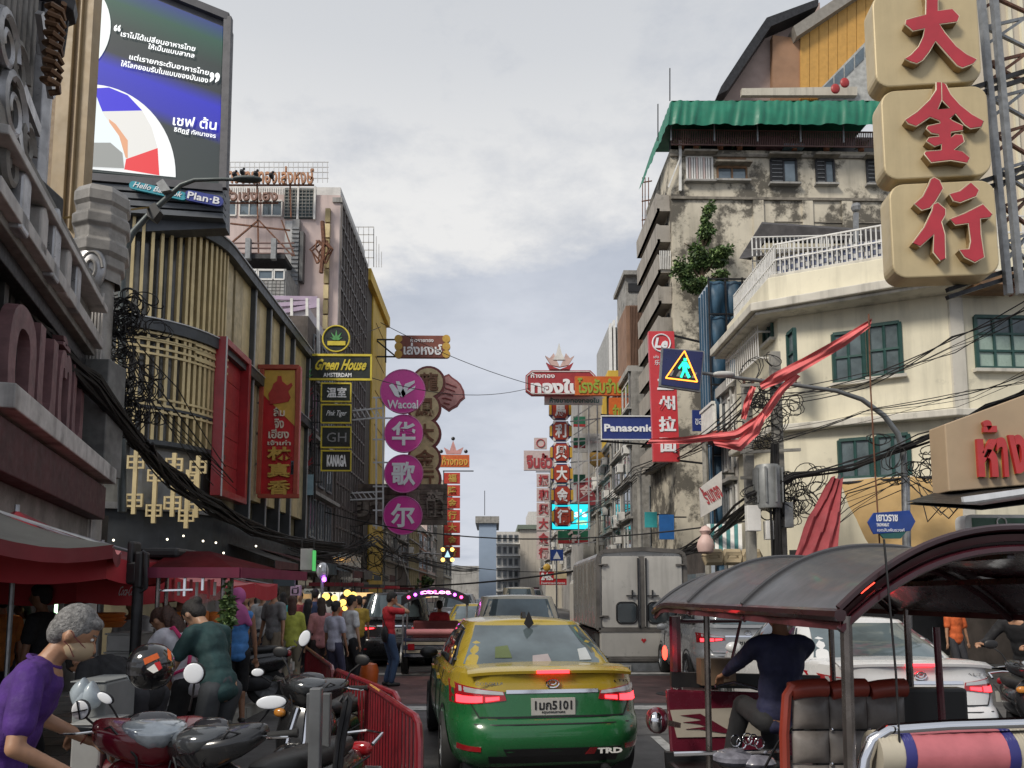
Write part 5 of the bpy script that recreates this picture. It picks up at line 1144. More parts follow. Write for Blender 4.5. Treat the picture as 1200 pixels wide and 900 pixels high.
# hanging signs, right side
F=FY(30.0);ln_=thing('red_noodle_sign','tall red sign with white Le logo circle and four white Chinese characters','sign',P(778,541,30))
LR=M('sign_bright_red',(.58,.04,.05),.4,var=.05,coat=.2)
mb=MB();F.poly(mb,[(760,388),(790,388),(797,541),(766,541)],-.25,0);part('panel',mb,LR,ln_,bevel=.01)
c=F.uv(775,402);mb=MB();mb.tube([F.pt(c[0]+.36*math.cos(t),c[1]+.36*math.sin(t),.02)for t in[2*math.pi*i/28 for i in range(29)]],.03,5);part('logo_ring',mb,WL,ln_)
ptext('Le',F,768,396,783,408,0,WL,ln_,depth=.03,bold=.04,shear=.2);ptext('เล่อ หลันโจว',F,766,416,787,420,0,WL,ln_,depth=.02);ptext('乐兰州',F,767,422,786,428,0,WL,ln_,depth=.02)
for t,a in(('兰',(770,440,789,457)),('州',(772,464,791,481)),('拉',(772,488,792,506)),('面',(773,513,793,530))):ptext(t,F,*a,0,WL,ln_,depth=.03,bold=.035)
for y in(391,538):mb=MB();mb.bar(P(780,y,30.1),(XR,30.4,P(0,y,30).z),.07);part('bracket',mb,DARK,ln_)
F=FY(37.0);pn=thing('blue_electronics_sign','long dark blue sign reading Panasonic in white','sign',P(735,515,37))
BLU=M('panel_blue',(.025,.045,.2),.35,var=.05,coat=.2)
mb=MB();F.pbox(mb,705,488,764,515,-.25,0);part('panel',mb,BLU,pn)
for a in((704,487,764,488.4),(704,514.6,764,516),(704,488.4,705.2,514.6)):mb=MB();F.pbox(mb,*a,0,.05);part('edge',mb,WHITEP,pn)
ptext('Panasonic',F,708,497,766,506,0,WL,pn,depth=.03,bold=.035)
mb=MB();mb.bar(P(704,486,37.1),(XR,37.4,P(0,486,37).z),.08);mb.bar(P(704,517,37.1),(XR,37.4,P(0,517,37).z),.08);part('bracket',mb,DARK,pn)
F=FY(31.0);p2=thing('small_navy_sign','small navy sign with white strokes right of the red noodle sign','sign',P(817,510,30.6))
mb=MB();F.pbox(mb,808,484,832,508,-.1,0);part('panel',mb,BLU,p2,mesh=None);ptext('ของดี',F,811,491,829,501,0,WL,p2,depth=.02)
for c_ in p2.children:c_.location.y-=.5
# octagon column
F=FY(55.0);OY=M('octagon_yellow',(.6,.36,.04),.4);OB_=M('octagon_navy',(.04,.03,.14),.4);OR_=M('octagon_red',(.42,.05,.02),.4)
oc=thing('octagon_character_sign','column of six red and yellow octagons with white Chinese characters','sign',P(658,620,55))
for k,ch in enumerate('馬利興大金行'):
 cx_,cy_=656.5+k*.6,480+k*25;x0_,y0_,x1_,y1_=cx_-13,cy_-11.5,cx_+13,cy_+11.5;q=6
 mb=MB();F.pbox(mb,x0_+q,y0_,x1_-q,y1_,-.4,-.02);mb2=MB();F.poly(mb2,[(x0_,y0_+q),(x0_+q,y0_),(x1_-q,y0_),(x1_,y0_+q),(x1_,y1_-q),(x1_-q,y1_),(x0_+q,y1_),(x0_,y1_-q)],-.4,-.03);o=part('octagon',mb2,OB_,oc)
 for a in((x0_,cy_-6,x0_+3,cy_+6),(x1_-3,cy_-6,x1_,cy_+6)):mb=MB();F.pbox(mb,*a,-.03,.01);part('yellow_flank',mb,OY,o)
 for a in((x0_+4,y0_,x0_+7,y0_+4),(x1_-7,y0_,x1_-4,y0_+4),(x0_+4,y1_-4,x0_+7,y1_),(x1_-7,y1_-4,x1_-4,y1_)):mb=MB();F.pbox(mb,*a,-.03,.005);part('white_corner',mb,WHITEP,o)
 mb=MB();F.poly(mb,[(cx_-9,cy_-6),(cx_-6,cy_-10),(cx_+6,cy_-10),(cx_+9,cy_-6),(cx_+9,cy_+6),(cx_+6,cy_+10),(cx_-6,cy_+10),(cx_-9,cy_+6)],-.03,.03);part('red_face',mb,OR_,o)
 ptext(ch,F,cx_-6.5,cy_-8,cx_+6.5,cy_+8,.03,WL,o,depth=.05,bold=.035)
mb=MB()
for px in(678,690,700):mb.bar(P(px,470,55.3),P(px,640,55.3),.09)
for k in range(8):mb.bar(P(668,470+k*24,55.3),P(708,466+k*24,55.6),.08);mb.bar(P(672,490+k*20,55.3),P(702,470+k*20,55.6),.06)
part('truss',mb,M('pale_steel_truss',(.45,.45,.46),.5,.4),oc,kind='stuff')
# red Thai gold shop board with crown
F=FY(53.0);tb=thing('red_gold_shop_board','long red cut-corner board with big white Thai letters','sign',P(655,463,53));TR=M('board_wine',(.36,.035,.04),.4)
mb=MB();F.poly(mb,[(616,440),(623,434),(692,434),(698,440),(698,458),(692,463),(623,463),(616,458)],-.4,0);part('board',mb,TR,tb)
mb=MB();pts=[(617.5,441),(624,435.5),(691,435.5),(696.5,441),(696.5,457),(691,461.5),(624,461.5),(617.5,457),(617.5,441)]
for i in range(8):mb.bar(F.px(*pts[i],.02),F.px(*pts[i+1],.02),.05)
part('edge_line',mb,WHITEP,tb)
ptext('ห้างทอง',F,622,437,650,443,0,WL,tb,depth=.03,bold=.02);ptext('ทองใบ',F,622,444,680,461,0,WL,tb,depth=.05,bold=.05)
cr=thing('lotus_crown_ornament','white and pink lotus crown with pointed tip standing above the red board','ornament',P(656,433,53))
mb=MB();F.poly(mb,[(655,402),(658,414),(662,422),(648,422),(652,414)],-.15,.1);part('tip',mb,WHITEP,cr)
for sx in(-1,1):
 mb=MB();F.poly(mb,[(656,430),(656+sx*10,428),(656+sx*17,417),(656+sx*12,420),(656+sx*7,414),(656+sx*4,422)],-.2,.05);part('petal',mb,M('pale_pink',(.6,.42,.38),.5),cr)
 mb=MB();F.poly(mb,[(656,433),(656+sx*12,433),(656+sx*16,425),(656+sx*8,430)],-.2,.08);part('petal_edge',mb,TR,cr)
wt=thing('white_teal_board','white board with teal and pink trim just under the red gold shop board','sign',P(670,474,53.6))
F=FY(53.8);mb=MB();F.pbox(mb,638,464,706,474,-.2,0);part('board',mb,WHITEP,wt);ptext('ห้างขายทองทองใบ',F,644,466,702,472,0,M('teal_letter',(.02,.2,.18),.5),wt,depth=.03,bold=.02)
F=FY(50.0);pw_=thing('orange_pawn_sign','orange board with green edged Thai letters overlapping the red board','sign',P(705,463,50));ORG=M('sign_orange',(.6,.13,.02),.45,var=.1)
mb=MB();F.pbox(mb,674,441,738,463,-.3,0);part('board',mb,ORG,pw_);ptext('โรงรับจำนำ',F,677,443,735,461,0,M('lime_letter',(.3,.38,.05),.5),pw_,depth=.05,bold=.03)
pv_=thing('hanging_orange_tablet','small orange tablet with green Thai letters under the pawn board','sign',P(726,490,50));mb=MB();F.pbox(mb,714,466,738,492,-.25,0);part('board',mb,ORG,pv_);ptext('จำนำ',F,718,474,734,488,0,M('lime_letter',(.3,.38,.05),.5),pv_,depth=.04,bold=.03)
# pale Thai board with vertical pale plates behind
F=FY(78.0);PL=M('pale_pink_plate',(.55,.45,.44),.5,var=.08);RDL=M('dull_red_letter',(.38,.05,.06),.5)
jb=thing('pale_thai_board','pale pink board with red Thai letters and square emblem above','sign',P(630,551,78));mb=MB();F.pbox(mb,614,528,650,551,-.4,0);part('board',mb,PL,jb)
ptext('จินฮั้ว',F,617,531,647,549,0,RDL,jb,depth=.06,bold=.04);mb=MB();F.pbox(mb,626,513,641,526,-.3,0);part('emblem_plate',mb,PL,jb)
c=F.uv(633.5,519.5);mb=MB();mb.tube([F.pt(c[0]+.4*math.cos(t),c[1]+.4*math.sin(t),.03)for t in[2*math.pi*i/20 for i in range(21)]],.06,5);part('emblem_ring',mb,RDL,jb)
vp=thing('pale_character_column','column of six pale plates with red Chinese characters near the cyan screen','sign',P(637,655,78))
for k,ch in enumerate('振和興大金行'):
 mb=MB();F.pbox(mb,629,555+k*17,644,570.5+k*17,-.3,0);part('plate',mb,PL,vp);ptext(ch,F,631,556.5+k*17,642.5,569+k*17,0,RDL,vp,depth=.06,bold=.035)
mb=MB();mb.bar(P(628,553,78.3),P(700,553,78.6),.12);mb.bar(P(645,553,78.3),P(645,660,78.3),.12);part('frame',mb,WF,vp)
F=FY(60.0);cs=thing('cyan_lit_screen','glowing cyan screen with white letters behind the lowest octagon','screen',P(669,620,60));mb=MB();F.pbox(mb,646,590,691.5,621,-.3,0);part('case',mb,BLACK,cs)
mb=MB();F.pbox(mb,647,591,691,620,0,.02);part('screen',mb,E('cyan_screen',(.02,.62,.72),.95),cs);ptext("s's",F,673,597,688,606,.02,E('led_white',(.95,.97,.97),1.0),cs,depth=.02,bold=.03);ptext("menu",F,676,610,687,615,.02,E('led_yellow',(.8,.9,.2),.9),cs,depth=.02)
F=FY(64.0);gx=thing('green_red_octagon_sign','green and red board with white character below the cyan screen','sign',P(672,638,62.5));F=FY(62.5);mb=MB();F.pbox(mb,654,622,691,637,-.3,0);part('board',mb,M('sign_green',(.02,.14,.08),.5),gx);mb=MB();F.pbox(mb,654,633,691,637,0,.03);part('red_foot',mb,TR,gx);ptext('行',F,665,622,680,636,.03,PL,gx,depth=.04,bold=.04)
tf=thing('twenty_four_hour_sign','red board with 24 and a cream panel beside it above the traffic','sign',P(647,685,70));F=FY(70.0)
mb=MB();F.pbox(mb,632.5,669.5,664,685.5,-.3,0);part('board',mb,SRED,tf);mb=MB();F.pbox(mb,649,669,664,678,0,.05);part('cream_panel',mb,M('cream_panel',(.6,.5,.32),.5),tf)
ptext('24ร.',F,634,671,648,680,0,WL,tf,depth=.04,bold=.05);ptext('ร้านอาหารเปิดตลอด',F,634,681.5,662,684.5,0,WL,tf,depth=.03,bold=.02);mb=MB();mb.ball(P(641,665,70),.35,.15,.35,12);part('round_emblem',mb,SGOLD,tf)
# small signs and colour above the shops on the right (px 745-835, y 560-640)
for k,(nm,lab,a,Y_,col,tx)in enumerate((
 ('white_red_thai_board','tilted white board with red Thai letters low beside the scaffold',(820,552,846,600),24.5,(.6,.58,.56),'ร้านทอง'),
 ('cyan_shop_board','small turquoise board above the truck roof line',(756,600,770,618),40,(.05,.42,.45),''),
 ('blue_plastic_sheet','bright blue sheet hung beside the pole over the pavement',(773,603,790,632),34,(.02,.12,.36),''),
 ('round_gold_emblem_board','round gold emblem board among the white truss work',(690,526,708,548),58,(.5,.3,.08),''),
 ('maroon_square_board','maroon square board with pale strokes behind the octagon column',(676,560,712,592),63.2,(.25,.04,.05),'金行'),
 ('silver_disc_board','silver grey board with fine numerals behind the third octagon',(674,508,704,530),58,(.4,.4,.4),'1234'))):
 F=FY(Y_);t=thing(nm,lab,'sign',P((a[0]+a[2])/2,a[3],Y_));mb=MB()
 m=M(nm+'_mat',col,.5,var=.1)
 if 'round' in nm:F.upoly(mb,circ(*F.uv(699,537),.62,22),-.15,0)
 elif 'tilted' in lab:F.poly(mb,[(820,572),(846,552),(846,592),(822,606)],-.1,0)
 else:F.pbox(mb,*a,-.15,0)
 part('panel',mb,m,t)
 if tx:ptext(tx,F,a[0]+3,a[1]+8 if 'tilted' not in lab else 566,a[2]-2,a[3]-10 if 'tilted' not in lab else 588,0,RDL if 'white' in nm else PL,t,depth=.02,bold=.03,rot=.5 if 'tilted' in lab else 0)
 mb=MB();mb.bar(P(a[2],a[1]+3,Y_+.1),P(a[2]+14,a[1]+3,Y_+.4),.06);part('bracket',mb,DARK,t)
for k,y in enumerate((488,513,556)):
 F=FY(60.0);t=thing('small_green_red_plate','small green and red plate on the white truss, %s'%['highest of three','middle of three','lowest of three'][k],'sign',P(683,y,57),group='green and red plates on the truss');F=FY(57)
 mb=MB();F.pbox(mb,672,y,686,y+9,-.1,0);part('green_panel',mb,M('sign_green',(.02,.14,.08),.5),t);mb=MB();F.pbox(mb,672,y+9.1,686,y+12,-.1,.02);part('red_panel',mb,TR,t)
# striped teal awning and white boxes low on right
sa=thing('striped_teal_awning','teal and white striped awning hanging on the right pavement shops','awning',P(846,640,22))
for k in range(9):
 mb=MB();a,b=828+k*4.6,832.4+k*4.6;mb.add([P(a,614,23),P(b,613.8,23),P(b+1,655,21.6),P(a+1,656,21.6)],[(0,1,2,3)]);part('stripe',mb,M('teal_stripe',(.06,.2,.2),.7)if k%2 else WHITEP,sa)
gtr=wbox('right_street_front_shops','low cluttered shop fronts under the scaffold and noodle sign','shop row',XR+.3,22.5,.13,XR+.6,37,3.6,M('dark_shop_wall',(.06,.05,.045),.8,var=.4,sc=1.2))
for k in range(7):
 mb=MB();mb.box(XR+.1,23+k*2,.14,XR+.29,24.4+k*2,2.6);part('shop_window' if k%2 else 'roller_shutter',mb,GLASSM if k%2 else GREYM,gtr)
for k,px in enumerate((836,858,880)):
 mb=MB();mb.tube([P(px-9,652,20.5),P(px-8,648,20.5),P(px+8,648,20.5),P(px+9,652,20.5),P(px+8,658,20.5),P(px-8,658,20.5),P(px-9,652,20.5)],.12,7);mb.ball(P(px,653,20.5),.24,.1,.12,10)
 solo('cream_cushion_sack','cream stuffed sack on the cart roof rack, %s'%['nearest the striped awning','between the other two','nearest the red parasol'][k],'sack',mb,M('cream_sack',(.42,.34,.22),.8),group='cream sacks on a rack')
mb=MB();c=P(827,640,20);mb.lathe([(.0,.55),(.1,.5),(.16,.4),(.1,.3),(.2,.15),(.24,0),(.2,-.15),(.1,-.2)],c,12);solo('plaster_figurine','small pinkish standing ornament on the rack by the striped awning','ornament',mb,M('pale_pink',(.6,.42,.38),.5))
# VEHICLES
def paint(name,col,rough=.28,coat=.6,**k):return M(name,col,rough,.0,var=.04,sc=2,coat=coat,**k)
TAIL=E('tail_lamp_lit',(1,.03,.04),3.5);TAILD=M('tail_lamp_red',(.3,.01,.015),.15,var=.1,coat=.6);CLEARL=M('lamp_clear',(.5,.5,.5),.15,.3,var=.1)
BUMPB=M('black_trim',(.015,.015,.016),.5,var=.2)
REARG=M('rear_glass',(.10,.13,.14),.04,.25,var=.35,sc=1.5,coat=.6);SIDEG=M('side_glass',(.012,.014,.016),.05,.0,var=.3,coat=.6)
class Car:
 L=4.62;N=6.0
 tab=[(.20,.78,.30),(.30,.84,.10),(.42,.872,.02),(.52,.885,.0),(.60,.888,.015),(.655,.886,.05),(.68,.884,.085),(.80,.88,.105),(.90,.868,.12),(.98,.85,.135),(1.04,.835,.125),(1.07,.80,.16)]
 def __init__(s,H=1.475,belt=1.0,deck=1.07,gy=(.62,1.40,2.75,3.55),ghw=(.80,.57),L=4.62,hatch=False,W=1.775,hood=.98):
  s.L=L;s.H=H;s.belt=belt;s.deck=deck;s.gy=gy;s.ghw=ghw;s.hatch=hatch;s.k=W/1.775;s.hood=hood
 def row(s,z):
  t=s.tab
  if z<=t[0][0]:return t[0][1]*s.k,t[0][2]
  for a,b in zip(t,t[1:]):
   if z<=b[0]:f=(z-a[0])/(b[0]-a[0]);return(a[1]+(b[1]-a[1])*f)*s.k,a[2]+(b[2]-a[2])*f
  return t[-1][1]*s.k,t[-1][2]
 def yr(s,z):return s.row(z)[1]
 def yf(s,z):return s.L-.05-.35*max(0,(z-.5))**1.2-(.2 if z<.3 else 0)
 def ztop(s,y):
  pts=[(0,s.deck),(.7,s.deck+.0),(s.gy[0]+.3,s.belt+.03),(s.gy[3]-.2,s.belt-.01),(s.gy[3],s.hood),(s.L*.93,s.hood-.16),(s.L,s.hood-.26)]
  for a,b in zip(pts,pts[1:]):
   if y<=b[0]:f=(y-a[0])/max(1e-6,b[0]-a[0]);f=f*f*(3-2*f);return a[1]+(b[1]-a[1])*f
  return pts[-1][1]
 def outl(s,a,z):
  """a: -90 (rear centre) .. 90 (front centre) on +x side ; beyond mirrored"""
  hw,yr=s.row(z);yf=s.yf(z);m=(yr+yf)/2;h=(yf-yr)/2;n=s.N
  c,q=math.cos(a),math.sin(a)
  x=hw*math.copysign(abs(c)**(2/n),c);y=m+h*math.copysign(abs(q)**(2/n),q)
  x*=1-.04*max(0,(y/s.L-.75))*4
  zz_=.20+(z-.20)*(s.ztop(y)-.20)/(1.07-.20)
  return Vector((x,y,zz_))
 def rear(s,x,z,off=0.0):
  zz_=.20+(z-.20)*(1.07-.20)/(s.ztop(.1)-.20);hw,yr=s.row(zz_);yf=s.yf(zz_);h=(yf-yr)/2
  v=(1-min(.9999,abs(x)/hw)**s.N)**(1/s.N);n=Vector((math.copysign(abs(x/hw)**10,x),-1,0)).normalized()
  return Vector((x,(yr+yf)/2-h*v,z))+n*off
 def side(s,y,z,sg,off=0.0):
  k=(s.ztop(y)-.20)/(1.07-.20);zz_=.20+(z-.20)/k;hw,yr=s.row(zz_);yf=s.yf(zz_);m=(yr+yf)/2;h=(yf-yr)/2
  x=hw*(1-min(.9999,abs((y-m)/h))**s.N)**(1/s.N)
  x*=1-.04*max(0,(y/s.L-.75))*4
  return Vector((sg*(x+off),y,z))
 def gpt(s,a,h,off=0):
  y0=s.gy[0]+(s.gy[1]-s.gy[0])*h**1.15;y1=s.gy[3]-(s.gy[3]-s.gy[2])*h**1.1
  hw=(s.ghw[0]+(s.ghw[1]-s.ghw[0])*h**1.5)*s.k+off;n=5.0;m=(y0+y1)/2;l=(y1-y0)/2+off
  c,q=math.cos(a),math.sin(a)
  y=m+l*math.copysign(abs(q)**(2/n),q)
  y-=math.copysign(.10*(abs(hw*c)/.8)**2*0,q)
  z0=s.belt-.02+(.05 if y<s.gy[0]+.5 else 0);z=z0+(s.H-.035-z0)*h
  return Vector((hw*math.copysign(abs(c)**(2/n),c),y,z))
 def grear(s,x,h,off=0):
  y0=s.gy[0]+(s.gy[1]-s.gy[0])*h**1.15;y1=s.gy[3]-(s.gy[3]-s.gy[2])*h**1.1;hw=(s.ghw[0]+(s.ghw[1]-s.ghw[0])*h**1.5)*s.k
  m=(y0+y1)/2;l=(y1-y0)/2;v=(1-min(.9999,abs(x)/hw)**5)**(1/5);y=m-l*v
  z0=s.belt-.02+(.05 if y<s.gy[0]+.5 else 0);return Vector((x,y-off,z0+(s.H-.035-z0)*h+off*.5))
 def gside(s,y,h,sg,off=0):
  y0=s.gy[0]+(s.gy[1]-s.gy[0])*h**1.15;y1=s.gy[3]-(s.gy[3]-s.gy[2])*h**1.1;hw=(s.ghw[0]+(s.ghw[1]-s.ghw[0])*h**1.5)*s.k
  m=(y0+y1)/2;l=(y1-y0)/2;x=hw*(1-min(.9999,abs((y-m)/l))**5)**(1/5);z0=s.belt-.02+(.05 if y<s.gy[0]+.5 else 0)
  return Vector((sg*(x+off),y,z0+(s.H-.035-z0)*h))
def bil(c,u,v):
 a=[c[0][i]*(1-u)+c[1][i]*u for i in(0,1)];b=[c[3][i]*(1-u)+c[2][i]*u for i in(0,1)];return[a[i]*(1-v)+b[i]*v for i in(0,1)]
def patch(fn,c,nu=6,nv=3):
 """thin shell lying on a surface: fn(a,b,off)"""
 mb=MB();mb.smooth=True
 g=lambda o:[fn(*bil(c,i/nu,j/nv),o)for j in range(nv+1)for i in range(nu+1)]
 A,B=g(.007),g(-.01);m=len(A);q=[(j*(nu+1)+i,j*(nu+1)+i+1,(j+1)*(nu+1)+i+1,(j+1)*(nu+1)+i)for j in range(nv)for i in range(nu)]
 W_=nu+1;edge=[i for i in range(W_)]+[j*W_+nu for j in range(1,nv+1)]+[nv*W_+i for i in range(nu-1,-1,-1)]+[j*W_ for j in range(nv-1,0,-1)]
 mb.add(A+B,q+[(edge[i],edge[(i+1)%len(edge)],m+edge[(i+1)%len(edge)],m+edge[i])for i in range(len(edge))]);return mb
def wheel(root,x,y,r=.32,w=.2,rimc=None,z=None):
 sg=1 if x>0 else-1;z=r if z is None else z
 mb=MB();mb.lathe([(r*.62,-w/2),(r*.93,-w/2),(r,-w*.32),(r,w*.32),(r*.93,w/2),(r*.62,w/2)],(x,y,z),28,'x');wh_=part('wheel',mb,RUBBER,root,world=False)
 mb=MB();mb.lathe([(0,w*.3*sg),(r*.12,w*.36*sg),(r*.2,w*.2*sg),(r*.62,w*.2*sg),(r*.66,w*.46*sg)],(x,y,z),20,'x')
 for k in range(7):a=k*2*math.pi/7;mb.bar((x+sg*w*.34,y,z),(x+sg*w*.36,y+r*.6*math.cos(a),z+r*.6*math.sin(a)),.035,.045,up=(1,0,0))
 part('rim',mb,rimc or STEEL,wh_,world=False)
 return wh_
def build_car(name,label,cat,c,loc,rz,body,lower=None,split=.0,plate='1กก 1234',brake=True,roofbox=None,detail=True,group=None):
 t=thing(name,label,cat,loc,rz,group);w=dict(world=False)
 lower=lower or body;NA,zs=72,[.20,.25,.30,.36,.42,.47,.52,.56,.60,.63,.655,.68,.72,.76,.80,.84,.86,.90,.94,.98,1.01,1.04,1.07]
 mb=MB();mb.smooth=True;vs=[c.outl(-math.pi/2+2*math.pi*i/NA,z)for z in zs for i in range(NA)]
 k0=0;mb.v=vs
 for j in range(len(zs)-1):
  for i in range(NA):
   mb.f.append([j*NA+i,j*NA+(i+1)%NA,(j+1)*NA+(i+1)%NA,(j+1)*NA+i]);mb.mi.append(1 if zs[j]<split else 0);mb.sm.append(True)
 top=vs[-NA:];ny,nx=40,12;k=len(mb.v)
 for j in range(ny+1):
  a=-math.pi/2+math.pi*j/ny;p=c.outl(a,1.07)
  for i in range(nx+1):
   f=-1+2*i/nx;mb.v.append(Vector((p.x*f,p.y,p.z+.035*(1-f*f)*min(1,abs(p.x)/.5)-(.0))))
 for j in range(ny):
  for i in range(nx):mb.f.append([k+j*(nx+1)+i,k+j*(nx+1)+i+1,k+(j+1)*(nx+1)+i+1,k+(j+1)*(nx+1)+i]);mb.mi.append(0);mb.sm.append(True)
 part('body',mb,[body,lower],t,**w)
 mb=MB();hs=[0,.1,.25,.4,.55,.7,.82,.9,.95,1.0];vs=[c.gpt(-math.pi/2+2*math.pi*i/64,h)for h in hs for i in range(64)];mb.v=vs
 for j in range(len(hs)-1):
  for i in range(64):mb.f.append([j*64+i,j*64+(i+1)%64,(j+1)*64+(i+1)%64,(j+1)*64+i]);mb.mi.append(0);mb.sm.append(True)
 k=len(mb.v)
 for j in range(25):
  p=c.gpt(-math.pi/2+math.pi*j/24,1.0)
  for i in range(13):f=-1+2*i/12;g=(1-abs(f)**2.5)*(1-abs(j/12-1)**4);mb.v.append(Vector((p.x*f,p.y,p.z+.035*g)))
 for j in range(24):
  for i in range(12):mb.f.append([k+j*13+i,k+j*13+i+1,k+(j+1)*13+i+1,k+(j+1)*13+i]);mb.mi.append(0);mb.sm.append(True)
 part('cabin',mb,body,t,**w)
 part('rear_window',patch(c.grear,[(-.70*c.k,.10),(.70*c.k,.10),(.53*c.k,.93),(-.53*c.k,.93)],10,4),REARG,t,**w)
 for sg in(-1,1):
  y0,y3=c.gy[0],c.gy[3]
  f_=lambda y,h,o,sg=sg:c.gside(y,h,sg,o)
  part('side_window',patch(f_,[(y0+.62,.12),(2.05,.12),(2.05,.90),(y0+.98,.86)],5,3),SIDEG,t,**w)
  part('side_window',patch(f_,[(2.13,.12),(y3-.35,.12),(c.gy[2]+.05,.90),(2.13,.90)],5,3),SIDEG,t,**w)
  part('side_window',patch(lambda y,h,o:f_(y,h,o+.012),[(y0+.44,.16),(y0+.56,.12),(y0+.9,.80),(y0+.80,.64)],8,10),SIDEG,t,**w)
  s_=lambda y,z,o,sg=sg:c.side(y,z,sg,o)
  for yw in(.98,3.66):
   mb=MB();mb.smooth=True;pts=[c.side(yw+.375*math.cos(a),max(.19,.33+.375*math.sin(a)),sg,.006)for a in[math.pi*i/14 for i in range(15)]]+[c.side(yw-.375,.2,sg,.006),c.side(yw+.375,.2,sg,.006)]
   mb.add([c.side(yw,.3,sg,.006)]+pts,[(0,i+1,i+2)for i in range(len(pts)-1)]+[(0,len(pts),1)]);part('wheel_arch',mb,BLACK,t,**w)
   wheel(t,sg*(.80*c.k),yw)
  for ya_ in(1.55,2.09,3.18):
   pass
  for ya_,yb__ in((1.42,1.425),(2.09,2.10),(3.2,3.205)):
   part('door_gap',patch(s_,[(ya_,.34),(yb__+.012,.34),(yb__+.012,.97),(ya_,.97)],1,8),BLACK,t,**w)
  for yh in(1.62,2.72):
   mb=MB();p=c.side(yh,.88,sg,.02);mb.bar(p,c.side(yh+.2,.885,sg,.02),.03,.035);part('door_handle',mb,body,t,**w)
  mb=MB();p=c.side(3.02,1.0,sg,.12);mb.ball(p+Vector((0,0,.03)),.11,.07,.075,12);mb.bar(c.side(3.0,.96,sg,-.02),p,.05,.04);part('wing_mirror',mb,BLACK if lower is not body else body,t,**w)
 mb=MB();mb.box(-.74,.35,.15,.74,c.L-.3,.3);part('underbody',mb,BLACK,t,**w)
 d=c.deck-1.07
 for sg in(-1,1):
  q=lambda L_:[(sg*a,b+d)for a,b in L_]
  part('tail_lamp',patch(c.rear,q([(.40,.83),(.845,.775),(.84,.955),(.42,.90)]),10,3),TAILD,t,**w)
  if brake:
   part('brake_light',patch(lambda x,z,o:c.rear(x,z,o+.006),q([(.60,.815),(.80,.795),(.80,.855),(.60,.862)]),6,2),TAIL,t,**w)
   part('brake_light',patch(lambda x,z,o:c.rear(x,z,o+.006),q([(.46,.835),(.575,.82),(.575,.855),(.46,.86)]),4,2),TAIL,t,**w)
  part('reverse_lamp',patch(lambda x,z,o:c.rear(x,z,o+.004),q([(.42,.875),(.78,.89),(.78,.935),(.43,.90)]),6,2),CLEARL,t,**w)
  part('reflector',patch(c.rear,[(sg*.62,.42),(sg*.80,.41),(sg*.80,.46),(sg*.62,.46)],4,1),TAILD,t,**w)
 part('chrome_strip',patch(c.rear,[(-.40,.885+d),(.40,.885+d),(.40,.915+d),(-.40,.915+d)],6,1),CHROME,t,**w)
 part('boot_gap',patch(c.rear,[(-.62,.685),(.62,.685),(.62,.698),(-.62,.698)],8,1),BLACK,t,**w)
 for sg in(-1,1):part('boot_gap',patch(c.rear,[(sg*.62,.685),(sg*.635,.69),(sg*.70,.80),(sg*.69,.80)],2,4),BLACK,t,**w)
 part('bumper_line',patch(c.rear,[(-.83,.635),(.83,.635),(.83,.643),(-.83,.643)],10,1),BLACK,t,**w)
 part('lower_valance',patch(c.rear,[(-.52,.205),(.52,.205),(.56,.38),(-.56,.38)],8,3),BUMPB,t,**w)
 mb=MB();p=c.rear(0,.79+d,.0);mb.box(-.19,p.y-.018,.705+d,.19,p.y+.01,.845+d);pl_=part('number_plate',mb,M('plate_white',(.42,.41,.38),.5,var=.06),t,**w)
 fr=Fr((0,p.y-.019,0),(1,0));fr.w=Vector((0,-1,0))
 text(plate,fr,-.16,.75+d,.16,.825+d,0,BLACK,pl_,depth=.004,bold=.02,world=False)
 text('กรุงเทพมหานคร',fr,-.10,.715+d,.10,.738+d,0,BLACK,pl_,depth=.004,world=False)
 mb=MB();mb.tube([Vector((.055*math.cos(a),c.rear(0,.96+d,.02).y,.965+d+.035*math.sin(a)))for a in[i*.4 for i in range(17)]],.008,5);mb.tube([Vector((.03*math.cos(a),c.rear(0,.96+d,.02).y,.975+d+.02*math.sin(a)))for a in[i*.5 for i in range(14)]],.006,5);part('oval_badge',mb,CHROME,t,**w)
 if detail:
  mb=MB();mb.smooth=True
  y_=c.rear(0,1.03,0).y
  prof=[(y_-.03,1.05+d),(y_-.035,1.075+d),(y_+.06,1.105+d),(y_+.2,1.10+d),(y_+.2,1.06+d)]
  mb.grid(lambda u,v:Vector(((-1+2*u)*.72,prof[min(4,int(v*4+.5))][0]+.10*abs(-1+2*u)**3,prof[min(4,int(v*4+.5))][1]-.03*abs(-1+2*u)**4)),16,4);part('boot_spoiler',mb,body,t,**w)
  mb=MB();mb.box(-.14,y_-.046,1.052+d,.14,y_-.02,1.078+d);part('high_brake_light',mb,TAIL if brake else TAILD,t,**w)
  mb=MB();mb.prism([(0,0),(.16,0),(.13,.055),(.09,.07)],lambda a,b,dd:Vector((dd,c.gy[1]+.12+a,c.H-.005+b)),-.02,.02);part('roof_fin',mb,BLACK,t,**w)
  mb=MB();mb.cyl((.45,.12,.26),(.45,-.0,.25),.035,10);part('exhaust_pipe',mb,DARK,t,**w)
 return t
TY,TG=paint('taxi_yellow',(.36,.26,.022),dirt=.12,dsc=4,dcol=(.12,.1,.06)),paint('taxi_green',(.012,.11,.032),dirt=.15,dsc=4,dcol=(.05,.06,.05))
corolla=Car()
taxi=build_car('taxi','yellow and green saloon taxi with red brake lights, plate ending 5101, in the middle lane','taxi',corolla,(.51,6.55,0),R(7.5),TY,TG,split=.90,plate='1มก5101')
Ftx=Fr((0,0,0),(1,0));Ftx.w=Vector((0,-1,0))
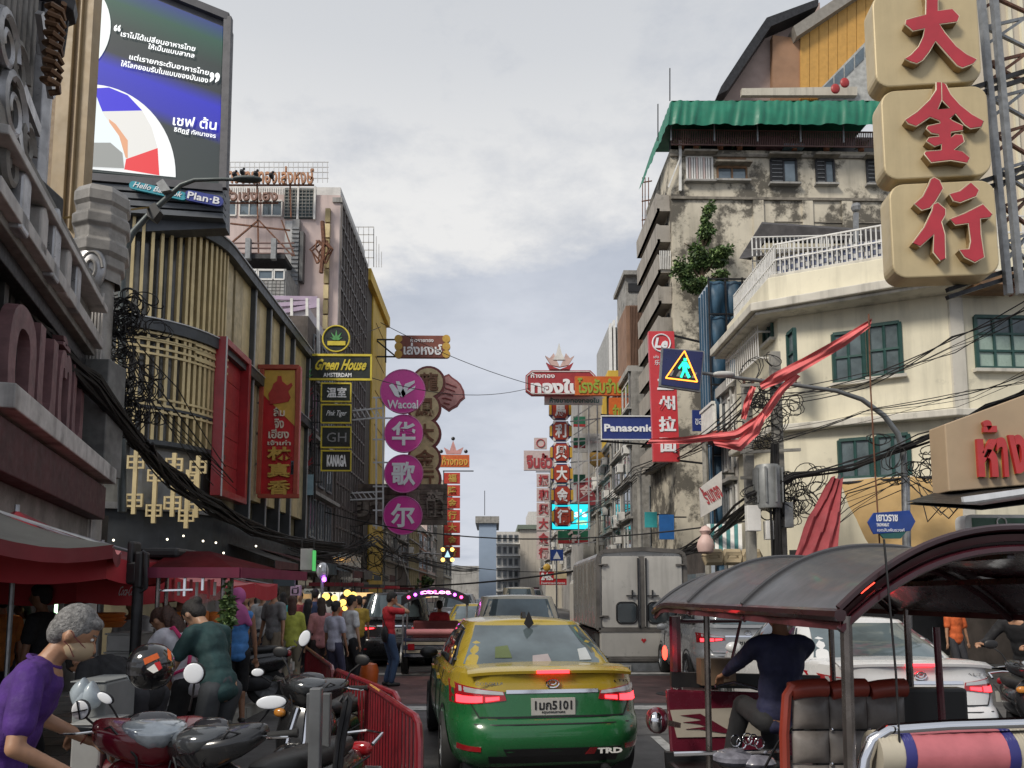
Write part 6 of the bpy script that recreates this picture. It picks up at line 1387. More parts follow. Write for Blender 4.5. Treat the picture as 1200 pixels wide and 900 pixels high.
def rear_text(root,c,body,x0,x1,z0,z1,mat,off=.012,**k):
 y=c.rear((x0+x1)/2,(z0+z1)/2,0).y;f=Fr((0,y,0),(1,0));f.w=Vector((0,-1,0));return text(body,f,x0,z0,x1,z1,off,mat,root,depth=.006,world=False,**k)
rear_text(taxi,corolla,'TRD',.36,.58,.39,.435,WHITEP,bold=.04,off=.015);rear_text(taxi,corolla,'COROLLA',-.66,-.42,.955,.98,CHROME);rear_text(taxi,corolla,'ALTIS',.50,.68,.965,.985,CHROME)
part('valance_panel',patch(corolla.rear,[(-.40,.375),(.70,.375),(.70,.445),(-.44,.445)],8,1),BUMPB,taxi,world=False)
part('red_flash',patch(lambda x,z,o:corolla.rear(x,z,o+.006),[(.26,.385),(.34,.385),(.36,.44),(.30,.44)],2,1),TAILD,taxi,world=False)
mb=MB();mb.prism([(-.05,0),(0,-.05),(.05,0),(0,.12)],lambda a,b,d:Vector((a,corolla.grear(0,.9,.03).y+d,1.43+b)),-.01,.01);part('aerial_base',mb,BLACK,taxi,world=False)
# things seen through the taxi glass, painted on it dim like reflections
for k,(x,h,sx,m)in enumerate(((-.33,.36,.08,M('lime_cloth',(.10,.13,.05),.7)),(.45,.30,.06,M('tissue_white',(.4,.42,.42),.6)),(.02,.18,.10,M('paper_strip',(.35,.3,.3),.6)))):
 part('dim_glass_patch',patch(lambda a,b,o:corolla.grear(a,b,o+.004),[(x-sx,h-.12 if k<3 else h-.04),(x+sx,h-.12 if k<3 else h-.04),(x+sx*.8,h+.13 if k<3 else h+.02),(x-sx*.7,h+.1 if k<3 else h+.02)],2,2),m,taxi,world=False)
# white saloon behind the near tuk-tuk
WC=paint('pearl_white_paint',(.62,.62,.62));wc=build_car('white_saloon_car','white saloon car with red tail lamps, plate 7070, seen through the near tuk-tuk','car',corolla,(3.98,7.1,0),R(-1.5),WC,plate='ขค 7070')
rear_text(wc,corolla,'ALTIS',.45,.66,.96,.985,CHROME)
# cars ahead
CREAMC=paint('cream_paint',(.5,.46,.36));van=Car(H=1.72,belt=1.05,gy=(.18,.42,3.1,3.75),ghw=(.82,.66),L=4.4,W=1.75)
build_car('cream_people_carrier','cream tall car directly ahead of the yellow and green taxi','car',van,(.42,13.2,0),R(1),CREAMC,brake=False,detail=False,plate='ฮฮ 2214')
build_car('yellow_cab','plain yellow cab ahead in the lane left of the cream car','taxi',corolla,(-.45,19.5,0),R(2),TY,brake=True,detail=False,plate='ทส 910')
SILC=paint('silver_paint',(.33,.34,.35));suv=Car(H=1.78,belt=1.1,deck=1.15,gy=(.1,.35,3.2,3.9),ghw=(.84,.68),L=4.7,W=1.85)
build_car('silver_pickup_car','silver hatchback ahead of the white saloon beside the truck','car',suv,(4.5,13.6,0),R(-2),SILC,brake=True,detail=False,plate='ชน 88')
BLKC=paint('black_car_paint',(.012,.012,.014));build_car('black_suv','glossy black sport utility car behind the man in the red shirt','car',suv,(-2.4,18.4,0),R(5),BLKC,brake=True,detail=False,plate='ฌผ 41')
build_car('dark_grey_saloon','dark grey saloon far ahead between the tuk-tuk and the truck','car',corolla,(1.3,27,0),R(2),paint('grey_car_paint',(.06,.065,.07)),detail=False,plate='กท 5')
build_car('white_hatchback','small white car farther up the road left of the grey saloon','car',suv,(-1.6,33,0),R(3),WC,detail=False,plate='กท 12')
build_car('pale_minibus','pale minibus in the far queue ahead of the grey saloon','minibus',Car(H=2.1,belt=1.2,gy=(.1,.25,3.6,4.2),ghw=(.84,.74),L=4.8,W=1.85),(1.2,38,0),0,CREAMC,detail=False,plate='ฮน 7')
build_car('silver_far_saloon','silver saloon in the far queue at the crossing of the next block','car',corolla,(-.6,47,0),0,SILC,detail=False,plate='สส 8')
build_car('white_far_van','white van in the far queue beyond the minibus','van',Car(H=2.1,belt=1.2,gy=(.1,.25,3.6,4.2),ghw=(.84,.74),L=4.8,W=1.85),(2.5,52,0),0,WC,detail=False,plate='ฮน 9')
# box truck
YT=17.6;TW=M('truck_white_panel',(.50,.48,.44),.5,var=.08,sc=1.2,streak=.35,dirt=.12,dsc=3);TS=M('truck_metal_side',(.30,.29,.27),.32,.55,var=.15,sc=1.0,streak=.3);TGR=M('truck_seal',(.12,.11,.1),.7,var=.3)
def tp_(px,py):return P(px,py,YT)
xl,xr=tp_(701,700).x,tp_(803,700).x;zt,zb_=tp_(750,646).z,tp_(750,738).z
tk=thing('box_truck','white box truck with grimy double rear doors and rounded roof edges','truck',((xl+xr)/2,YT+3,0))
Lb=5.6;mb=MB();mb.smooth=False
prof=[(xl,zb_),(xr,zb_),(xr,zt-.18)]+[(xr-.18+.18*math.cos(R(a)),zt-.18+.18*math.sin(R(a)))for a in(20,45,70,90)]+[((xl+xr)/2,zt+.05)]+[(xl+.18+.18*math.cos(R(a)),zt-.18+.18*math.sin(R(a)))for a in(90,110,135,160)]+[(xl,zt-.18)]
mb.prism(prof,lambda a,b,d:Vector((a,d,b)),YT,YT+Lb);part('cargo_box',mb,TS,tk,bevel=.02)
# rear frame, doors
mid=(xl+xr)/2;z_in,zd=zt-.12,zb_+.05
for i in range(len(prof)):
 a,b=prof[i],prof[(i+1)%len(prof)];mb=MB();mb.bar((a[0],YT-.015,a[1]),(b[0],YT-.015,b[1]),.09,.09,up=(0,1,0))
 if i==0 or i>0:part('rear_frame',mb,TGR,tk)
for sg,a,b in((-1,xl+.08,mid-.05),(1,mid+.05,xr-.08)):
 mb=MB();mb.prism(rrect(a,zd,b,z_in,.06,3),lambda u,v,d:Vector((u,d,v)),YT-.06,YT-.01);dr=part('rear_door',mb,TW,tk,bevel=.01)
 w0,w1=(a+b)/2-.23,(a+b)/2+.17
 w0,w1=(b-.52,b-.10)if sg<0 else(a+.10,a+.52)
 mb=MB();mb.prism(rrect(w0,zd+.12,w1,zd+.55,.1,4),lambda u,v,d:Vector((u,d,v)),YT-.075,YT-.062);part('door_window',mb,GLASSD,dr)
 mb=MB();pts=rrect(w0-.02,zd+.10,w1+.02,zd+.57,.1,4);mb.tube([Vector((u,YT-.07,v))for u,v in pts+pts[:1]],.018,6);part('window_rubber',mb,BLACK,dr)
 for x in((b-.04)if sg<0 else(a+.04),):mb=MB();mb.bar((x,YT-.09,zd+.02),(x,YT-.09,z_in-.04),.035);part('lock_rod',mb,DARK,dr)
 xh=b-.18 if sg<0 else a+.18;mb=MB();mb.bar((xh-.14,YT-.1,zd+.72),(xh+.14,YT-.1,zd+.72),.03);mb.bar((xh,YT-.1,zd+.66),(xh,YT-.1,zd+.85),.035);part('door_handle',mb,DARK,dr)
 for zz2 in(zd+.25,z_in-.2):
  xo=a if sg<0 else b;mb=MB();mb.lathe([(0,.03),(.05,.02),(.06,0),(0,-.02)],(xo+sg*.02,YT-.09,zz2),10);mb.bar((xo-sg*.14,YT-.08,zz2),(xo+sg*.06,YT-.08,zz2),.03,.05);part('hinge',mb,TGR,dr)
mb=MB();mb.box(mid-.05,YT-.07,zd,mid+.05,YT-.012,z_in);part('door_seal',mb,TGR,tk)
mb=MB();mb.box(xl+.03,YT-.04,zb_-.62,xr-.03,YT+.1,zb_-.02);part('rear_apron',mb,TW,tk,bevel=.03)
mb=MB();mb.box(xl-.02,YT-.08,zb_-.72,xr+.02,YT+.1,zb_-.62);part('bumper',mb,TGR,tk,bevel=.02)
mb=MB();mb.box(xl+.25,YT-.06,zb_-.98,xr-.2,YT+.06,zb_-.74);part('plate_rail',mb,GREYM,tk)
mb=MB();mb.box(xl+.3,YT-.09,zb_-.95,xl+.72,YT-.065,zb_-.78);p_=part('number_plate',mb,M('plate_white',(.42,.41,.38),.5,var=.06),tk)
Ft_=FY(YT-.09);text('ฒผ 2291',Ft_,xl+.34,zb_-.92,xl+.68,zb_-.82,0,BLACK,p_,depth=.005,bold=.02)
mb=MB();q=(mid+.02,YT-.05,zb_-.25);mb.prism([(q[0],q[2]-.05),(q[0]+.06,q[2]+.02),(q[0]+.03,q[2]+.06),(q[0],q[2]+.03),(q[0]-.03,q[2]+.06),(q[0]-.06,q[2]+.02)],lambda a,b,d:Vector((a,d,b)),YT-.05,YT-.042);part('red_heart_mark',mb,SRED,tk)
for x in(xl+.14,xr-.14):mb=MB();mb.box(x-.08,YT-.1,zb_-.9,x+.08,YT-.05,zb_-.77);part('tail_lamp',mb,TAILD,tk)
for x in(xl+.2,xr-.2):
 for y in(YT+1.2,YT+5.6):wheel(tk,x-(xl+xr)/2,y-YT-3,.40,.3,DARK)
mb=MB();mb.box(xl+.2,YT+.3,.45,xr-.2,YT+Lb+1.6,.8);part('chassis',mb,BLACK,tk)
mb=MB();mb.box(xl+.05,YT+Lb+.15,.6,xr-.05,YT+Lb+1.8,2.2);part('cab',mb,TW,tk,bevel=.15)
for k in range(7):mb=MB();y=YT+.5+k*.78;mb.box(xl-.02,y,zb_+.02,xl+.01,y+.05,zt-.2);part('side_rib',mb,TS,tk)
# tuk-tuks
MAR=M('dark_maroon_vinyl',(.035,.006,.010),.28,var=.2,sc=4,coat=.5);VIN=M('grey_vinyl_roof',(.048,.048,.052),.38,var=.06,sc=2,coat=.1,bump=.15,bsc=5)
TUBE=M('dark_chrome_tube',(.18,.16,.15),.25,.8,var=.3,sc=5)
def far_tuk():
 t=thing('tuk_tuk','small tuk-tuk ahead with purple lit roof letters and pink padded rear rail','tuk-tuk',(-1.28,16.6,0),R(2));w=dict(world=False)
 def arch(x):return 1.68+.20*(1-(abs(x)/.72)**2.2)
 mb=MB();mb.grid(lambda u,v:Vector(((-1+2*u)*.72,v*2.2,arch((-1+2*u)*.72))),16,6);mb.grid(lambda u,v:Vector(((-1+2*u)*.70,v*2.2,arch((-1+2*u)*.72)-.06)),16,6);part('roof_canopy',mb,M('maroon_roof',(.08,.012,.015),.5,var=.2),t,**w)
 mb=MB();pts=[(-.72+1.44*i/16,arch(-.72+1.44*i/16))for i in range(17)];lo=[(x,z-.20)for x,z in pts[::-1]]
 mb.prism(pts+lo,lambda a,b,d:Vector((a,d,b)),-.05,-.01);part('roof_valance',mb,BLACK,t,**w)
 f=Fr((0,-.055,0),(1,0));f.w=Vector((0,-1,0))
 for k,ch in enumerate('สวัสดีไทย'):
  pass
 for k in range(9):
  x=-.56+k*.14;mb=MB();mb.ball((x,-.07,arch(x)-.10),.035,.02,.035,8);part('roof_lamp',mb,E('purple_led' if k%4 else 'red_led',(.7,.1,1)if k%4 else(1,.05,.2),5),t,**w)
 text('COLOR',f,-.3,1.735,.35,1.80,.0,E('pink_led',(1,.35,.7),3),t,world=False,bold=.03)
 for x in(-.68,.68):
  for y in(.02,1.2,2.1):mb=MB();mb.tube([(x,y,.5),(x,y,1.68)],.022,6);part('roof_post',mb,STEEL,t,**w)
 mb=MB();mb.box(-.66,.05,.42,.66,.75,.75);part('body_tub',mb,M('tuk_body_blue',(.04,.05,.09),.4,coat=.3),t,bevel=.04,**w)
 for k in range(5):mb=MB();mb.box(-.66,.0,.40+k*.085,.66,.045,.46+k*.085);part('rear_slat',mb,M('cream_slat',(.38,.34,.26),.5)if k%2 else CHROME,t,**w)
 mb=MB();mb.cyl((-.6,.02,.92),(.6,.02,.92),.07,12);part('padded_rail',mb,M('faded_pink_pad',(.5,.2,.2),.6),t,**w)
 for x in(-.62,.62):mb=MB();mb.tube([(x,.02,.4),(x,.02,.95)],.025,6);part('rail_post',mb,CHROME,t,**w)
 mb=MB();mb.box(-.5,.5,.75,.5,.62,1.15);part('seat_back',mb,M('seat_dark_red',(.12,.02,.02),.6),t,bevel=.04,**w)
 for x in(-.66,.66):wheel(t,x,.45,.27,.15);mb=MB();mb.tube([(x+.06*(1 if x>0 else-1),.45+.36*math.cos(a),.27+.36*math.sin(a))for a in[math.pi*i/8 for i in range(9)]],.03,5);part('mudguard',mb,STEEL,t,**w)
 wheel(t,0.001,2.6,.27,.13);mb=MB();mb.box(-.45,2.0,.4,.45,2.45,1.0);part('front_fairing',mb,MAR,t,bevel=.08,**w)
 for x in(-.5,.5):mb=MB();mb.box(x-.07,-.03,.55,x+.07,0,.68);part('tail_lamp',mb,TAILD,t,**w)
 return t
far_tuk()
# near tuk-tuk (built where it stands, right of the camera)
Y0,Y1_=3.0,6.7;xL0=P(985,718,Y0).x;HW=.76;xc=xL0+HW
nt_=thing('tuk_tuk','large nearest tuk-tuk with grey vinyl roof, dark maroon frame and pink padded rear rail','tuk-tuk',(xc,4.8,0))
ze,za=P(985,718,Y0).z,P(1216,622,Y0).z
def archz(x):return ze+(za-ze)*(1-min(1,abs(x)/HW)**2.3)
def roofp(u,v,off=0):
 x=(-1+2*u)*HW;y=Y0+(Y1_-Y0)*v
 bay=abs(math.sin(v*3*math.pi));sagz=-.035*bay*(1-abs(-1+2*u)**6)
 fr_=max(0,v-.86)/.14;z=archz(x)+sagz-.10*fr_**1.6*(1-.3*abs(-1+2*u))
 return Vector((xc+x*(1-.04*v),y,z+off))
RIMM=M('black_maroon_roll',(.028,.008,.010),.35,coat=.4)
mb=MB();mb.grid(lambda u,v:roofp(u,v,.012),40,60);part('roof_vinyl',mb,VIN,nt_)
mb=MB();mb.grid(lambda u,v:roofp(u,v,-.02)-Vector((0,0,.02)),30,30);part('roof_lining',mb,MAR,nt_)
# piping ribs across the vinyl at each frame hoop, and hoops beneath
for v in(0.004,1/3,2/3,.995):
 mb=MB();mb.tube([roofp(i/30,v,.016)for i in range(31)],.016 if 0<v<.9 else .024,6);part('roof_piping',mb,RIMM if v<.1 else VIN,nt_)
 mb=MB();mb.tube([roofp(i/30,v,-.07)for i in range(31)],.018,6);part('roof_hoop',mb,MAR,nt_)
for u in(0.0,1.0):
 mb=MB();mb.tube([roofp(u,i/20,-.01)for i in range(21)],.026,7);part('edge_roll',mb,RIMM,nt_)
 mb=MB();mb.grid(lambda a,b:roofp(u,a,-.02-.05*b)+Vector((.012*math.sin(a*40)*b,0,0)),40,2);part('side_valance',mb,M('maroon_valance',(.09,.02,.025),.6,var=.3,sc=6),nt_)
mb=MB();pts=[roofp(i/30,.004,-.01)for i in range(31)];mb.add(pts+[p-Vector((0,-.01,.05 if 3<i<27 else .03))for i,p in enumerate(pts)],[(i,i+1,32+i,31+i)for i in range(30)]);part('rear_valance',mb,RIMM,nt_)
# long rails beneath the lining
for x in(-.45,0,.45):mb=MB();mb.bar((xc+x,Y0+.1,archz(x)-.09),(xc+x,Y1_-.5,archz(x)-.09),.03);part('roof_rail',mb,MAR,nt_)
PMAR=M('maroon_gloss_paint',(.10,.010,.022),.25,var=.15,coat=.6)
for px,yb,y_,r_ in((991,930,Y0+.02,.024),(828,930,5.3,.022),(791,905,6.45,.05)):
 p=P(px,722,y_);q=P(px+(6 if px==991 else 4),yb,y_);mb=MB();mb.tube([p,p.lerp(q,.5),q,Vector((q.x,q.y,.35))],r_,8);part('roof_post',mb,PMAR if px==791 else TUBE,nt_)
for x,y_ in((xc+HW-.02,Y0+.02),(xc+HW-.02,5.3),(xc+HW-.05,6.45)):mb=MB();mb.tube([(x,y_,ze-.02),(x,y_,.35)],.024,8);part('roof_post',mb,TUBE,nt_)
mb=MB();mb.tube([P(1097,735,Y0+1.4),P(1104,845,Y0+1.4),P(1106,930,Y0+1.4)],.02,8);part('inner_post',mb,PMAR,nt_)
mb=MB();mb.tube([P(1036,632,Y0-.02),P(1042,700,Y0-.04),P(1050,790,Y0-.04),P(1054,870,Y0-.04),P(1056,930,Y0-.02)],.0045,5);part('whip_aerial',mb,BLACK,nt_)
# red lamps under the roof
for q,s_ in(((1018,690),.030),((1075,664),.018)):
 mb=MB();mb.ball(P(*q,Y0+.12),s_*1.3,.02,s_*.8,12,Matrix.Rotation(R(-35),3,'Y'));part('roof_lamp',mb,E('red_roof_lamp',(1,.05,.03),3.5)if s_>.02 else TAILD,nt_)
# rear rail with rolled cushion
rb=Y0+.0;pr=[P(1010,925,rb),P(1014,890,rb),P(1022,868,rb),P(1040,856,rb),P(1110,851,rb),P(1240,847,rb),P(1400,845,rb),P(1440,870,rb),P(1450,930,rb)]
mb=MB();mb.tube(pr,.026,10);part('rear_rail',mb,CHROME,nt_)
RP=M('pink_roll_vinyl',(.48,.14,.16),.42,var=.15,sc=5,bump=.15,bsc=14,coat=.2);NB=M('navy_roll_band',(.03,.03,.16),.5,var=.1);CE=M('cream_roll_end',(.42,.38,.3),.5,var=.15)
rc_=.093;yc_=rb+.03
def roll(x0,x1,mat,r,nm):
 a=P(x0,884,yc_);b=P(x1,882,yc_);mb=MB();n=14
 mb.grid(lambda u,v:a.lerp(b,u)+Vector((0,r*1.0*math.sin(v*2*math.pi),r*(1.0+.03*math.sin(u*35))*math.cos(v*2*math.pi))),n,20)
 for e in(a,b):k=len(mb.v);mb.add([e+Vector((0,r*math.sin(j*.314),r*math.cos(j*.314)))for j in range(20)],[list(range(20))])
 part(nm,mb,mat,nt_)
roll(1022,1048,CE,rc_*.97,'cushion_end');roll(1048,1060,NB,rc_*1.03,'cushion_band');roll(1060,1166,RP,rc_,'rear_cushion');roll(1166,1178,NB,rc_*1.03,'cushion_band');roll(1178,1200,CE,rc_*.97,'cushion_end');roll(1200,1400,RP,rc_,'rear_cushion')
# passenger bench: tufted grey back with red top roll, seen through the side
SG=M('grey_tufted_vinyl',(.15,.135,.125),.5,var=.25,sc=6,coat=.15,bump=.2,bsc=10);SR=M('orange_red_piping_vinyl',(.24,.035,.02),.45,var=.1,coat=.2)
yb=4.55
for i in range(3):
 for j in range(4):
  x0_,x1_=928+i*44,970+i*44;y0_,y1_=816+j*40,854+j*40;a=P(x0_,y1_,yb);b=P(x1_,y0_,yb);mb=MB()
  mb.grid(lambda u,v:Vector((a.x+(b.x-a.x)*u,yb-.012-.05*(math.sin(u*math.pi)*math.sin(v*math.pi))**.5,a.z+(b.z-a.z)*v)),10,8);part('seat_tuft',mb,SG,nt_)
  if i<2 and j<3:mb=MB();mb.ball((b.x,yb-.03,a.z),.012,n=8);part('seat_button',mb,CHROME,nt_)
for i in range(3):
 mb=MB();a=P(926+i*46,810,yb);b=P(968+i*46,806,yb);mb.tube([a,a.lerp(b,.3)+Vector((0,0,.006)),a.lerp(b,.7)+Vector((0,0,.006)),b],.055,10);part('seat_top_roll',mb,SR,nt_)
mb=MB();mb.tube([P(921,930,yb-.02),P(919,860,yb-.02),P(922,815,yb-.02),P(930,803,yb-.02)],.03,8);part('seat_side_piping',mb,SR,nt_)
mb=MB();mb.box(P(924,0,yb).x,yb,.5,xc+HW-.08,yb+.1,P(940,803,yb).z-.02);part('seat_back_shell',mb,BLACK,nt_,bevel=.02)
mb=MB();mb.box(xc-HW+.12,3.3,.42,xc+HW-.08,yb,.62);part('seat_base',mb,SG,nt_,bevel=.05)
# tub, side panel with painted swoosh, front cowl, windscreen
mb=MB();mb.box(xc-HW+.03,Y0+.1,.28,xc+HW-.03,6.3,.40);part('floor_pan',mb,BLACK,nt_,bevel=.03)
fs=Fr(Vector((xc-HW+.05,5.0,0)),(0,1))
yfp=6.35;FFp=FY(yfp)
mb=MB();FFp.poly(mb,[(781,808),(905,812),(930,850),(930,960),(792,960)],-.05,0);cw=part('front_bulkhead',mb,PMAR,nt_,bevel=.015)
mb=MB();FFp.poly(mb,[(785,832),(902,828),(905,862),(793,864)],.002,.012);part('painted_panel',mb,M('cream_paint_panel',(.38,.34,.28),.4,var=.1),cw)
for k in range(3):mb=MB();FFp.poly(mb,[(797+k*3,838+k*8),(820+k*8,836+k*7),(858+k*2,858),(850,859),(818,842+k*6)],.013,.018+.001*k);part('swoosh',mb,PMAR,cw)
mb=MB();FFp.upoly(mb,circ(*FFp.uv(860,844),.045,16),.013,.03);part('round_vent',mb,BLACK,cw)
mb=MB();FFp.poly(mb,[(778,880),(925,884),(925,960),(784,960)],.0,.06);part('lower_skirt',mb,BLACK,nt_)
mb=MB();q=[P(795,728,6.5),P(795,800,6.45),P(852,800,6.45),P(868,728,6.5)];mb.tube(q+[q[0]],.02,6);part('windscreen_frame',mb,PMAR,nt_)
mb=MB();mb.bar(P(786,796,6.4),P(960,800,6.4),.05,.12);part('dash_rail',mb,BLACK,nt_)
mb=MB();mb.box(P(796,0,6.4).x,6.2,P(796,800,6.4).z,P(832,0,6.4).x,6.35,P(796,770,6.4).z);part('meter_box',mb,M('wood_dash',(.12,.08,.05),.5,var=.3),nt_)
c=P(770,844,5.9);mb=MB();mb.ball(c,.085,.11,.10,18);part('front_indicator_pod',mb,PMAR,nt_);mb=MB();mb.ball(c+Vector((-.02,-.075,0)),.06,.04,.075,14);part('pod_lens',mb,CHROME,nt_)
mb=MB();mb.bar(c,P(795,850,6.2),.04);part('pod_bracket',mb,TUBE,nt_)
mb=MB();mb.ball(P(779,765,6.3),.02,.05,.06,10);part('side_marker_lamp',mb,E('red_roof_lamp',(1,.05,.03),3.5),nt_)
mb=MB();a=P(790,884,5.2);b=P(925,880,5.0);mb.tube([a,b],.016,6);part('grab_rail',mb,CHROME,nt_)
mb=MB();mb.tube([P(880,930,4.9),P(912,870,4.9),P(948,832,4.85)],.009,6);part('door_chain_rod',mb,CHROME,nt_)
for k in range(5):mb=MB();c=P(862+k*7,868+3*math.sin(k*2),5.0);mb.tube([c+Vector((.03*math.cos(a),0,.035*math.sin(a)))for a in[i*.6 for i in range(11)]],.005,5);part('chain_link',mb,CHROME,nt_)
mb=MB();mb.ball(P(860,888,5.1),.14,.12,.06,14);mb.ball(P(888,893,5.05),.12,.1,.05,12);part('clear_bag',mb,M('dull_plastic',(.2,.2,.24),.25,var=.4,sc=9,coat=.3),nt_)
for x in(xc-HW+.12,xc+HW-.12):wheel(nt_,x-xc,3.7-4.8,.28,.16)
wheel(nt_,.001,6.6-4.8,.28,.14)
mb=MB();mb.tube([P(838,804,5.9),P(860,800,5.9),P(905,812,5.8)],.014,7);part('handlebar',mb,CHROME,nt_)
# PEOPLE (one continuous voxel-joined body; clothes and hair are children)
TMP=bpy.data.scenes.new('work')
def capsule(mb,a,b,ra,rb,n=10):
 a,b=Vector(a),Vector(b);t=(b-a);L_=t.length;t=t.normalized()if L_>1e-6 else Vector((0,0,1))
 k=4;pts=[];rs=[]
 for i in range(k):w=math.pi/2*(1-i/k);pts.append(a-t*ra*math.sin(w));rs.append(max(.0006,ra*math.cos(w)))
 pts+=[a,b];rs+=[ra,rb]
 for i in range(1,k+1):w=math.pi/2*i/k;pts.append(b+t*rb*math.sin(w));rs.append(max(.0006,rb*math.cos(w)))
 mb.tube(pts,1,n,rs=rs)
def remesh(mb,name,vox,mat,smooth=2,wr=0.0,seed=0):
 me=mb.mesh('tmp',mat);o=bpy.data.objects.new('tmp',me);TMP.collection.objects.link(o)
 m=o.modifiers.new('r','REMESH');m.mode='VOXEL';m.voxel_size=vox;m.use_smooth_shade=True
 if smooth:s=o.modifiers.new('s','SMOOTH');s.factor=.5;s.iterations=smooth
 TMP.view_layers[0].update();dg=TMP.view_layers[0].depsgraph;out=bpy.data.meshes.new_from_object(o.evaluated_get(dg));out.name=name
 bpy.data.objects.remove(o);bpy.data.meshes.remove(me)
 if wr:
  for v in out.vertices:
   c=v.co;n_=noise.noise(Vector((c.x*9+seed,c.y*9,c.z*5)))*.6+noise.noise(Vector((c.x*22,c.y*22+seed,c.z*9)))*.4;v.co=c+v.normal*(n_*wr)
 return out
def ik(a,c,l1,l2,hint):
 a,c,hint=Vector(a),Vector(c),Vector(hint);d=c-a;L_=min(d.length,(l1+l2)*.999);u=d.normalized();c=a+u*L_
 x=(l1*l1-l2*l2+L_*L_)/(2*L_);h=math.sqrt(max(0,l1*l1-x*x));p=(hint-u*hint.dot(u));p=p.normalized()if p.length>1e-4 else Vector((1,0,0))
 return a+u*x+p*h,c
SKINS=[(.36,.19,.11),(.28,.14,.08),(.42,.24,.15)]
def person(name_label,loc,rz=0,h=1.68,lean=0,head=0,turn=0,hip=None,hands=(None,None),feet=None,skin=0,shirt=(.3,.3,.3),sleeve='short',trousers=(.03,.03,.04),legs='long',hair='short',hairc=(.012,.01,.009),vox=.022,female=False,shoes=(.03,.03,.03),group=None,torso_only=False,mask=None,name='person'):
 s=h/1.7;t=thing(name,name_label,'person',loc,rz,group);w=dict(world=False)
 sk=M('skin_%d'%skin,SKINS[skin],.5,var=.08,sc=14);hc=M('hair_%d'%int(hairc[0]*1000),hairc,.6,var=.5,sc=60,bump=.6,bsc=90)
 hz=(hip or .93*s);pel=Vector((0,0,hz));Rl=Matrix.Rotation(-R(lean),3,'X');T=lambda x,y,z:pel+Rl@Vector((x,y,z))*s
 bw=.9 if female else 1.0
 if torso_only:pel=Vector((0,0,hz))
 if feet is None:feet=[(-.1*s,.0,.08),(.1*s,.02,.08)]
 neck=T(0,.0,.52);Rh=Matrix.Rotation(-R(head),3,'X')@Matrix.Rotation(R(turn),3,'Z');hd=neck+Rh@Vector((0,.035,.165))*s
 H=lambda x,y,z:hd+Rh@Vector((x,y,z))*s
 mb=MB();RL3=Rl
 E_=lambda c,x,y,z,rot=None:mb.ball(c,x*s,y*s,z*s,14,rot or Rl)
 E_(T(0,.0,.36),.155*bw,.105,.19);E_(T(0,0,.16),.135*bw,.10,.17);E_(T(0,-.005,.0),.155,.11,.13);E_(T(0,.02,.44),.13*bw,.085,.1)
 if female:E_(T(-.07,.085,.35),.06,.05,.065);E_(T(.07,.085,.35),.06,.05,.065)
 capsule(mb,T(-.13*bw,0,.46),T(.13*bw,0,.46),.062*s,.062*s)
 capsule(mb,neck-Rl@Vector((0,0,.06)),H(0,-.015,-.09),.056*s,.05*s)
 mb.ball(H(0,0,.02),.076*s,.095*s,.1*s,16,Rh);mb.ball(H(0,.028,-.055),.055*s,.06*s,.06*s,12,Rh);mb.ball(H(0,.05,-.085),.03*s,.03*s,.025*s,8,Rh)
 capsule(mb,H(0,.088,.005),H(0,.112,-.035),.009*s,.016*s,8)
 for x in(-1,1):mb.ball(H(x*.078,-.005,-.015),.012*s,.02*s,.032*s,8,Rh)
 mb.ball(H(0,.093,-.066),.024*s,.012*s,.012*s,8,Rh)
 hips=[T(-.09,0,-.03),T(.09,0,-.03)];kn=[];shd=[T(-.175*bw,0,.455),T(.175*bw,0,.455)];elb=[];wr_=[]
 for i in(0,1):
  k_,f_=ik(hips[i],feet[i],.43*s,.42*s,(0,1,0));kn.append((k_,f_))
  capsule(mb,hips[i],k_,.082*s,.055*s);capsule(mb,k_,f_,.053*s,.036*s);mb.ball(k_+(f_-k_)*.3-Vector((0,.015,0)),.05*s,.05*s,.1*s,10)
  capsule(mb,f_+Vector((0,-.03,-.04)),f_+Vector((0,.13*s,-.05)),.035*s,.03*s)
  sg=-1 if i==0 else 1
  hn=hands[i]or(sg*.26*s,.06,hz-.12*s)
  e_,w_=ik(shd[i],hn,.29*s,.25*s,(sg*.5,-.7,-.4));elb.append(e_);wr_.append(w_)
  capsule(mb,shd[i],e_,.048*s,.038*s);capsule(mb,e_,w_,.038*s,.025*s)
  d=(w_-e_).normalized();side=d.cross(Vector((0,0,1))if abs(d.z)<.8 else Vector((0,1,0))).normalized();nn=side.cross(d).normalized()
  pc=w_+d*.05*s
  for q in(-.5,.5):capsule(mb,w_+d*.01*s,pc+d*.03*s+side*q*.045*s,.02*s,.017*s,8)
  for f in range(4):
   b0=w_+d*.085*s+side*(f-1.5)*.021*s;l=(.034,.040,.037,.028)[f]*s;m1=b0+d*l-nn*.006*s;m2=m1+(d*.6-nn*.8).normalized()*l*.8;m3=m2+(d*.1-nn).normalized()*l*.5
   capsule(mb,b0,m1,.0095*s,.0088*s,8);capsule(mb,m1,m2,.0088*s,.0082*s,8);capsule(mb,m2,m3,.0082*s,.007*s,8)
  tb=w_+d*.03*s+side*(-sg)*.03*s;tm=tb+(d*.7-side*sg*.7-nn*.2).normalized()*.038*s;capsule(mb,tb,tm,.013*s,.011*s,8);capsule(mb,tm,tm+(d-nn*.4).normalized()*.03*s,.011*s,.009*s,8)
 part('body',None,None,t,mesh=remesh(mb,'body',vox,sk))
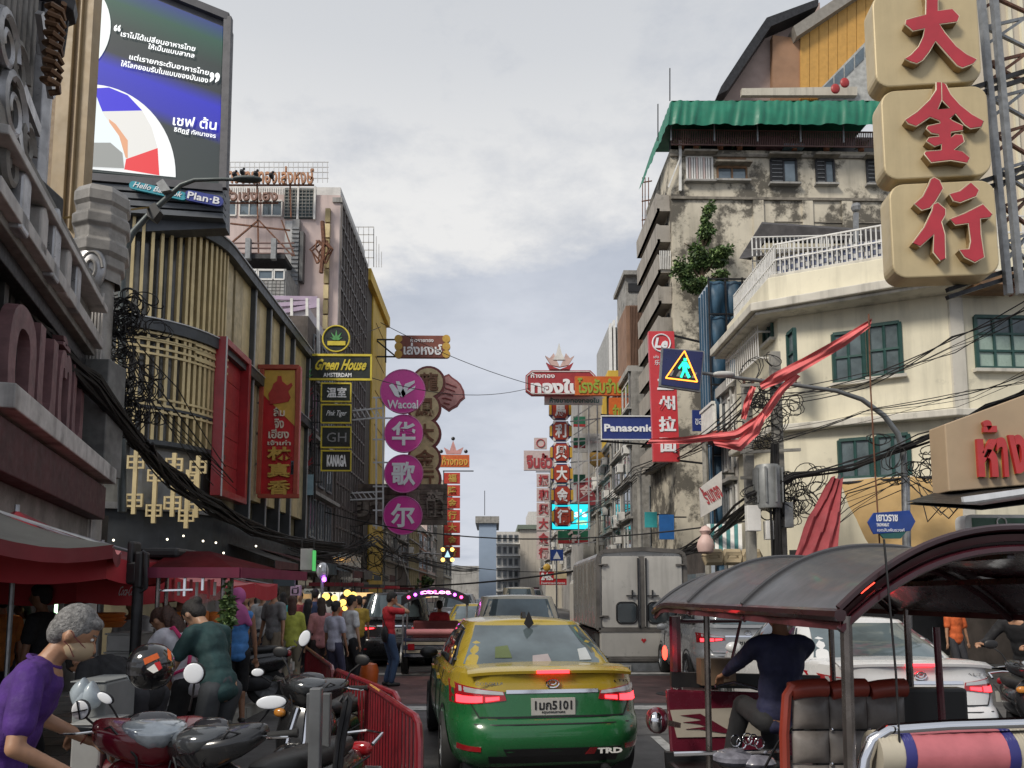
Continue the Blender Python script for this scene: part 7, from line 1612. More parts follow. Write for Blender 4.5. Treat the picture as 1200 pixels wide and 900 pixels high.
 if shirt:
  mb=MB();g=1.10
  E_(T(0,.0,.36),.168*bw,.12,.19);E_(T(0,0,.18),.155*bw,.118,.18);E_(T(0,0,.04),.165,.125,.14);E_(T(0,.02,.42),.145*bw,.10,.1)
  if female:E_(T(-.07,.088,.35),.066,.056,.07);E_(T(.07,.088,.35),.066,.056,.07)
  capsule(mb,T(-.14*bw,0,.462),T(.14*bw,0,.462),.07*s,.07*s);capsule(mb,T(0,-.01,.43),T(0,-.005,.485),.072*s,.062*s);E_(T(0,0,-.05),.158,.12,.08)
  for i in(0,1):
   if sleeve=='short':capsule(mb,shd[i],shd[i].lerp(elb[i],.66),.066*s,.066*s)
   elif sleeve=='long':capsule(mb,shd[i],elb[i],.062*s,.05*s);capsule(mb,elb[i],elb[i].lerp(wr_[i],.9),.05*s,.036*s)
  part('shirt',None,None,t,mesh=remesh(mb,'shirt',vox,M('cloth_%02d_%02d_%02d'%tuple(int(c*99)for c in shirt),shirt,.8,var=.22,sc=9,bump=.3,bsc=28),2,.012,loc[0]))
 if legs and not torso_only:
  mb=MB();E_(T(0,0,.03),.16,.12,.10)
  for i in(0,1):
   k_,f_=kn[i];capsule(mb,hips[i],k_,.094*s,.072*s)
   if legs=='long':capsule(mb,k_,k_.lerp(f_,.93),.07*s,.06*s)
   elif legs=='knee':capsule(mb,hips[i].lerp(k_,.5),k_.lerp(f_,.1),.085*s,.085*s)
  part('trousers',None,None,t,mesh=remesh(mb,'trousers',vox,M('cloth_%02d_%02d_%02d'%tuple(int(c*99)for c in trousers),trousers,.85,var=.15,sc=5),2,.012,loc[1]))
  mb=MB()
  for i in(0,1):f_=kn[i][1];capsule(mb,f_+Vector((0,-.04,-.035)),f_+Vector((0,.15*s,-.045)),.042*s,.038*s)
  mb2=MB();f_=kn[0][1];capsule(mb2,f_+Vector((0,-.04,-.035)),f_+Vector((0,.15*s,-.045)),.042*s,.036*s);part('shoe',mb2,M('shoe_%d'%int(shoes[0]*99),shoes,.6),t,**w)
  mb2=MB();f_=kn[1][1];capsule(mb2,f_+Vector((0,-.04,-.035)),f_+Vector((0,.15*s,-.045)),.042*s,.036*s);part('shoe',mb2,M('shoe_%d'%int(shoes[0]*99),shoes,.6),t,**w)
 if hair:
  mb=MB();mb.ball(H(0,-.014,.038),.084*s,.098*s,.098*s,16,Rh);mb.ball(H(0,-.05,-.005),.074*s,.06*s,.085*s,12,Rh);mb.ball(H(0,.05,.075),.062*s,.045*s,.035*s,10,Rh)
  for x in(-1,1):mb.ball(H(x*.066,.0,.02),.018*s,.035*s,.05*s,8,Rh)
  if hair=='long':mb.ball(H(0,-.075,-.10),.085*s,.05*s,.16*s,12,Rl);mb.ball(H(0,-.085,-.22),.075*s,.045*s,.14*s,12,Rl)
  if hair=='bun':mb.ball(H(0,-.10,.05),.045*s,.045*s,.045*s,10)
  part('hair',None,None,t,mesh=remesh(mb,'hair',vox*.8,hc,1,.006,3))
 if vox<.016:
  for x in(-1,1):
   mb2=MB();mb2.ball(H(x*.032,.083,.012),.012*s,.008*s,.008*s,8,Rh);part('eye',mb2,WHITEP,t,**w)
   mb2=MB();mb2.ball(H(x*.032,.0905,.012),.005*s,.003*s,.005*s,8,Rh);part('pupil',mb2,BLACK,t,**w)
   mb2=MB();capsule(mb2,H(x*.018,.09,.032),H(x*.05,.08,.034),.004*s,.003*s,6);part('eyebrow',mb2,hc,t,**w)
  mb2=MB();capsule(mb2,H(-.02,.1,-.06),H(.02,.1,-.06),.005*s,.005*s,6);part('lips',mb2,M('lip',(.25,.08,.06),.5),t,**w)
 if mask:
  mb2=MB();mb2.ball(H(0,.045,-.048),.064*s,.076*s,.062*s,16,Rh);part('face_mask',mb2,M('face_mask_cloth',mask,.8,var=.05),t,**w)
  for x in(-1,1):mb2=MB();mb2.tube([H(x*.05,.08,-.03),H(x*.075,.03,-.01),H(x*.083,-.01,.012)],.0022*s,5);mb2.tube([H(x*.05,.06,-.085),H(x*.072,.02,-.05),H(x*.083,-.01,-.04)],.0022*s,5);part('ear_loop',mb2,M('loop_red',(.2,.05,.05),.6),t,**w)
 t['_']=1;del t['_']
 return t,dict(neck=neck,head=hd,H=H,sh=shd,wr=wr_,el=elb,T=T,hips=hips)
# man in purple, leaning over the red scooter's handlebar (faces to the right, hand on the grip)
px_,py_=-2.02,3.45
def loc_hand(px,py,Y,base,rz):
 p=P(px,py,Y)-Vector(base);c,s_=math.cos(-rz),math.sin(-rz);return(p.x*c-p.y*s_,p.x*s_+p.y*c,p.z)
base=(-2.20,3.5,0);rz_=R(-70)
man,mj=person('grey haired man in purple polo shirt and tan face mask leaning over the red scooter',base,rz_,1.70,lean=20,head=30,hands=(loc_hand(106,868,3.95,base,rz_),loc_hand(84,908,3.4,base,rz_)),shirt=(.06,.016,.16),sleeve='short',trousers=(.03,.03,.05),hairc=(.17,.165,.16),vox=.0095,skin=0,mask=(.40,.30,.19))
mb=MB();n0=mj['neck'];mb.tube([n0+Vector((.072*math.cos(a),.062*math.sin(a),.0-.03*math.sin(a)))for a in[2*math.pi*i/20 for i in range(21)]],.011,6);part('collar',mb,M('cloth_05_01_15',(.06,.016,.16),.8),man,world=False)
mb=MB();w_=mj['wr'][0];e_=mj['el'][0];d=(w_-e_).normalized();a_=d.cross(Vector((0,0,1))).normalized();b_=d.cross(a_);mb.tube([w_-d*.03+(a_*math.cos(k*.5)+b_*math.sin(k*.5))*.031 for k in range(14)],.004,5);part('wrist_cord',mb,M('wrist_cord',(.2,.05,.03),.6),man,world=False)
def at_px(px,Y,z=.13):p=P(px,700,Y);return(p.x,Y,z)
blk,_=person('person in black t-shirt bending down behind the red scooter',at_px(176,5.7),R(72),1.6,lean=64,head=78,hands=((-.2,.45,.62),(.2,.5,.6)),shirt=(.012,.012,.014),trousers=(.03,.03,.035),vox=.013,skin=1)
wpk,wj=person('woman in white t-shirt with bright pink apron straps bending over the stall',at_px(228,6.4),R(62),1.6,lean=28,head=55,hands=((-.2,.5,.8),(.2,.5,.8)),shirt=(.55,.54,.58),trousers=(.02,.02,.022),hair='long',hairc=(.05,.022,.014),vox=.013,female=True)
PK=M('hot_pink_strap',(.6,.03,.15),.6)
for x in(-.08,.08):
 mb=MB();T=wj['T'];mb.tube([T(x*1.2,.11,.3),T(x,.07,.50),T(x,-.09,.49),T(x*.8,-.125,.36),T(-x*.5,-.13,.2),T(-x,-.13,.12)],.016,6);part('apron_strap',mb,PK,wpk,world=False)
mb=MB();mb.tube([wj['T'](.17*math.cos(a),.135*math.sin(a),.09)for a in[2*math.pi*i/20 for i in range(21)]],.013,6);part('apron_tie',mb,PK,wpk,world=False)
person('woman in dark teal t-shirt and grey trousers leaning forward at the cart',at_px(262,6.0),R(60),1.63,lean=22,head=48,hands=((-.2,.45,.85),(.2,.45,.9)),shirt=(.02,.055,.055),trousers=(.06,.065,.07),hair='bun',vox=.013,female=True,skin=2)
tk_,tj=person('man in blue vest and black shorts with pink towel over his head',at_px(279,9.7),R(25),1.62,shirt=(.06,.2,.48),sleeve=None,trousers=(.015,.015,.018),legs='knee',vox=.018,skin=1,hands=((-.1,.3,1.05),None))
mb=MB();mb.ball(tj['H'](0,-.02,.03),.10,.115,.115,14);mb.ball(tj['T'](-.02,-.10,.48),.15,.06,.15,12);capsule(mb,tj['T'](.05,-.1,.5),tj['T'](.14,-.1,.36),.06,.04);part('towel',None,None,tk_,mesh=remesh(mb,'towel',.018,M('pink_towel',(.42,.10,.27),.85,var=.15),2,.014,5))
CR_='people walking past the barrier'
for lab,px,Y,rz,h,kw in(
 ('young person in loose grey t-shirt and khaki shorts walking past the stalls',322,13.0,150,1.72,dict(shirt=(.20,.2,.2),trousers=(.22,.18,.13),legs='knee')),
 ('woman in yellow-green blouse seen from behind beside the grey t-shirt',343,13.6,10,1.66,dict(shirt=(.40,.42,.07),sleeve='long',trousers=(.25,.22,.16),hair='long',hairc=(.06,.025,.015),female=True)),
 ('person in white shirt half hidden behind the grey t-shirt',309,14.4,170,1.66,dict(shirt=(.5,.5,.5),trousers=(.05,.05,.06))),
 ('long haired woman in black between the yellow-green and pink tops',361,14.6,0,1.6,dict(shirt=(.02,.02,.02),hair='long',female=True)),
 ('woman in salmon pink top and dark skirt',377,13.9,20,1.63,dict(shirt=(.5,.22,.22),sleeve='long',trousers=(.04,.03,.03),hair='long',hairc=(.04,.02,.012),female=True)),
 ('woman in pale lilac top carrying a bag past the lanterns',393,13.4,-30,1.58,dict(shirt=(.42,.42,.5),trousers=(.05,.05,.09),hair='bun',female=True)),
 ('man in white t-shirt and black trousers next to the lilac top',411,14.0,-50,1.68,dict(shirt=(.55,.55,.55),trousers=(.015,.015,.018))),
 ('person in orange top near the far end of the barrier',296,16.5,160,1.62,dict(shirt=(.4,.12,.04),hair='long',female=True)),
 ('person in brown floral top under the far awning',288,15.2,190,1.58,dict(shirt=(.25,.12,.08),female=True,hair='long')),
 ('person in dark blue behind the pink top',369,17.0,0,1.68,dict(shirt=(.03,.05,.12))),
 ('woman in turquoise blouse at the back of the walking group',332,16.2,20,1.6,dict(shirt=(.05,.35,.35),female=True,hair='long')),
 ('man in striped-looking orange red shirt beside the lanterns',403,16.8,200,1.7,dict(shirt=(.45,.1,.05))),
 ('woman in white dress seen from behind past the lilac top',386,18.0,10,1.6,dict(shirt=(.55,.53,.5),trousers=(.5,.48,.45),female=True,hair='long')),
 ('man in mustard shirt among the far walkers',421,17.0,30,1.66,dict(shirt=(.4,.28,.05))),
 ('person in beige shirt near the parked black car',428,19.0,180,1.64,dict(shirt=(.35,.3,.22))),
 ('person in maroon shirt on the pavement beyond the lanterns',352,19.5,180,1.62,dict(shirt=(.2,.03,.04)))):
 person(lab,at_px(px,Y,.13 if P(px,700,Y).x<KL else 0),R(rz),h,vox=.024,skin=random.randrange(3),group=CR_,**kw)
rm_,rj=person('man in red t-shirt and blue jeans raising a hand to his face beside the road',at_px(456,14.8,0),R(-62),1.74,hands=(None,(.10,.20,1.50)),head=8,shirt=(.50,.025,.035),trousers=(.05,.09,.17),vox=.016,skin=0)
mb=MB();mb.ball((.12,-.12,.98),.12,.06,.16,12);mb.tube([(.1,-.1,1.1),(.02,-.14,1.3),(-.12,-.02,1.46),(-.05,.12,1.3),(.1,.08,1.1)],.012,5);b0=solo('shoulder_bag','black shoulder bag hanging on the back of the man in red','bag',mb,M('bag_black',(.015,.015,.017),.6));b0.location=rm_.location;b0.rotation_euler=rm_.rotation_euler
mb=MB();mb.lathe([(.02,0),(.16,.03),(.19,.3),(.15,.42),(.02,.45)],(0,0,0),14);b0=solo('orange_bag','orange plastic bag on the ground by the man in red','bag',mb,M('orange_plastic',(.6,.12,.02),.4,var=.2));b0.location=(-2.35,14.6,.01)
# stall keepers and others in the shade
for lab,px,Y,rz,h,kw in(
 ('stall keeper in bright red cap behind the cart',238,9.2,200,1.62,dict(shirt=(.05,.05,.05))),
 ('brown haired woman behind the steamed glass of the cart',219,8.8,150,1.55,dict(shirt=(.2,.1,.06),hair='long',hairc=(.09,.04,.02),female=True)),
 ('cook in white sleeves by the orange baskets',158,8.4,170,1.6,dict(shirt=(.5,.5,.5),sleeve='long')),
 ('person in dark clothes beside the green lit shop door',52,7.6,90,1.66,dict(shirt=(.02,.02,.02))),
 ('customer in orange vest at the table by the frame edge',4,8.6,60,1.6,dict(shirt=(.5,.18,.04),skin=2)),
 ('woman in pale shirt seated under the red umbrellas',30,10.0,120,1.5,dict(shirt=(.4,.38,.35),female=True,hair='long')),
 ('man in grey vest at the back of the red umbrellas',196,11.5,160,1.64,dict(shirt=(.15,.15,.16)))):
 kw=dict(kw);sk_=kw.pop('skin',1);o,j=person(lab,at_px(px,Y),R(rz),h,vox=.024,skin=sk_,**kw)
 if 'red cap' in lab:
  mb=MB();mb.ball(j['H'](0,0,.055),.095,.11,.075,14);mb.ball(j['H'](0,.11,.04),.07,.07,.015,10);part('cap',mb,M('cap_red',(.6,.02,.05),.5),o,world=False)
# tuk-tuk driver
base=(xc-.22,5.15,.55);drv,dj=person('tuk-tuk driver in navy shirt sitting at the handlebar inside the nearest tuk-tuk',base,R(4),1.7,hip=.38,lean=-6,head=4,hands=(loc_hand(838,800,5.75,base,R(4)),loc_hand(900,806,5.75,base,R(4))),feet=[(-.16,.52,-.02),(.16,.52,-.02)],shirt=(.02,.022,.06),sleeve='long',trousers=(.02,.02,.025),vox=.014,skin=1)
mb=MB();mb.ball(dj['H'](0,-.01,.05),.096,.115,.085,14);mb.ball(dj['H'](0,.11,.03),.07,.08,.014,10);part('cap',mb,M('cap_dark',(.03,.012,.012),.7),drv,world=False)
person('driver in red shirt seated in the far tuk-tuk under the purple lamps',(-1.3,18.2,.4),R(2),1.65,hip=.4,feet=[(-.14,.4,0),(.14,.4,0)],shirt=(.45,.02,.03),vox=.024)
# right side
person('person in bright orange top near the right pavement shops',at_px(1117,15.0,0),R(190),1.58,vox=.022,shirt=(.6,.12,.03))
rid,_=person('rider in dark jacket leaning on a motorcycle at the right frame edge',(P(1203,700,8.2).x,8.2,.2),R(120),1.68,hip=.8,lean=22,head=25,hands=((-.25,.5,1.0),(.25,.5,1.0)),shirt=(.015,.015,.018),sleeve='long',trousers=(.02,.02,.025),vox=.016,feet=[(-.2,.1,-.1),(.2,.1,-.1)])
# SCOOTERS
def sell(c,r,n=2.6,nu=18,nv=10,rot=None,f=None):
 """rounded superellipsoid shell with optional shaping f(p)->p in local units -1..1"""
 mb=MB();c=Vector(c);sp=lambda x,e:math.copysign(abs(x)**e,x);e=2/n
 def g(u,v):
  a=(u-.5)*2*math.pi;b=(v-.5)*math.pi;p=Vector((sp(math.cos(b),e)*sp(math.cos(a),e),sp(math.cos(b),e)*sp(math.sin(a),e),sp(math.sin(b),e)))
  if f:p=f(p)
  p=Vector((p.x*r[0],p.y*r[1],p.z*r[2]));return c+(rot@p if rot else p)
 mb.grid(g,nu,nv);return mb
RX=lambda d:Matrix.Rotation(R(d),3,'X')
def scooter(label,loc,rz,bodyc,lean=0,group=None,kind='red',mirr=True):
 t=thing('scooter',label,'scooter',loc,rz,group);t.rotation_euler=(0,R(lean),rz);w=dict(world=False)
 B=bodyc;BK=BLACK;body_lamp=kind=='red'
 for y,nm in((.62,'front'),(-.62,'rear')):wheel(t,.001,y,.27,.10,z=.27)
 mb=sell((0,.62,.50),(.075,.24,.12),2.4,f=lambda p:Vector((p.x,p.y,p.z-.5*p.y*p.y)));part('front_mudguard',mb,B,t,**w)
 for x in(-.07,.07):mb=MB();mb.tube([(x,.62,.27),(x,.50,.62),(x*.6,.44,.85)],.02,8);part('fork_leg',mb,CHROME,t,**w)
 part('leg_shield',sell((0,.40,.62),(.24,.10,.30),3,rot=RX(14),f=lambda p:Vector((p.x*(1-.35*max(0,-p.z)),p.y-.4*p.x*p.x,p.z))),B,t,**w)
 part('handlebar_fairing',sell((0,.36,.97),(.27,.13,.095),3.6,32,18,rot=RX(-16),f=lambda p:Vector((p.x,p.y-.75*p.x*p.x,p.z*(1-.35*abs(p.x))+.25*abs(p.x)))),B,t,**w)
 part('head_lamp',sell((0,.43,1.015),(.15,.085,.07),2.8,22,10,rot=RX(-18),f=lambda p:Vector((p.x,p.y-.6*p.x*p.x,p.z*(1-.6*abs(p.x))+.3*abs(p.x)))),M('lamp_glass' if body_lamp else 'lamp_smoked',(.36,.40,.43)if body_lamp else(.06,.065,.07),.12,.3,var=.12,sc=25,coat=1),t,**w)
 part('flyscreen',sell((0,.34,1.075),(.11,.05,.028),2.4,rot=RX(-40)),M('smoke_visor',(.03,.03,.035),.1,coat=.8),t,**w)
 part('instrument_pod',sell((0,.27,1.03),(.11,.06,.035),2.6,rot=RX(20)),BK,t,**w)
 for sg in(-1,1):
  mb=MB();mb.tube([(sg*.2,.27,1.0),(sg*.30,.22,1.01)],.014,7);part('handlebar',mb,CHROME,t,**w)
  mb=MB();mb.tube([(sg*.27,.235,1.01),(sg*.39,.18,1.015)],.019,10);mb.cyl((sg*.39,.18,1.015),(sg*.405,.172,1.015),.023,10);part('hand_grip',mb,RUBBER,t,**w)
  mb=MB();mb.tube([(sg*.26,.27,1.015),(sg*.33,.28,1.01),(sg*.40,.24,1.005)],.006,5);part('brake_lever',mb,CHROME,t,**w)
  part('indicator',sell((sg*.19,.44,.80),(.05,.03,.035),2.2),M('amber_lens',(.5,.2,.03),.2,coat=.8),t,**w)
  if mirr:
   mb=MB();mb.tube([(sg*.23,.24,1.03),(sg*.28,.24,1.14),(sg*.34,.22,1.20)],.007,6);st_=part('mirror_stem',mb,BK,t,**w)
   mb=sell((sg*.36,.22,1.235),(.065,.016,.045),2.3,rot=Matrix.Rotation(R(6*sg),3,'Z'));part('mirror_shell',mb,BK,st_,**w)
   mb=MB();mb.ball((sg*.36,.205,1.235),.058,.004,.039,16);part('mirror_glass',mb,M('mirror_face',(.85,.87,.9),.04,1.0,var=0),st_,**w)
 for sg in(-1,1):
  mb=MB();mb.tube([(sg*.27,.25,1.0),(sg*.2,.42,1.06),(sg*.08,.48,.92),(sg*.05,.46,.7)],.006,5);part('brake_cable',mb,BK,t,**w)
  mb=MB();mb.tube([(sg*.175,-.05,.62),(sg*.178,-.4,.66),(sg*.15,-.8,.72)],.006,5);part('panel_seam',mb,DARK,t,**w)
 part('floorboard',sell((0,.05,.36),(.16,.32,.06),3),BK,t,**w)
 part('body_shell',sell((0,-.42,.60),(.17,.50,.17),2.6,24,12,f=lambda p:Vector((p.x*(1-.35*max(0,-p.y)),p.y,p.z+.28*max(0,-p.y)))),B,t,**w)
 part('seat',sell((0,-.36,.79),(.14,.42,.065),2.8,24,10,f=lambda p:Vector((p.x*(1-.25*max(0,p.y)),p.y,p.z+.5*max(0,-p.y)**2))),M('seat_vinyl',(.02,.02,.02),.45,bump=.1),t,**w)
 part('tail_lamp',sell((0,-.92,.74),(.09,.04,.05),2.3),TAILD,t,**w)
 mb=MB();mb.tube([(.16,-.2,.30),(.18,-.5,.30),(.18,-.85,.42)],.045,12,rs=[.02,.05,.055]);part('exhaust',mb,DARK,t,**w)
 part('engine_cover',sell((-.1,-.45,.32),(.07,.25,.10),2.6),DARK,t,**w)
 mb=MB();mb.tube([(-.14,-.85,.78),(-.15,-.95,.83),(0,-1.0,.84),(.15,-.95,.83),(.14,-.85,.78)],.012,6);part('grab_rail',mb,CHROME,t,**w)
 mb=MB();mb.box(-.10,-1.0,.50,.10,-.985,.62);part('number_plate',mb,M('plate_white',(.42,.41,.38),.5,var=.06),t,**w)
 mb=MB();mb.tube([(-.12,.0,.3),(-.28,.04,.02)],.012,6);part('side_stand',mb,DARK,t,**w)
 return t
RS=paint('scooter_dark_red',(.13,.008,.015),.22);BS=paint('scooter_black',(.012,.012,.013),.25)
sc1=scooter('dark red scooter with clear headlamp, held by the man in purple',(-1.93,4.25,.02),R(-150),RS,lean=-3,mirr=False)
mb=MB();mb.bar(P(140,886,4.15),P(202,882,4.1),.02);part('chrome_rod',mb,CHROME,None);o=bpy.data.objects['chrome_rod'];tag(o,'short chrome rod lying across the red scooter front carrier','rod')
scooter('black scooter with oval headlamp and white backed mirror in front of the grey posts',(-1.2,4.2,.0),R(155),BS,lean=4,mirr=False,kind='dark')
scooter('black scooter with dark red side panel just behind the nearest black one',(-1.42,6.5,.0),R(165),BS,lean=-4,kind='dark')
scooter('dark scooter half hidden behind the blue vest man',(-3.9,11.2,.13),R(100),BS,lean=4)
scooter('black scooter with white front under the rider at the frame edge',(P(1206,700,7.9).x,7.9,0),R(160),BS,lean=3)
def big_mirror(px,py,rx,ry,Y,px2,py2,lab,cross=False,tilt=0):
 t=thing('wing_mirror',lab,'mirror',P(px,py,Y));k=Y/900;c=P(px,py,Y);rot=Matrix.Rotation(R(tilt),3,'Y')
 mb=MB();mb.ball(c+Vector((0,.015,0)),rx*k*1.08,.02,ry*k*1.1,18,rot);part('mirror_shell',mb,BLACK,t)
 mb=MB();mb.ball(c-Vector((0,.003,0)),rx*k,.006,ry*k,20,rot);g=part('mirror_glass',mb,M('mirror_back_white',(.75,.77,.8),.25,0,var=.03),t)
 if cross:
  mb=MB();mb.bar(c+Vector((-rx*k,-.012,-.3*ry*k)),c+Vector((rx*k,-.012,.1*ry*k)),.006);mb.bar(c+Vector((-.3*rx*k,-.012,ry*k)),c+Vector((.2*rx*k,-.012,-ry*k)),.006);part('mirror_strut',mb,BLACK,t)
 mb=MB();p2=P(px2,py2,Y+.1);mb.tube([c+Vector((0,.02,-ry*k*.5)),c.lerp(p2,.5)+Vector((0,.02,-.01)),p2],.006,6);part('mirror_stem',mb,DARK,t)
big_mirror(227,789,11.5,11.5,4.1,222,833,'round white mirror on the side of the red scooter near the teal shirt')
big_mirror(94,832,9.5,10.5,3.95,121,862,'round mirror with dark cross struts beside the purple shirt',True)
big_mirror(123,818,9.5,5,4.4,140,845,'slanted narrow white mirror below the black t-shirt',False,32)
big_mirror(318,823,17,7.5,3.9,300,850,'wide flat white mirror over the nearest black scooter',False,-4)
big_mirror(357,748,6,9.5,5.8,350,775,'upright oval white mirror beside the yellow-green blouse',False,22)
big_mirror(302,788,7,4.5,5.3,318,800,'small silver mirror below the khaki shorts')
hm=thing('crash_helmet','black helmet with orange and white graphic hanging on the red scooter','helmet',P(178,782,4.6));c=P(177,781,4.6)
part('shell',sell(c,(.125,.14,.135),2.2,26,16),M('helmet_black',(.012,.012,.013),.12,coat=1),hm)
mb=MB();mb.grid(lambda u,v:c+Matrix.Rotation(R(-20),3,'Z')@(Vector((math.sin((u-.5)*1.7)*.122,-math.cos((u-.5)*1.7)*.139,-.04+.075*v))),10,4);part('visor',mb,M('smoke_visor',(.03,.03,.035),.1,coat=.8),hm)
for pts,m in(([(168,772),(184,765),(187,771),(170,779)],M('helmet_orange',(.6,.12,.03),.3)),([(172,784),(181,778),(186,786),(180,789)],WHITEP),([(181,777),(187,775),(190,783),(186,786)],SRED),([(195,760),(199,764),(200,775),(196,772)],M('helmet_orange',(.6,.12,.03),.3))):
 fr=FY(c.y-.139);mb=MB();fr.poly(mb,pts,-.02 if pts[0][0]>190 else-.006,.003 if pts[0][0]<190 else-.01);part('graphic',mb,m,hm)
# grey posts and black hooked rails at the end of the barrier
for k,(px,yt,w,Y)in enumerate(((371,806,.032,4.35),(383,812,.026,4.6),(363,812,.016,4.7))):
 a=P(px,yt,Y);mb=MB();mb.box(a.x-w,Y-w,0,a.x+w,Y+w,a.z);solo('grey_square_post','grey square metal post near the black scooters, %s'%['thickest and nearest','middle of three','thinnest of three'][k],'post',mb,M('post_grey',(.12,.125,.13),.5,.2,var=.2),bevel=.006)
for k,px in enumerate((398,404)):
 Y=4.5;mb=MB();mb.tube([P(px-8,925,Y),P(px-2,868,Y),P(px+4,838,Y),P(px+7,822,Y),P(px+4,816,Y),P(px,822,Y)],.016,8);solo('hooked_rail','black hooked steel rail leaning on the barrier, %s'%('outer one' if k else 'inner one'),'rail',mb,DARK)
# red crowd barriers
BR=M('barrier_red',(.17,.010,.016),.35,var=.2,sc=6,coat=.4)
def barrier(a,b,lab,n=19,ht=1.0):
 a,b=Vector(a),Vector(b);d=(b-a);L_=d.length;t=thing('crowd_barrier',lab,'barrier',a,math.atan2(d.y,d.x),'red crowd barriers along the road');w=dict(world=False)
 r=.12;mb=MB();mb.tube([(0,0,.03),(0,0,ht-r),(r*.3,0,ht-r*.3),(r,0,ht),(L_-r,0,ht),(L_-r*.3,0,ht-r*.3),(L_,0,ht-r),(L_,0,.03)],.022,8);part('frame',mb,BR,t,**w)
 mb=MB();mb.tube([(.02,0,.22),(L_-.02,0,.22)],.018,8);part('lower_rail',mb,BR,t,**w)
 bm=MB();bm.tube([(0,0,.23),(0,0,ht-.02)],.011,6);me=bm.mesh('bar',BR)
 for i in range(1,n):o=bpy.data.objects.new('bar',me);COL.objects.link(o);o.parent=t;o.location=(L_*i/n,0,0)
 for x in(.2,L_-.2):mb=MB();mb.tube([(x,-.28,.02),(x,0,.16),(x,.28,.02)],.018,6);part('foot',mb,BR,t,**w)
 return t
barrier((-1.02,6.3,0),(-.43,4.55,0),'nearest red crowd barrier with bent end beside the taxi',17)
barrier((-1.55,7.6,0),(-.68,5.62,0),'red crowd barrier overlapping behind the nearest one',20)
barrier((-2.55,10.6,0),(-1.6,7.75,0),'farthest red crowd barrier next to the walking people',24)
# LEFT STREET LEVEL: umbrellas, stalls, lamps
def umbrella(label,px,py,Y,rad,hgt,cols,valance,n=8,pole=True,vh=.2,val_text=None,rot=.3):
 c=P(px,py,Y);t=thing('market_umbrella',label,'umbrella',(c.x,c.y,.13))
 rim=lambda i:Vector((c.x+rad*math.cos(rot+2*math.pi*i/n),c.y+rad*math.sin(rot+2*math.pi*i/n),c.z-hgt))
 for i in range(n):
  a,b=rim(i),rim(i+1)
  mb=MB();mb.grid(lambda u,v:c.lerp(a.lerp(b,u),v)-Vector((0,0,.07*math.sin(v*math.pi)+.05*math.sin(u*math.pi)*v)),5,8);part('canopy_panel',mb,cols[i%len(cols)],t)
  if valance:mb=MB();mb.grid(lambda u,v:a.lerp(b,u)-Vector((0,0,.05*math.sin(u*math.pi)+vh*v)),5,2);part('valance',mb,valance,t)
  mb=MB();mb.bar(c-Vector((0,0,.06)),a-Vector((0,0,.02)),.012);part('rib',mb,STEEL,t)
 if pole:mb=MB();mb.tube([(c.x,c.y,.13),(c.x,c.y,c.z+.05)],.022,8);part('pole',mb,STEEL,t)
 return t
RC=M('umbrella_red',(.42,.03,.04),.7,var=.1,sc=2);RP2=M('umbrella_faded_pink',(.62,.2,.2),.7,var=.12,sc=2);GC=M('umbrella_grey',(.055,.055,.052),.7,var=.15,sc=2);RD2=M('umbrella_dark_red',(.16,.015,.02),.7,var=.2,sc=2)
umbrella('large grey topped umbrella with pink edge at the frame edge',-60,570,5.6,1.2,.42,[RP2,RP2,GC,GC,GC,GC,GC,GC],RD2,n=8,rot=.0,vh=.10)
umbrella('wide faded pink umbrella with red valance behind the grey one',20,598,6.9,1.25,.42,[RC,RD2],RC,vh=.2)
umbrella('pink topped red umbrella with white script on its valance',120,638,8.8,1.2,.38,[RP2,RP2,RC],RC,vh=.25)
umbrella('small red umbrella behind the cart roof',235,664,11.5,1.1,.25,[RP2,RC],RC,vh=.2)
umbrella('red umbrella under the dark shop front at the frame edge',-30,640,9.5,1.5,.4,[RC,RD2],RC,vh=.25)
cc=thing('valance_script','white drink brand script printed along the red umbrella valance','lettering',P(146,693,7.6));ptext('Coca-Cola',FY(7.62),140,687,160,698,0,WL,cc,depth=.004,shear=.3)
cc['label']='white Coca-Cola script on the valance of the pink topped umbrella'
cc['label']='white flowing drink script on the valance of the pink topped umbrella'
# food cart with hipped dark red roof
Yc=7.3;ct=thing('food_cart','food cart with dark red hipped roof, hanging plastic and steamed glass','cart',P(228,700,Yc))
def hip(x0,x1,xa,y0,ya,dep,mat,nm):
 A,B,C,D=P(x0,y0,Yc-.6),P(x1,y0,Yc-.6),P(x1,y0,Yc-.6)+Vector((.25,1.3,0)),P(x0,y0,Yc-.6)+Vector((0,1.3,0));T_,U_=P(xa-22,ya,Yc),P(xa+22,ya,Yc)
 for q in((A,B,U_,T_),(B,C,U_),(C,D,T_,U_),(D,A,T_)):mb=MB();mb.add(list(q),[list(range(len(q)))]);mb.add([p-Vector((0,0,.02))for p in q],[list(range(len(q)))[::-1]]);part(nm,mb,mat,ct)
 mb=MB();mb.bar(A,B,.03,.09);mb.bar(B,C,.03,.09);part('roof_edge',mb,M('cart_edge',(.16,.02,.05),.8),ct)
hip(168,281,224,671,646,1.2,M('cart_roof_red',(.07,.006,.008),.9,var=.3,sc=3,spec=.1),'roof_panel')
mb=MB();mb.box(P(205,0,Yc).x,Yc-.2,P(0,655,Yc).z,P(246,0,Yc).x,Yc+.3,P(0,643,Yc).z);part('roof_vent',mb,BLACK,ct,bevel=.03)
for px,y_ in((262,Yc-.5),(186,Yc-.5),(272,Yc+.6),(196,Yc+.6)):mb=MB();p=P(px,672,y_);mb.tube([(p.x,y_,.13),p],.02,7);part('roof_post',mb,TUBE,ct)
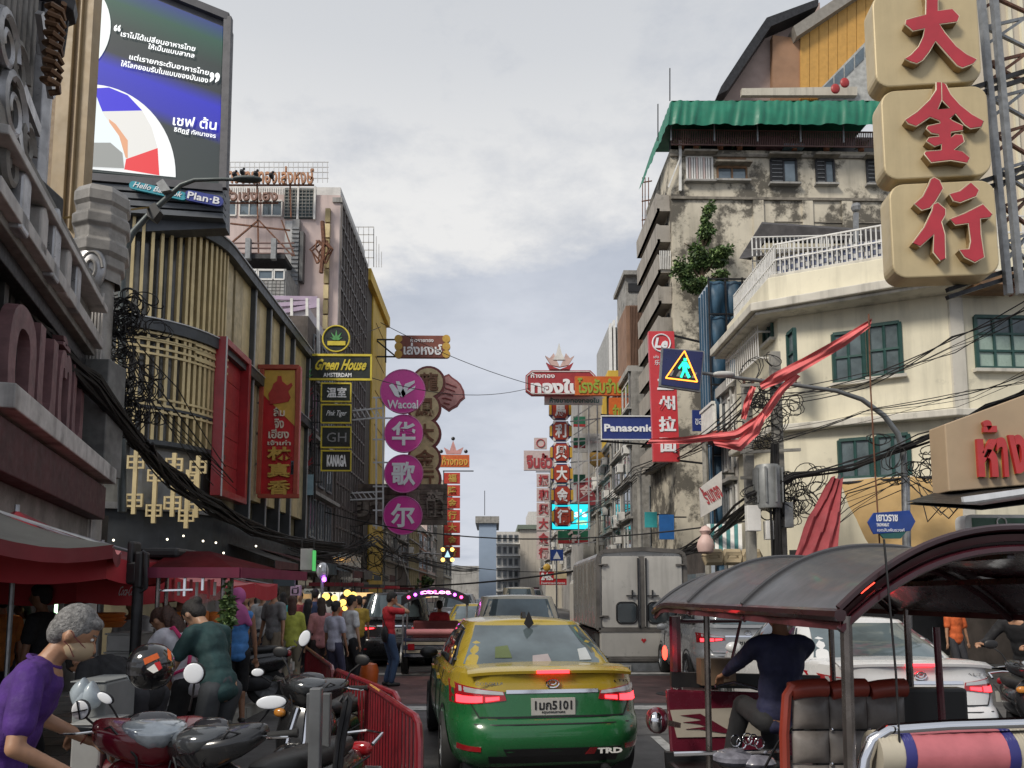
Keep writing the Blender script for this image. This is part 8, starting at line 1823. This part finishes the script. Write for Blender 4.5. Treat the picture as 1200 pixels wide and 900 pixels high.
mb=MB();mb.box(P(188,0,Yc).x,Yc-.45,.75,P(264,0,Yc).x,Yc+.6,1.0);part('counter',mb,STEEL,ct,bevel=.01)
mb=MB();mb.box(P(190,0,Yc).x,Yc-.4,.2,P(262,0,Yc).x,Yc+.55,.75);part('cabinet',mb,M('cart_cabinet',(.22,.23,.24),.5,.3,var=.3,streak=.4),ct)
PLS=M('hanging_clear_plastic',(.35,.36,.36),.3,var=.2,sc=2,alpha=.55)
part('plastic_sheet',sheet([[P(222,700,Yc-.5),P(262,692,Yc+.1)],[P(224,745,Yc-.5),P(264,742,Yc+.1)],[P(228,785,Yc-.5),P(262,792,Yc+.1)]],8,.03),PLS,ct)
for k in range(9):mb=MB();c=P(196+k*7,676+(k%3)*3,Yc-.4);mb.bar(c,c-Vector((0,0,.12+.05*(k%2))),.02);part('hanging_utensil',mb,[CHROME,SRED,WHITEP][k%3],ct)
mb=MB();mb.bar(P(186,692,Yc-.5),P(226,691,Yc-.5),.015);part('hanging_rail',mb,CHROME,ct)
for k in range(6):mb=MB();c=P(200+k*10,728,Yc-.2);mb.lathe([(.07,-.1),(.075,.05),(.05,.08),(.0,.09)],c,12);part('pot',mb,[CHROME,M('pot_orange',(.55,.16,.03),.5)][k%2],ct)
gl=thing('green_garland','long strip of green leafy garland hanging from the cart post','garland',P(266,690,Yc-.55));part('leaves',foliage(P(266,724,Yc-.55),.05,.05,.28,420,.06,77,14),LM,gl,kind='stuff');mb=MB();mb.tube([P(266,690,Yc-.55),P(266,765,Yc-.55)],.008,5);part('string',mb,LEAFD,gl)
# signal head seen from behind
tl=thing('traffic_signal','black traffic signal head on a pole seen from behind next to the cart roof','traffic signal',(P(155,700,6.6).x,6.6,.13));F=FY(6.6)
for a in((148,634,156,662),(143,658,160,684),(156,646,166,690)):mb=MB();F.pbox(mb,*a,-.16,0);part('signal_housing',mb,BLACK,tl,bevel=.02)
mb=MB();mb.tube([P(167,646,6.62),P(171,648,6.62),P(171,690,6.62),P(164,694,6.62)],.014,6);part('cable_hoop',mb,DARK,tl)
mb=MB();p=P(162,684,6.65);mb.tube([(p.x,6.65,.13),p],.045,10);part('pole',mb,DARK,tl)
# crates, bags, boxes, baskets
def crate(lab,x0,y0,x1,y1,Y,d,mat,nm='storage_box',cat='box',lid=None,group=None):
 t=thing(nm,lab,cat,P((x0+x1)/2,y1,Y),group=group);F=FY(Y);mb=MB();F.pbox(mb,x0,y0,x1,y1,-d,0);part('box_body',mb,mat,t,bevel=.015)
 mb=MB();F.pbox(mb,x0-1,y0-2,x1+1,y0,-d-.01,.012);part('lid',mb,lid or mat,t,bevel=.008);return t
POL=M('foam_white',(.42,.42,.41),.7,var=.1,sc=5,dirt=.15)
crate('upper white foam box stacked behind the black t-shirt',124,744,160,764,7.0,.4,POL);crate('lower white foam box of the stack behind the black t-shirt',122,766,161,788,7.0,.4,POL)
crate('pale grey tub on the ground between the purple shirt and the scooter',84,800,124,850,5.0,.4,M('tub_grey',(.2,.21,.21),.6,var=.1));crate('white cooler box below the round mirror',82,850,118,905,4.7,.35,M('cooler_worn',(.26,.26,.25),.6,var=.15,dirt=.2))
for k in range(3):mb=MB();c=P(128,735-k*5,7.6);mb.lathe([(.0,0),(.11,0),(.15,.05),(.13,.06),(.0,.055)],c,14);solo('orange_basket','orange plastic basket by the foam boxes, %s'%['bottom of the pile','middle of the pile','top of the pile'][k],'basket',mb,M('pot_orange',(.55,.16,.03),.5),group='pile of orange baskets')
for k,(px,py)in enumerate(((96,812),(106,816),(99,818))):part_=sell(P(px,py,4.9),(.07,.06,.09),2,f=lambda p:Vector((p.x*(1-.5*max(0,p.z)),p.y,p.z+.1*math.sin(p.x*5))));solo('plastic_bag','clear plastic bag on the grey tub, %s'%['tallest with pointed top','rear right one','small front one'][k],'bag',part_,M('pale_film',(.4,.46,.5),.25,coat=.4,var=.2),group='plastic bags on the tub')
mb=MB();mb.lathe([(.0,0),(.055,0),(.06,.14),(.0,.15)],P(236,735,6.9),14);solo('orange_tub_cart','orange tub beside the foam boxes on the stall','tub',mb,M('pot_orange',(.55,.16,.03),.5))
# dark shop interior behind with warm tube and green door light
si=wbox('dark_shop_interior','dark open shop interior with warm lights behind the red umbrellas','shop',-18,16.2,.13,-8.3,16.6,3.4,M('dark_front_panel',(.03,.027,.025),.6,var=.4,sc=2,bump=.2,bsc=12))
def lamp_tube(a,b,r,col,es,nm,lab,cat='lamp',group=None):
 mb=MB();mb.tube([a,b],r,8);return solo(nm,lab,cat,mb,E('lit_%s'%nm,col,es),group)
lamp_tube(P(17,684,9.0),P(48,680,9.2),.022,(1,.75,.3),5,'warm_tube_light','warm glowing tube light under the faded pink umbrella')
lamp_tube(P(64,738,10),P(66,708,10),.02,(.6,1,.6),2.2,'green_door_light','green white lit door edge behind the man in purple')
for k,(px,py)in enumerate(((133,633),(238,634),(253,636),(300,640),(196,632),(205,650),(262,648),(215,628))):mb=MB();mb.ball(P(px,py,11.5+.5*(k%4)),.018,n=8);solo('small_bulb','tiny white bulb under the dark canopy, %s'%['beside the signal head','above the cart roof top','just past the cart roof top','near the red and gold sign foot','between the signal head and cart roof','lower one over the cart roof','lower one past the cart roof','highest over the cart'][k],'bulb',mb,E('small_bulb',(1,.9,.7),2),group='tiny bulbs under the canopy')
for k,(px,py,c_)in enumerate(((4,690,(1,.75,.5)),(75,735,(.9,.5,.3)),(168,722,(1,.5,.1)))):pass
# yellow lanterns, lilac lamp, small shop pieces beyond
for k,(px,py,r,Y)in enumerate(((382,699,.105,15.6),(392,701,.09,15.8),(402,706,.09,15.6),(407,695,.10,16),(414,697,.09,16.2),(404,713,.07,16),(398,709,.07,15.8))):
 t=thing('yellow_lantern','glowing yellow lantern over the walking people, %s'%['nearest the yellow-green blouse','just above the salmon top','above the lilac top','highest near the white t-shirt','next to the highest one','lowest small one','small one by the lowest'][k],'lantern',P(px,py,Y),group='cluster of yellow lanterns');c=P(px,py,Y)
 mb=MB();mb.ball(c,r*.75,r*.75,r*.72,12);part('lantern_globe',mb,E('yellow_lantern',(1,.62,.12),1.7),t);mb=MB();mb.cyl(c+Vector((0,0,r*.9)),c+Vector((0,0,r*1.2)),r*.3,8);mb.bar(c+Vector((0,0,r)),c+Vector((0,0,.7)),.01);part('lantern_cap',mb,DARK,t)
sl_=thing('round_street_clock','round silver lamp head with purple light on a post over the pavement','street lamp',(P(378,700,17).x,17,.13));c=P(378,669,17);mb=MB();mb.ball(c,.14,.12,.19,14);part('lamp_head',mb,M('silver_glass_lamp',(.5,.52,.55),.15,.4,var=.3,sc=8),sl_);mb=MB();mb.ball(P(380,679,16.9),.055,n=8);part('purple_lamp',mb,E('purple_lamp',(.5,.1,1),5),sl_);mb=MB();mb.tube([(c.x,17,.13),c],.035,8);part('post',mb,GREYM,sl_)
for k,(a,Y,col,tx,lab)in enumerate((((340,686,352,698),17,(.5,.35,.5),'มี','small lilac board over the walking people'),((356,690,374,696),18,(.45,.47,.42),'ABC','narrow white board beside the silver street lamp'),((320,672,345,687),15.5,(.07,.09,.1),'','dark grey box sign above the grey t-shirt'),((352,643,366,668),19,(.3,.3,.3),'','pale box with green edge high over the pavement'),((366,645,369,669),18.9,(.05,.5,.08),'','thin green lit strip beside the pale box'))):
 F=FY(Y);t=thing('small_shop_sign',lab,'sign',P(a[0],a[3],Y));mb=MB();F.pbox(mb,*a,-.12,0);part('panel',mb,E('green_strip',(.1,.6,.15),.5)if k==4 else M('small_sign_%d'%k,col,.5),t,bevel=.01)
 if tx:ptext(tx,F,a[0]+2,a[1]+2,a[2]-2,a[3]-2,0,DARK,t,depth=.01)
 mb=MB();mb.bar(P(a[0]+2,a[1],Y+.05),P(a[0]+2,a[1]-14,Y+.05),.02);part('hanger',mb,DARK,t)
# low awnings and shop clutter along the left pavement between 20 and 45 m
for k in range(9):
 y=23.5+k*3.0;col=[(.06,.055,.05),(.09,.03,.03),(.12,.11,.10),(.05,.07,.08)][k%4];t=thing('shop_awning','%s awning of the left pavement shops, %s'%(['black','dark red','grey','slate'][k%4],['nearest the gold slatted building','second from the gold slatted building','under the red and gold sign','under the wide leaf board','beside the ironwork shaft','below the glass grid wall','near the yellow tower','past the yellow tower','before the grey shophouse'][k]),'awning',(XL+.8,y,2.9),group='awnings over the left pavement')
 mb=MB();mb.add([(XL+.02,y-1.3,3.3),(XL+1.7,y-1.3,2.7+.1*(k%3)),(XL+1.7,y+1.3,2.7+.1*(k%3)),(XL+.02,y+1.3,3.3)],[(0,1,2,3)]);part('cloth',mb,M('awning_%d'%(k%4),col,.8,var=.3),t);mb=MB();mb.add([(XL+1.7,y-1.3,2.7+.1*(k%3)),(XL+1.7,y+1.3,2.7+.1*(k%3)),(XL+1.7,y+1.3,2.5),(XL+1.7,y-1.3,2.45)],[(0,1,2,3)]);part('fringe',mb,M('awning_%d'%((k+1)%4),[(.09,.03,.03),(.12,.11,.10),(.05,.07,.08),(.06,.055,.05)][k%4],.8,var=.3),t)
 mb=MB();mb.box(XL+.02,y-1.25,.14,XL+.06,y+1.2,2.5);part('shopfront',mb,[GLASSD,GREYM,BLACK][k%3],t)
for k,(y,w_)in enumerate(((26,1.6),(31,1.2),(36,2.0),(43,2.2),(50,2),(58,2.4),(66,2.2))):
 t=thing('vendor_cart','vendor cart with lit box on the left pavement, %s'%['beside the walking people','behind the white t-shirt','under the magenta discs','far side of the magenta discs','near the carved board','by the crowned sign','last before the bend'][k],'cart',(-5.4,y,.13),group='vendor carts along the left pavement');mb=MB();mb.box(-6,y-.5,.5,-4.6,y+.5,1.1);part('counter',mb,[STEEL,SRED,WHITEP][k%3],t);mb=MB();mb.box(-6.1,y-.6,2.0,-4.5,y+.6,2.12);part('roof',mb,[RD2,GC,RC][k%3],t)
 for dx in(-6,-4.62):mb=MB();mb.bar((dx,y-.45,.13),(dx,y-.45,2.0),.04);part('post',mb,DARK,t)
 mb=MB();mb.box(-5.8,y-.52,1.5,-4.8,y-.49,1.8);part('lit_panel',mb,E('warm_panel%d'%(k%2),(1,.6,.25)if k%2 else(.9,.85,.7),.8),t)
# street trees far left
for k,(px,py,Y,w_,h_)in enumerate(((455,683,70,18,12),(476,686,78,16,9),(498,684,85,14,8),(440,676,60,10,10))):
 t=thing('street_tree','small dark street tree at the left kerb, %s'%['nearest the carved board','second along the kerb','farthest along the kerb','closest to the black car'][k],'tree',(P(px,700,Y).x,Y,.1),group='small trees along the left kerb');s_=Y/900;c=P(px,py,Y);mb=MB();mb.tube([(c.x,Y,.1),(c.x+.1,Y,1.5),c],.09,6);part('trunk',mb,M('bark_brown',(.12,.08,.05),.9,var=.3),t);part('crown',foliage(c,w_*s_,w_*s_*.7,h_*s_,900,.4,90+k,10),LM,t,kind='stuff')
# LAMP POSTS, POLES, CABLES
ll=thing('curved_street_lamp','dark curved street lamp reaching over from the gold slatted building','street lamp',P(143,330,15));F=None
LP_=M('lamp_grey_green',(.085,.10,.10),.5,.3,var=.15)
mb=MB();q=[P(x,y,15)for x,y in((143,600),(143,400),(143,320),(146,292),(156,272),(178,248),(200,228),(212,217),(228,211),(260,210),(296,211))];mb.tube(q,.055,10,rs=[.08,.075,.07,.065,.06,.055,.05,.045,.04,.035,.035]);part('lamp_pole',mb,LP_,ll)
part('lamp_head',sell(P(290,210,15),(.30,.11,.055),2.4),LP_,ll)
mb=MB();mb.bar(P(62,257,12.6),P(182,242,15),.035);part('brass_stay',mb,M('brass_stay',(.25,.17,.06),.45,.5),ll)
F=FY(14.9);mb=MB();F.poly(mb,[(174,246),(184,240),(190,250),(182,260),(175,256)],-.1,.1);part('clamp_box',mb,BLACK,ll)
mb=MB();F.poly(mb,[(184,216),(192,211),(201,224),(190,226)],-.1,.05);part('floodlight',mb,GREYM,ll)
for k,(px,py)in enumerate(((275,205),(300,204),(284,202),(318,206))):
 mb=MB();c=P(px,py,15);mb.ball(c,.05,.09,.055,10);mb.ball(c+Vector((.04,-.03,.06)),.028,n=8);mb.bar(c+Vector((0,.05,0)),c+Vector((0,.16,-.02)),.03,.015);solo('pigeon','dark pigeon perched on the lamp head, %s'%['leftmost of the row','third in the row','second in the row','rightmost on the wire'][k],'pigeon',mb,M('pigeon_grey',(.04,.04,.045),.7),group='pigeons on the lamp')
rl=thing('arched_street_lamp','long arched lamp post carrying the lit crossing sign over the road','street lamp',(P(1061,700,17).x,17,0))
GP=M('lamp_post_grey',(.2,.21,.215),.4,.5,var=.1)
mb=MB();mb.tube([(P(1061,700,17).x,17,0),P(1061,560,17)],.09,12);part('lower_post',mb,STEEL,rl)
q=[P(x,y,17)for x,y in((1060,562),(1059,530),(1052,508),(1036,487),(1010,468),(980,458),(930,451),(890,446),(850,441),(822,437))];mb=MB();mb.tube(q,.06,10,rs=[.07,.065,.065,.06,.055,.05,.045,.045,.04,.04]);part('arm',mb,GP,rl)
part('lamp_head',sell(P(848,439,17),(.26,.12,.07),2.6),M('lamp_head_pale',(.5,.5,.48),.4),rl)
cs_=thing('lit_crossing_sign','blue square crossing sign with green walking figure inside an orange lit triangle','sign',P(798,455,16.8));Fc=Fr(P(798,432,16.8),(1,.05))
mb=MB();Fc.poly(mb,[(776,407),(826,411),(821,459),(773,452)],-.12,-.02);part('case',mb,GREYM,cs_);mb=MB();Fc.poly(mb,[(777.5,408.5),(824,412.5),(819.5,457),(775,450.5)],-.02,.0);part('panel',mb,M('crossing_navy',(.012,.018,.10),.35,coat=.3),cs_)
tri=[(802,411.5),(817,447.5),(780,443)];OE=E('orange_led_line',(1,.28,.03),2.5)
mb=MB();Fc.poly(mb,tri,0,.004);part('triangle_field',mb,M('crossing_black',(.02,.02,.03),.4),cs_)
for i in range(3):mb=MB();mb.bar(Fc.px(*tri[i],.01),Fc.px(*tri[(i+1)%3],.01),.025);part('lit_edge',mb,OE,cs_)
for k in range(4):mb=MB();x=783+k*9;Fc.poly(mb,[(x,440+k*.9),(x+4,440.5+k*.9),(x+7,434+k*.9),(x+4,434+k*.9)],.005,.008);part('zebra_mark',mb,M('zebra_grey',(.25,.26,.25),.6),cs_)
GE=E('green_led',(.02,.9,.4),1.8)
for nm,pts in(('head',[(801,420),(804,420),(804.5,423.5),(801,423.5)]),('torso',[(799,424),(805,424.5),(805,434),(800,434)]),('arm',[(799,425),(800.5,427),(796,433),(794.5,431)]),('arm',[(805,425),(808.5,431),(806.5,432),(803.5,428)]),('leg',[(800,434),(803,434),(799,443),(796.5,442)]),('leg',[(802,434),(805,434),(809,442),(806,443.5)])):mb=MB();Fc.poly(mb,pts,.012,.018);part('walking_figure_'+nm,mb,GE,cs_)
# red cloth ribbon
rb_=thing('red_cloth_ribbon','long torn red cloth ribbon streaming from the thin pole across the lamp arm','ribbon',P(1018,378,16.2));RIB=M('ribbon_red',(.66,.15,.15),.95,var=.12,sc=4)
def ribbon_strip(top,bot,Y,wob=.05):
 def f(u,v):
  k=u*(len(top)-1);i=min(int(k),len(top)-2);a=k-i;x0=top[i][0]*(1-a)+top[i+1][0]*a;y0=top[i][1]*(1-a)+top[i+1][1]*a;x1=bot[i][0]*(1-a)+bot[i+1][0]*a;y1=bot[i][1]*(1-a)+bot[i+1][1]*a
  return P(x0*(1-v)+x1*v,y0*(1-v)+y1*v,Y+wob*math.sin(u*14+v*4)+.04*math.sin(v*9))
 mb=MB();mb.grid(f,36,5);return mb
part('cloth_strip',ribbon_strip([(1022,373),(985,395),(940,420),(905,438),(890,450)],[(1020,383),(990,406),(946,432),(916,448),(893,457)],16.2),RIB,rb_)
part('cloth_strip',ribbon_strip([(930,436),(912,455),(890,485),(860,505),(800,512),(762,514)],[(938,441),(919,460),(900,489),(868,513),(806,520),(758,520)],16.3),RIB,rb_)
part('cloth_strip',ribbon_strip([(892,482),(880,500),(865,515),(835,516)],[(898,488),(890,508),(868,529),(838,522)],16.1),RIB,rb_)
part('cloth_strip',ribbon_strip([(880,452),(872,470),(868,490)],[(886,454),(880,472),(874,492)],16.35),RIB,rb_)
mb=MB();mb.tube([P(1018,368,16.2),P(1020,450,16.2),P(1026,560,16.2),P(1034,690,16.2)],.018,6);solo('thin_leaning_pole','thin rusty pole holding the red ribbon and the blue street name sign','pole',mb,RUST)
# blue street name sign
bs=thing('street_name_sign','blue arrow ended street name sign with white Thai lettering','sign',P(1044,628,16));F=FY(16.0)
mb=MB();F.poly(mb,[(1017,612),(1024,601),(1066,598),(1073,611),(1067,622),(1024,626)],-.04,0);part('board',mb,M('street_sign_blue',(.02,.06,.28),.4,coat=.3),bs,bevel=.005)
ptext('เยาวราช',F,1027,603,1052,611,0,WL,bs,depth=.006,bold=.03);ptext('YAOWARAT',F,1027,613,1042,617,0,WL,bs,depth=.005,bold=.02);ptext('เขตสัมพันธวงศ์',F,1028,619,1060,623,0,WL,bs,depth=.005);mb=MB();F.poly(mb,[(1030,624),(1064,621),(1056,631),(1036,631)],-.05,-.01);part('lower_plate',mb,M('street_sign_teal',(.03,.12,.12),.5),bs)
# utility poles and transformer
UP=M('concrete_pole',(.27,.26,.235),.85,var=.2,sc=3,dirt=.3,bump=.2)
up=thing('utility_pole','square concrete utility pole pair with grey transformer and cable coils','utility pole',(P(885,700,18.5).x,18.5,.13))
for x0,x1,yt,Y in((879,889,447,18.5),(914,925,405,18.5)):a,b=P(x0,700,Y).x,P(x1,700,Y).x;mb=MB();mb.box(a,Y,.13,b,Y+.22,P(0,yt,Y).z);part('pole',mb,UP,up,bevel=.01)
mb=MB();mb.lathe([(0,.0),(.30,.0),(.32,.06),(.32,.95),(.28,1.05),(0,1.08)],P(901,596,18.2),18);tr_=part('transformer_tank',mb,M('transformer_grey',(.25,.26,.26),.5,.3,var=.2,streak=.3),up)
for k in range(9):a=k*.7;mb=MB();c=P(901,590,18.2);mb.box(c.x+.33*math.cos(a)-.015,c.y+.33*math.sin(a)-.05,c.z,c.x+.33*math.cos(a)+.015,c.y+.33*math.sin(a)+.05,c.z+.85);part('cooling_fin',mb,M('transformer_grey',(.25,.26,.26),.5,.3,var=.2,streak=.3),tr_)
for y in(452,530,560):mb=MB();mb.bar(P(868,y,18.4),P(938,y-3,18.4),.07);part('cross_arm',mb,UP,up)
for k in range(7):c=P(872+k*10,450,18.4);mb=MB();mb.lathe([(.02,0),(.05,.03),(.03,.06),(.05,.09),(.03,.12),(.01,.15)],c,10);part('insulator',mb,M('insulator_brown',(.12,.05,.03),.3,coat=.6),up)
for k,(x0,y0,x1,y1,Y)in enumerate(((876,592,892,622,18.1),(920,588,930,618,18.1),(898,610,912,632,18.1))):F=FY(Y);mb=MB();F.pbox(mb,x0,y0,x1,y1,-.2,0);part('meter_box',mb,WHITEP if k!=1 else GREYM,up,bevel=.01)
p0=P(752,540,36);
for k,(px,yt,Y)in enumerate(((749,548,36),(826,512,27),(700,600,55))):p=P(px,yt,Y);mb=MB();mb.tube([(p.x,Y,.13),p],.11,8);solo('round_utility_pole','round grey utility pole on the right pavement, %s'%['left of the blue sheet','beside the scaffold','farthest near the yellow fins'][k],'utility pole',mb,UP)
rnd=random.Random(4)
def bundle(label,path,n,spread,r=.016,sagf=.12,Ys=None,seed=0,cat='cable bundle',nm='cable_bundle'):
 """path: list of (px,py,Y); n separate cables wandering round it"""
 rnd=random.Random(seed);t=thing(nm,label,cat,P(*path[0]));pts=[P(*p)for p in path]
 for i in range(n):
  off=[Vector((rnd.uniform(-1,1),rnd.uniform(-1,1),rnd.uniform(-1,1)))*spread for _ in pts];out=[]
  for k in range(len(pts)-1):
   a,b=pts[k]+off[k],pts[k+1]+off[k+1];L_=(b-a).length;m=max(4,int(L_/.5));s_=L_*sagf*rnd.uniform(.1,.5)*.3
   out+=sag(a,b,s_,m)[:-1]if k<len(pts)-2 else sag(a,b,s_,m)
  mb=MB();mb.tube(out,r*rnd.uniform(.6,1.5),5);part('cable',mb,CABLE,t)
 return t
def coils(label,px,py,Y,n,rad,spread,seed=0):
 rnd=random.Random(seed);t=thing('cable_coil',label,'cable coil',P(px,py,Y));c0_=P(px,py,Y)
 for i in range(n):
  c=c0_+Vector((rnd.gauss(0,spread[0]),rnd.gauss(0,.12),rnd.gauss(0,spread[1])));r=rad*rnd.uniform(.5,1.3);tilt=rnd.uniform(-.6,.6);k2=rnd.uniform(.5,1.2);ph=rnd.uniform(0,6);turns=rnd.choice((1.5,2,2.7))
  mb=MB();mb.tube([c+Vector((r*math.cos(a),.06*math.sin(a*1.7)+.02*a,r*k2*math.sin(a)+tilt*r*math.cos(a)))for a in[ph+turns*2*math.pi*j/26 for j in range(27)]],.011,5);part('cable_loop',mb,CABLE,t)
 return t
bundle('thick sagging cable bundle running along the ornate shophouse front',[(-15,322,9.5),(45,388,10.6),(108,448,12),(165,520,14)],30,.13,.024,seed=1)
bundle('thick cable bundle crossing the gold slatted building towards the street',[(165,520,14),(205,562,16.5),(250,594,19),(300,622,23),(352,636,27),(400,640,31)],26,.17,.026,seed=2)
bundle('loose cables fanning out across the gold slats',[(130,380,13.8),(185,470,16),(262,560,20)],6,.35,.012,seed=3)
bundle('overhead cables along the shophouses past the yellow tower',[(330,640,28),(395,650,36),(440,632,46),(470,650,60),(560,668,110)],12,.35,.03,seed=5)
coils('upper tangle of cable loops beside the corner column',140,372,13.4,22,.22,(.14,.32),11)
coils('large tangle of cable loops where the bundle meets the column',148,455,13.7,34,.22,(.24,.45),12)
mb=MB()
coils('cable loops hanging from the shophouse fronts under the carved board',440,640,42,20,.7,(.9,.9),13)
mb=MB();c=P(150,470,13.75)
bundle('bundle of dark cables sweeping from the transformer to the right frame edge',[(880,585,18.2),(930,560,18),(1000,545,17.5),(1080,515,16.5),(1160,480,15),(1230,448,13.5)],14,.12,.018,seed=21)
bundle('upper parallel wires crossing the cream building windows',[(870,470,18.3),(1000,448,17),(1110,405,15.5),(1230,348,13.5)],7,.22,.009,sagf=.25,seed=22)
bundle('lower parallel wires crossing the cream wall',[(870,520,18.3),(1010,490,17),(1120,470,15.5),(1230,440,13.5)],5,.25,.009,sagf=.2,seed=26)
bundle('thick cable bundle dropping from the transformer along the right pavement',[(905,560,18.3),(870,600,20),(820,640,24),(770,652,32),(700,662,52)],14,.22,.026,seed=23)
bundle('cables between the scaffold and the yellow finned building',[(890,455,18.4),(826,520,27),(749,552,36),(690,600,60)],8,.3,.018,seed=24)
coils('cable loops hung between the two square utility poles',903,480,18.3,26,.24,(.32,.55),31)
coils('dark cable tangle under the transformer',925,580,18.1,34,.26,(.45,.35),32)
coils('cable tangle above the fascia sign of the gold shop',1085,540,16.5,12,.2,(.5,.25),33)
bundle('messy cables hanging over the tan canvas',[(960,640,18),(1000,590,17.6),(1060,560,17),(1100,600,16),(1150,560,14)],7,.3,.010,seed=34)
mb=MB();c=P(907,600,18.1)
for k in range(9):mb=MB();p=P(908+rnd.uniform(-4,4),520,18.1+rnd.uniform(-.1,.1));mb.tube([p,p-Vector((rnd.uniform(-.1,.1),0,1.3)),p-Vector((rnd.uniform(-.05,.1),0,4.0))],.03,6);part('down_cable',mb,CABLE,bpy.data.objects['utility_pole'])
for k,(a,b,s_,r,lab)in enumerate((((430,686,46),(830,640,27),.5,.045,'lowest thick black wire strung across the street above the cars'),((380,600,36),(880,610,24),.9,.028,'wire strung across the street below the lowest magenta disc'),((446,378,46),(640,455,53),.4,.022,'wire running from the yellow tower to the red gold shop board'),((250,405,26),(446,383,46),.5,.02,'wire crossing the gold slatted building to the yellow tower'),((352,412,33),(620,455,53),1.1,.02,'wire passing behind the scroll ended sign'),((470,650,60),(700,668,56),.6,.03,'far wire across the street near the crossing signs'))):
 mb=MB();mb.tube(sag(P(*a),P(*b),s_,16),r,5);solo('overhead_wire',lab,'wire',mb,CABLE)
# far traffic signs on the right, blue crossing sign
F=FY(66.0);t=thing('blue_crossing_sign','blue square crossing sign among the pale character plates','sign',P(652,656,66));mb=MB();F.pbox(mb,645,644,660,657,-.1,0);part('board',mb,M('street_sign_blue',(.02,.06,.28),.4,coat=.3),t);ptext('▲',F,648,646,657,655,0,WL,t,depth=.02);mb=MB();p=P(652,657,66.1);mb.tube([(p.x,66.1,0),p],.06,6);part('post',mb,STEEL,t)
F=FY(90.0);t=thing('far_traffic_light','small far traffic light glowing red over the queue','traffic light',P(628,693,90));mb=MB();mb.ball(P(628,692,89.8),.16,n=8);part('red_lamp',mb,E('red_led',(1,.05,.2),5),t);mb=MB();F.pbox(mb,624,688,632,696,-.3,0);part('housing',mb,BLACK,t);mb=MB();p=P(628,696,90.1);mb.tube([(p.x,90.1,0),p],.1,6);part('post',mb,DARK,t)
bpy.data.scenes.remove(TMP)
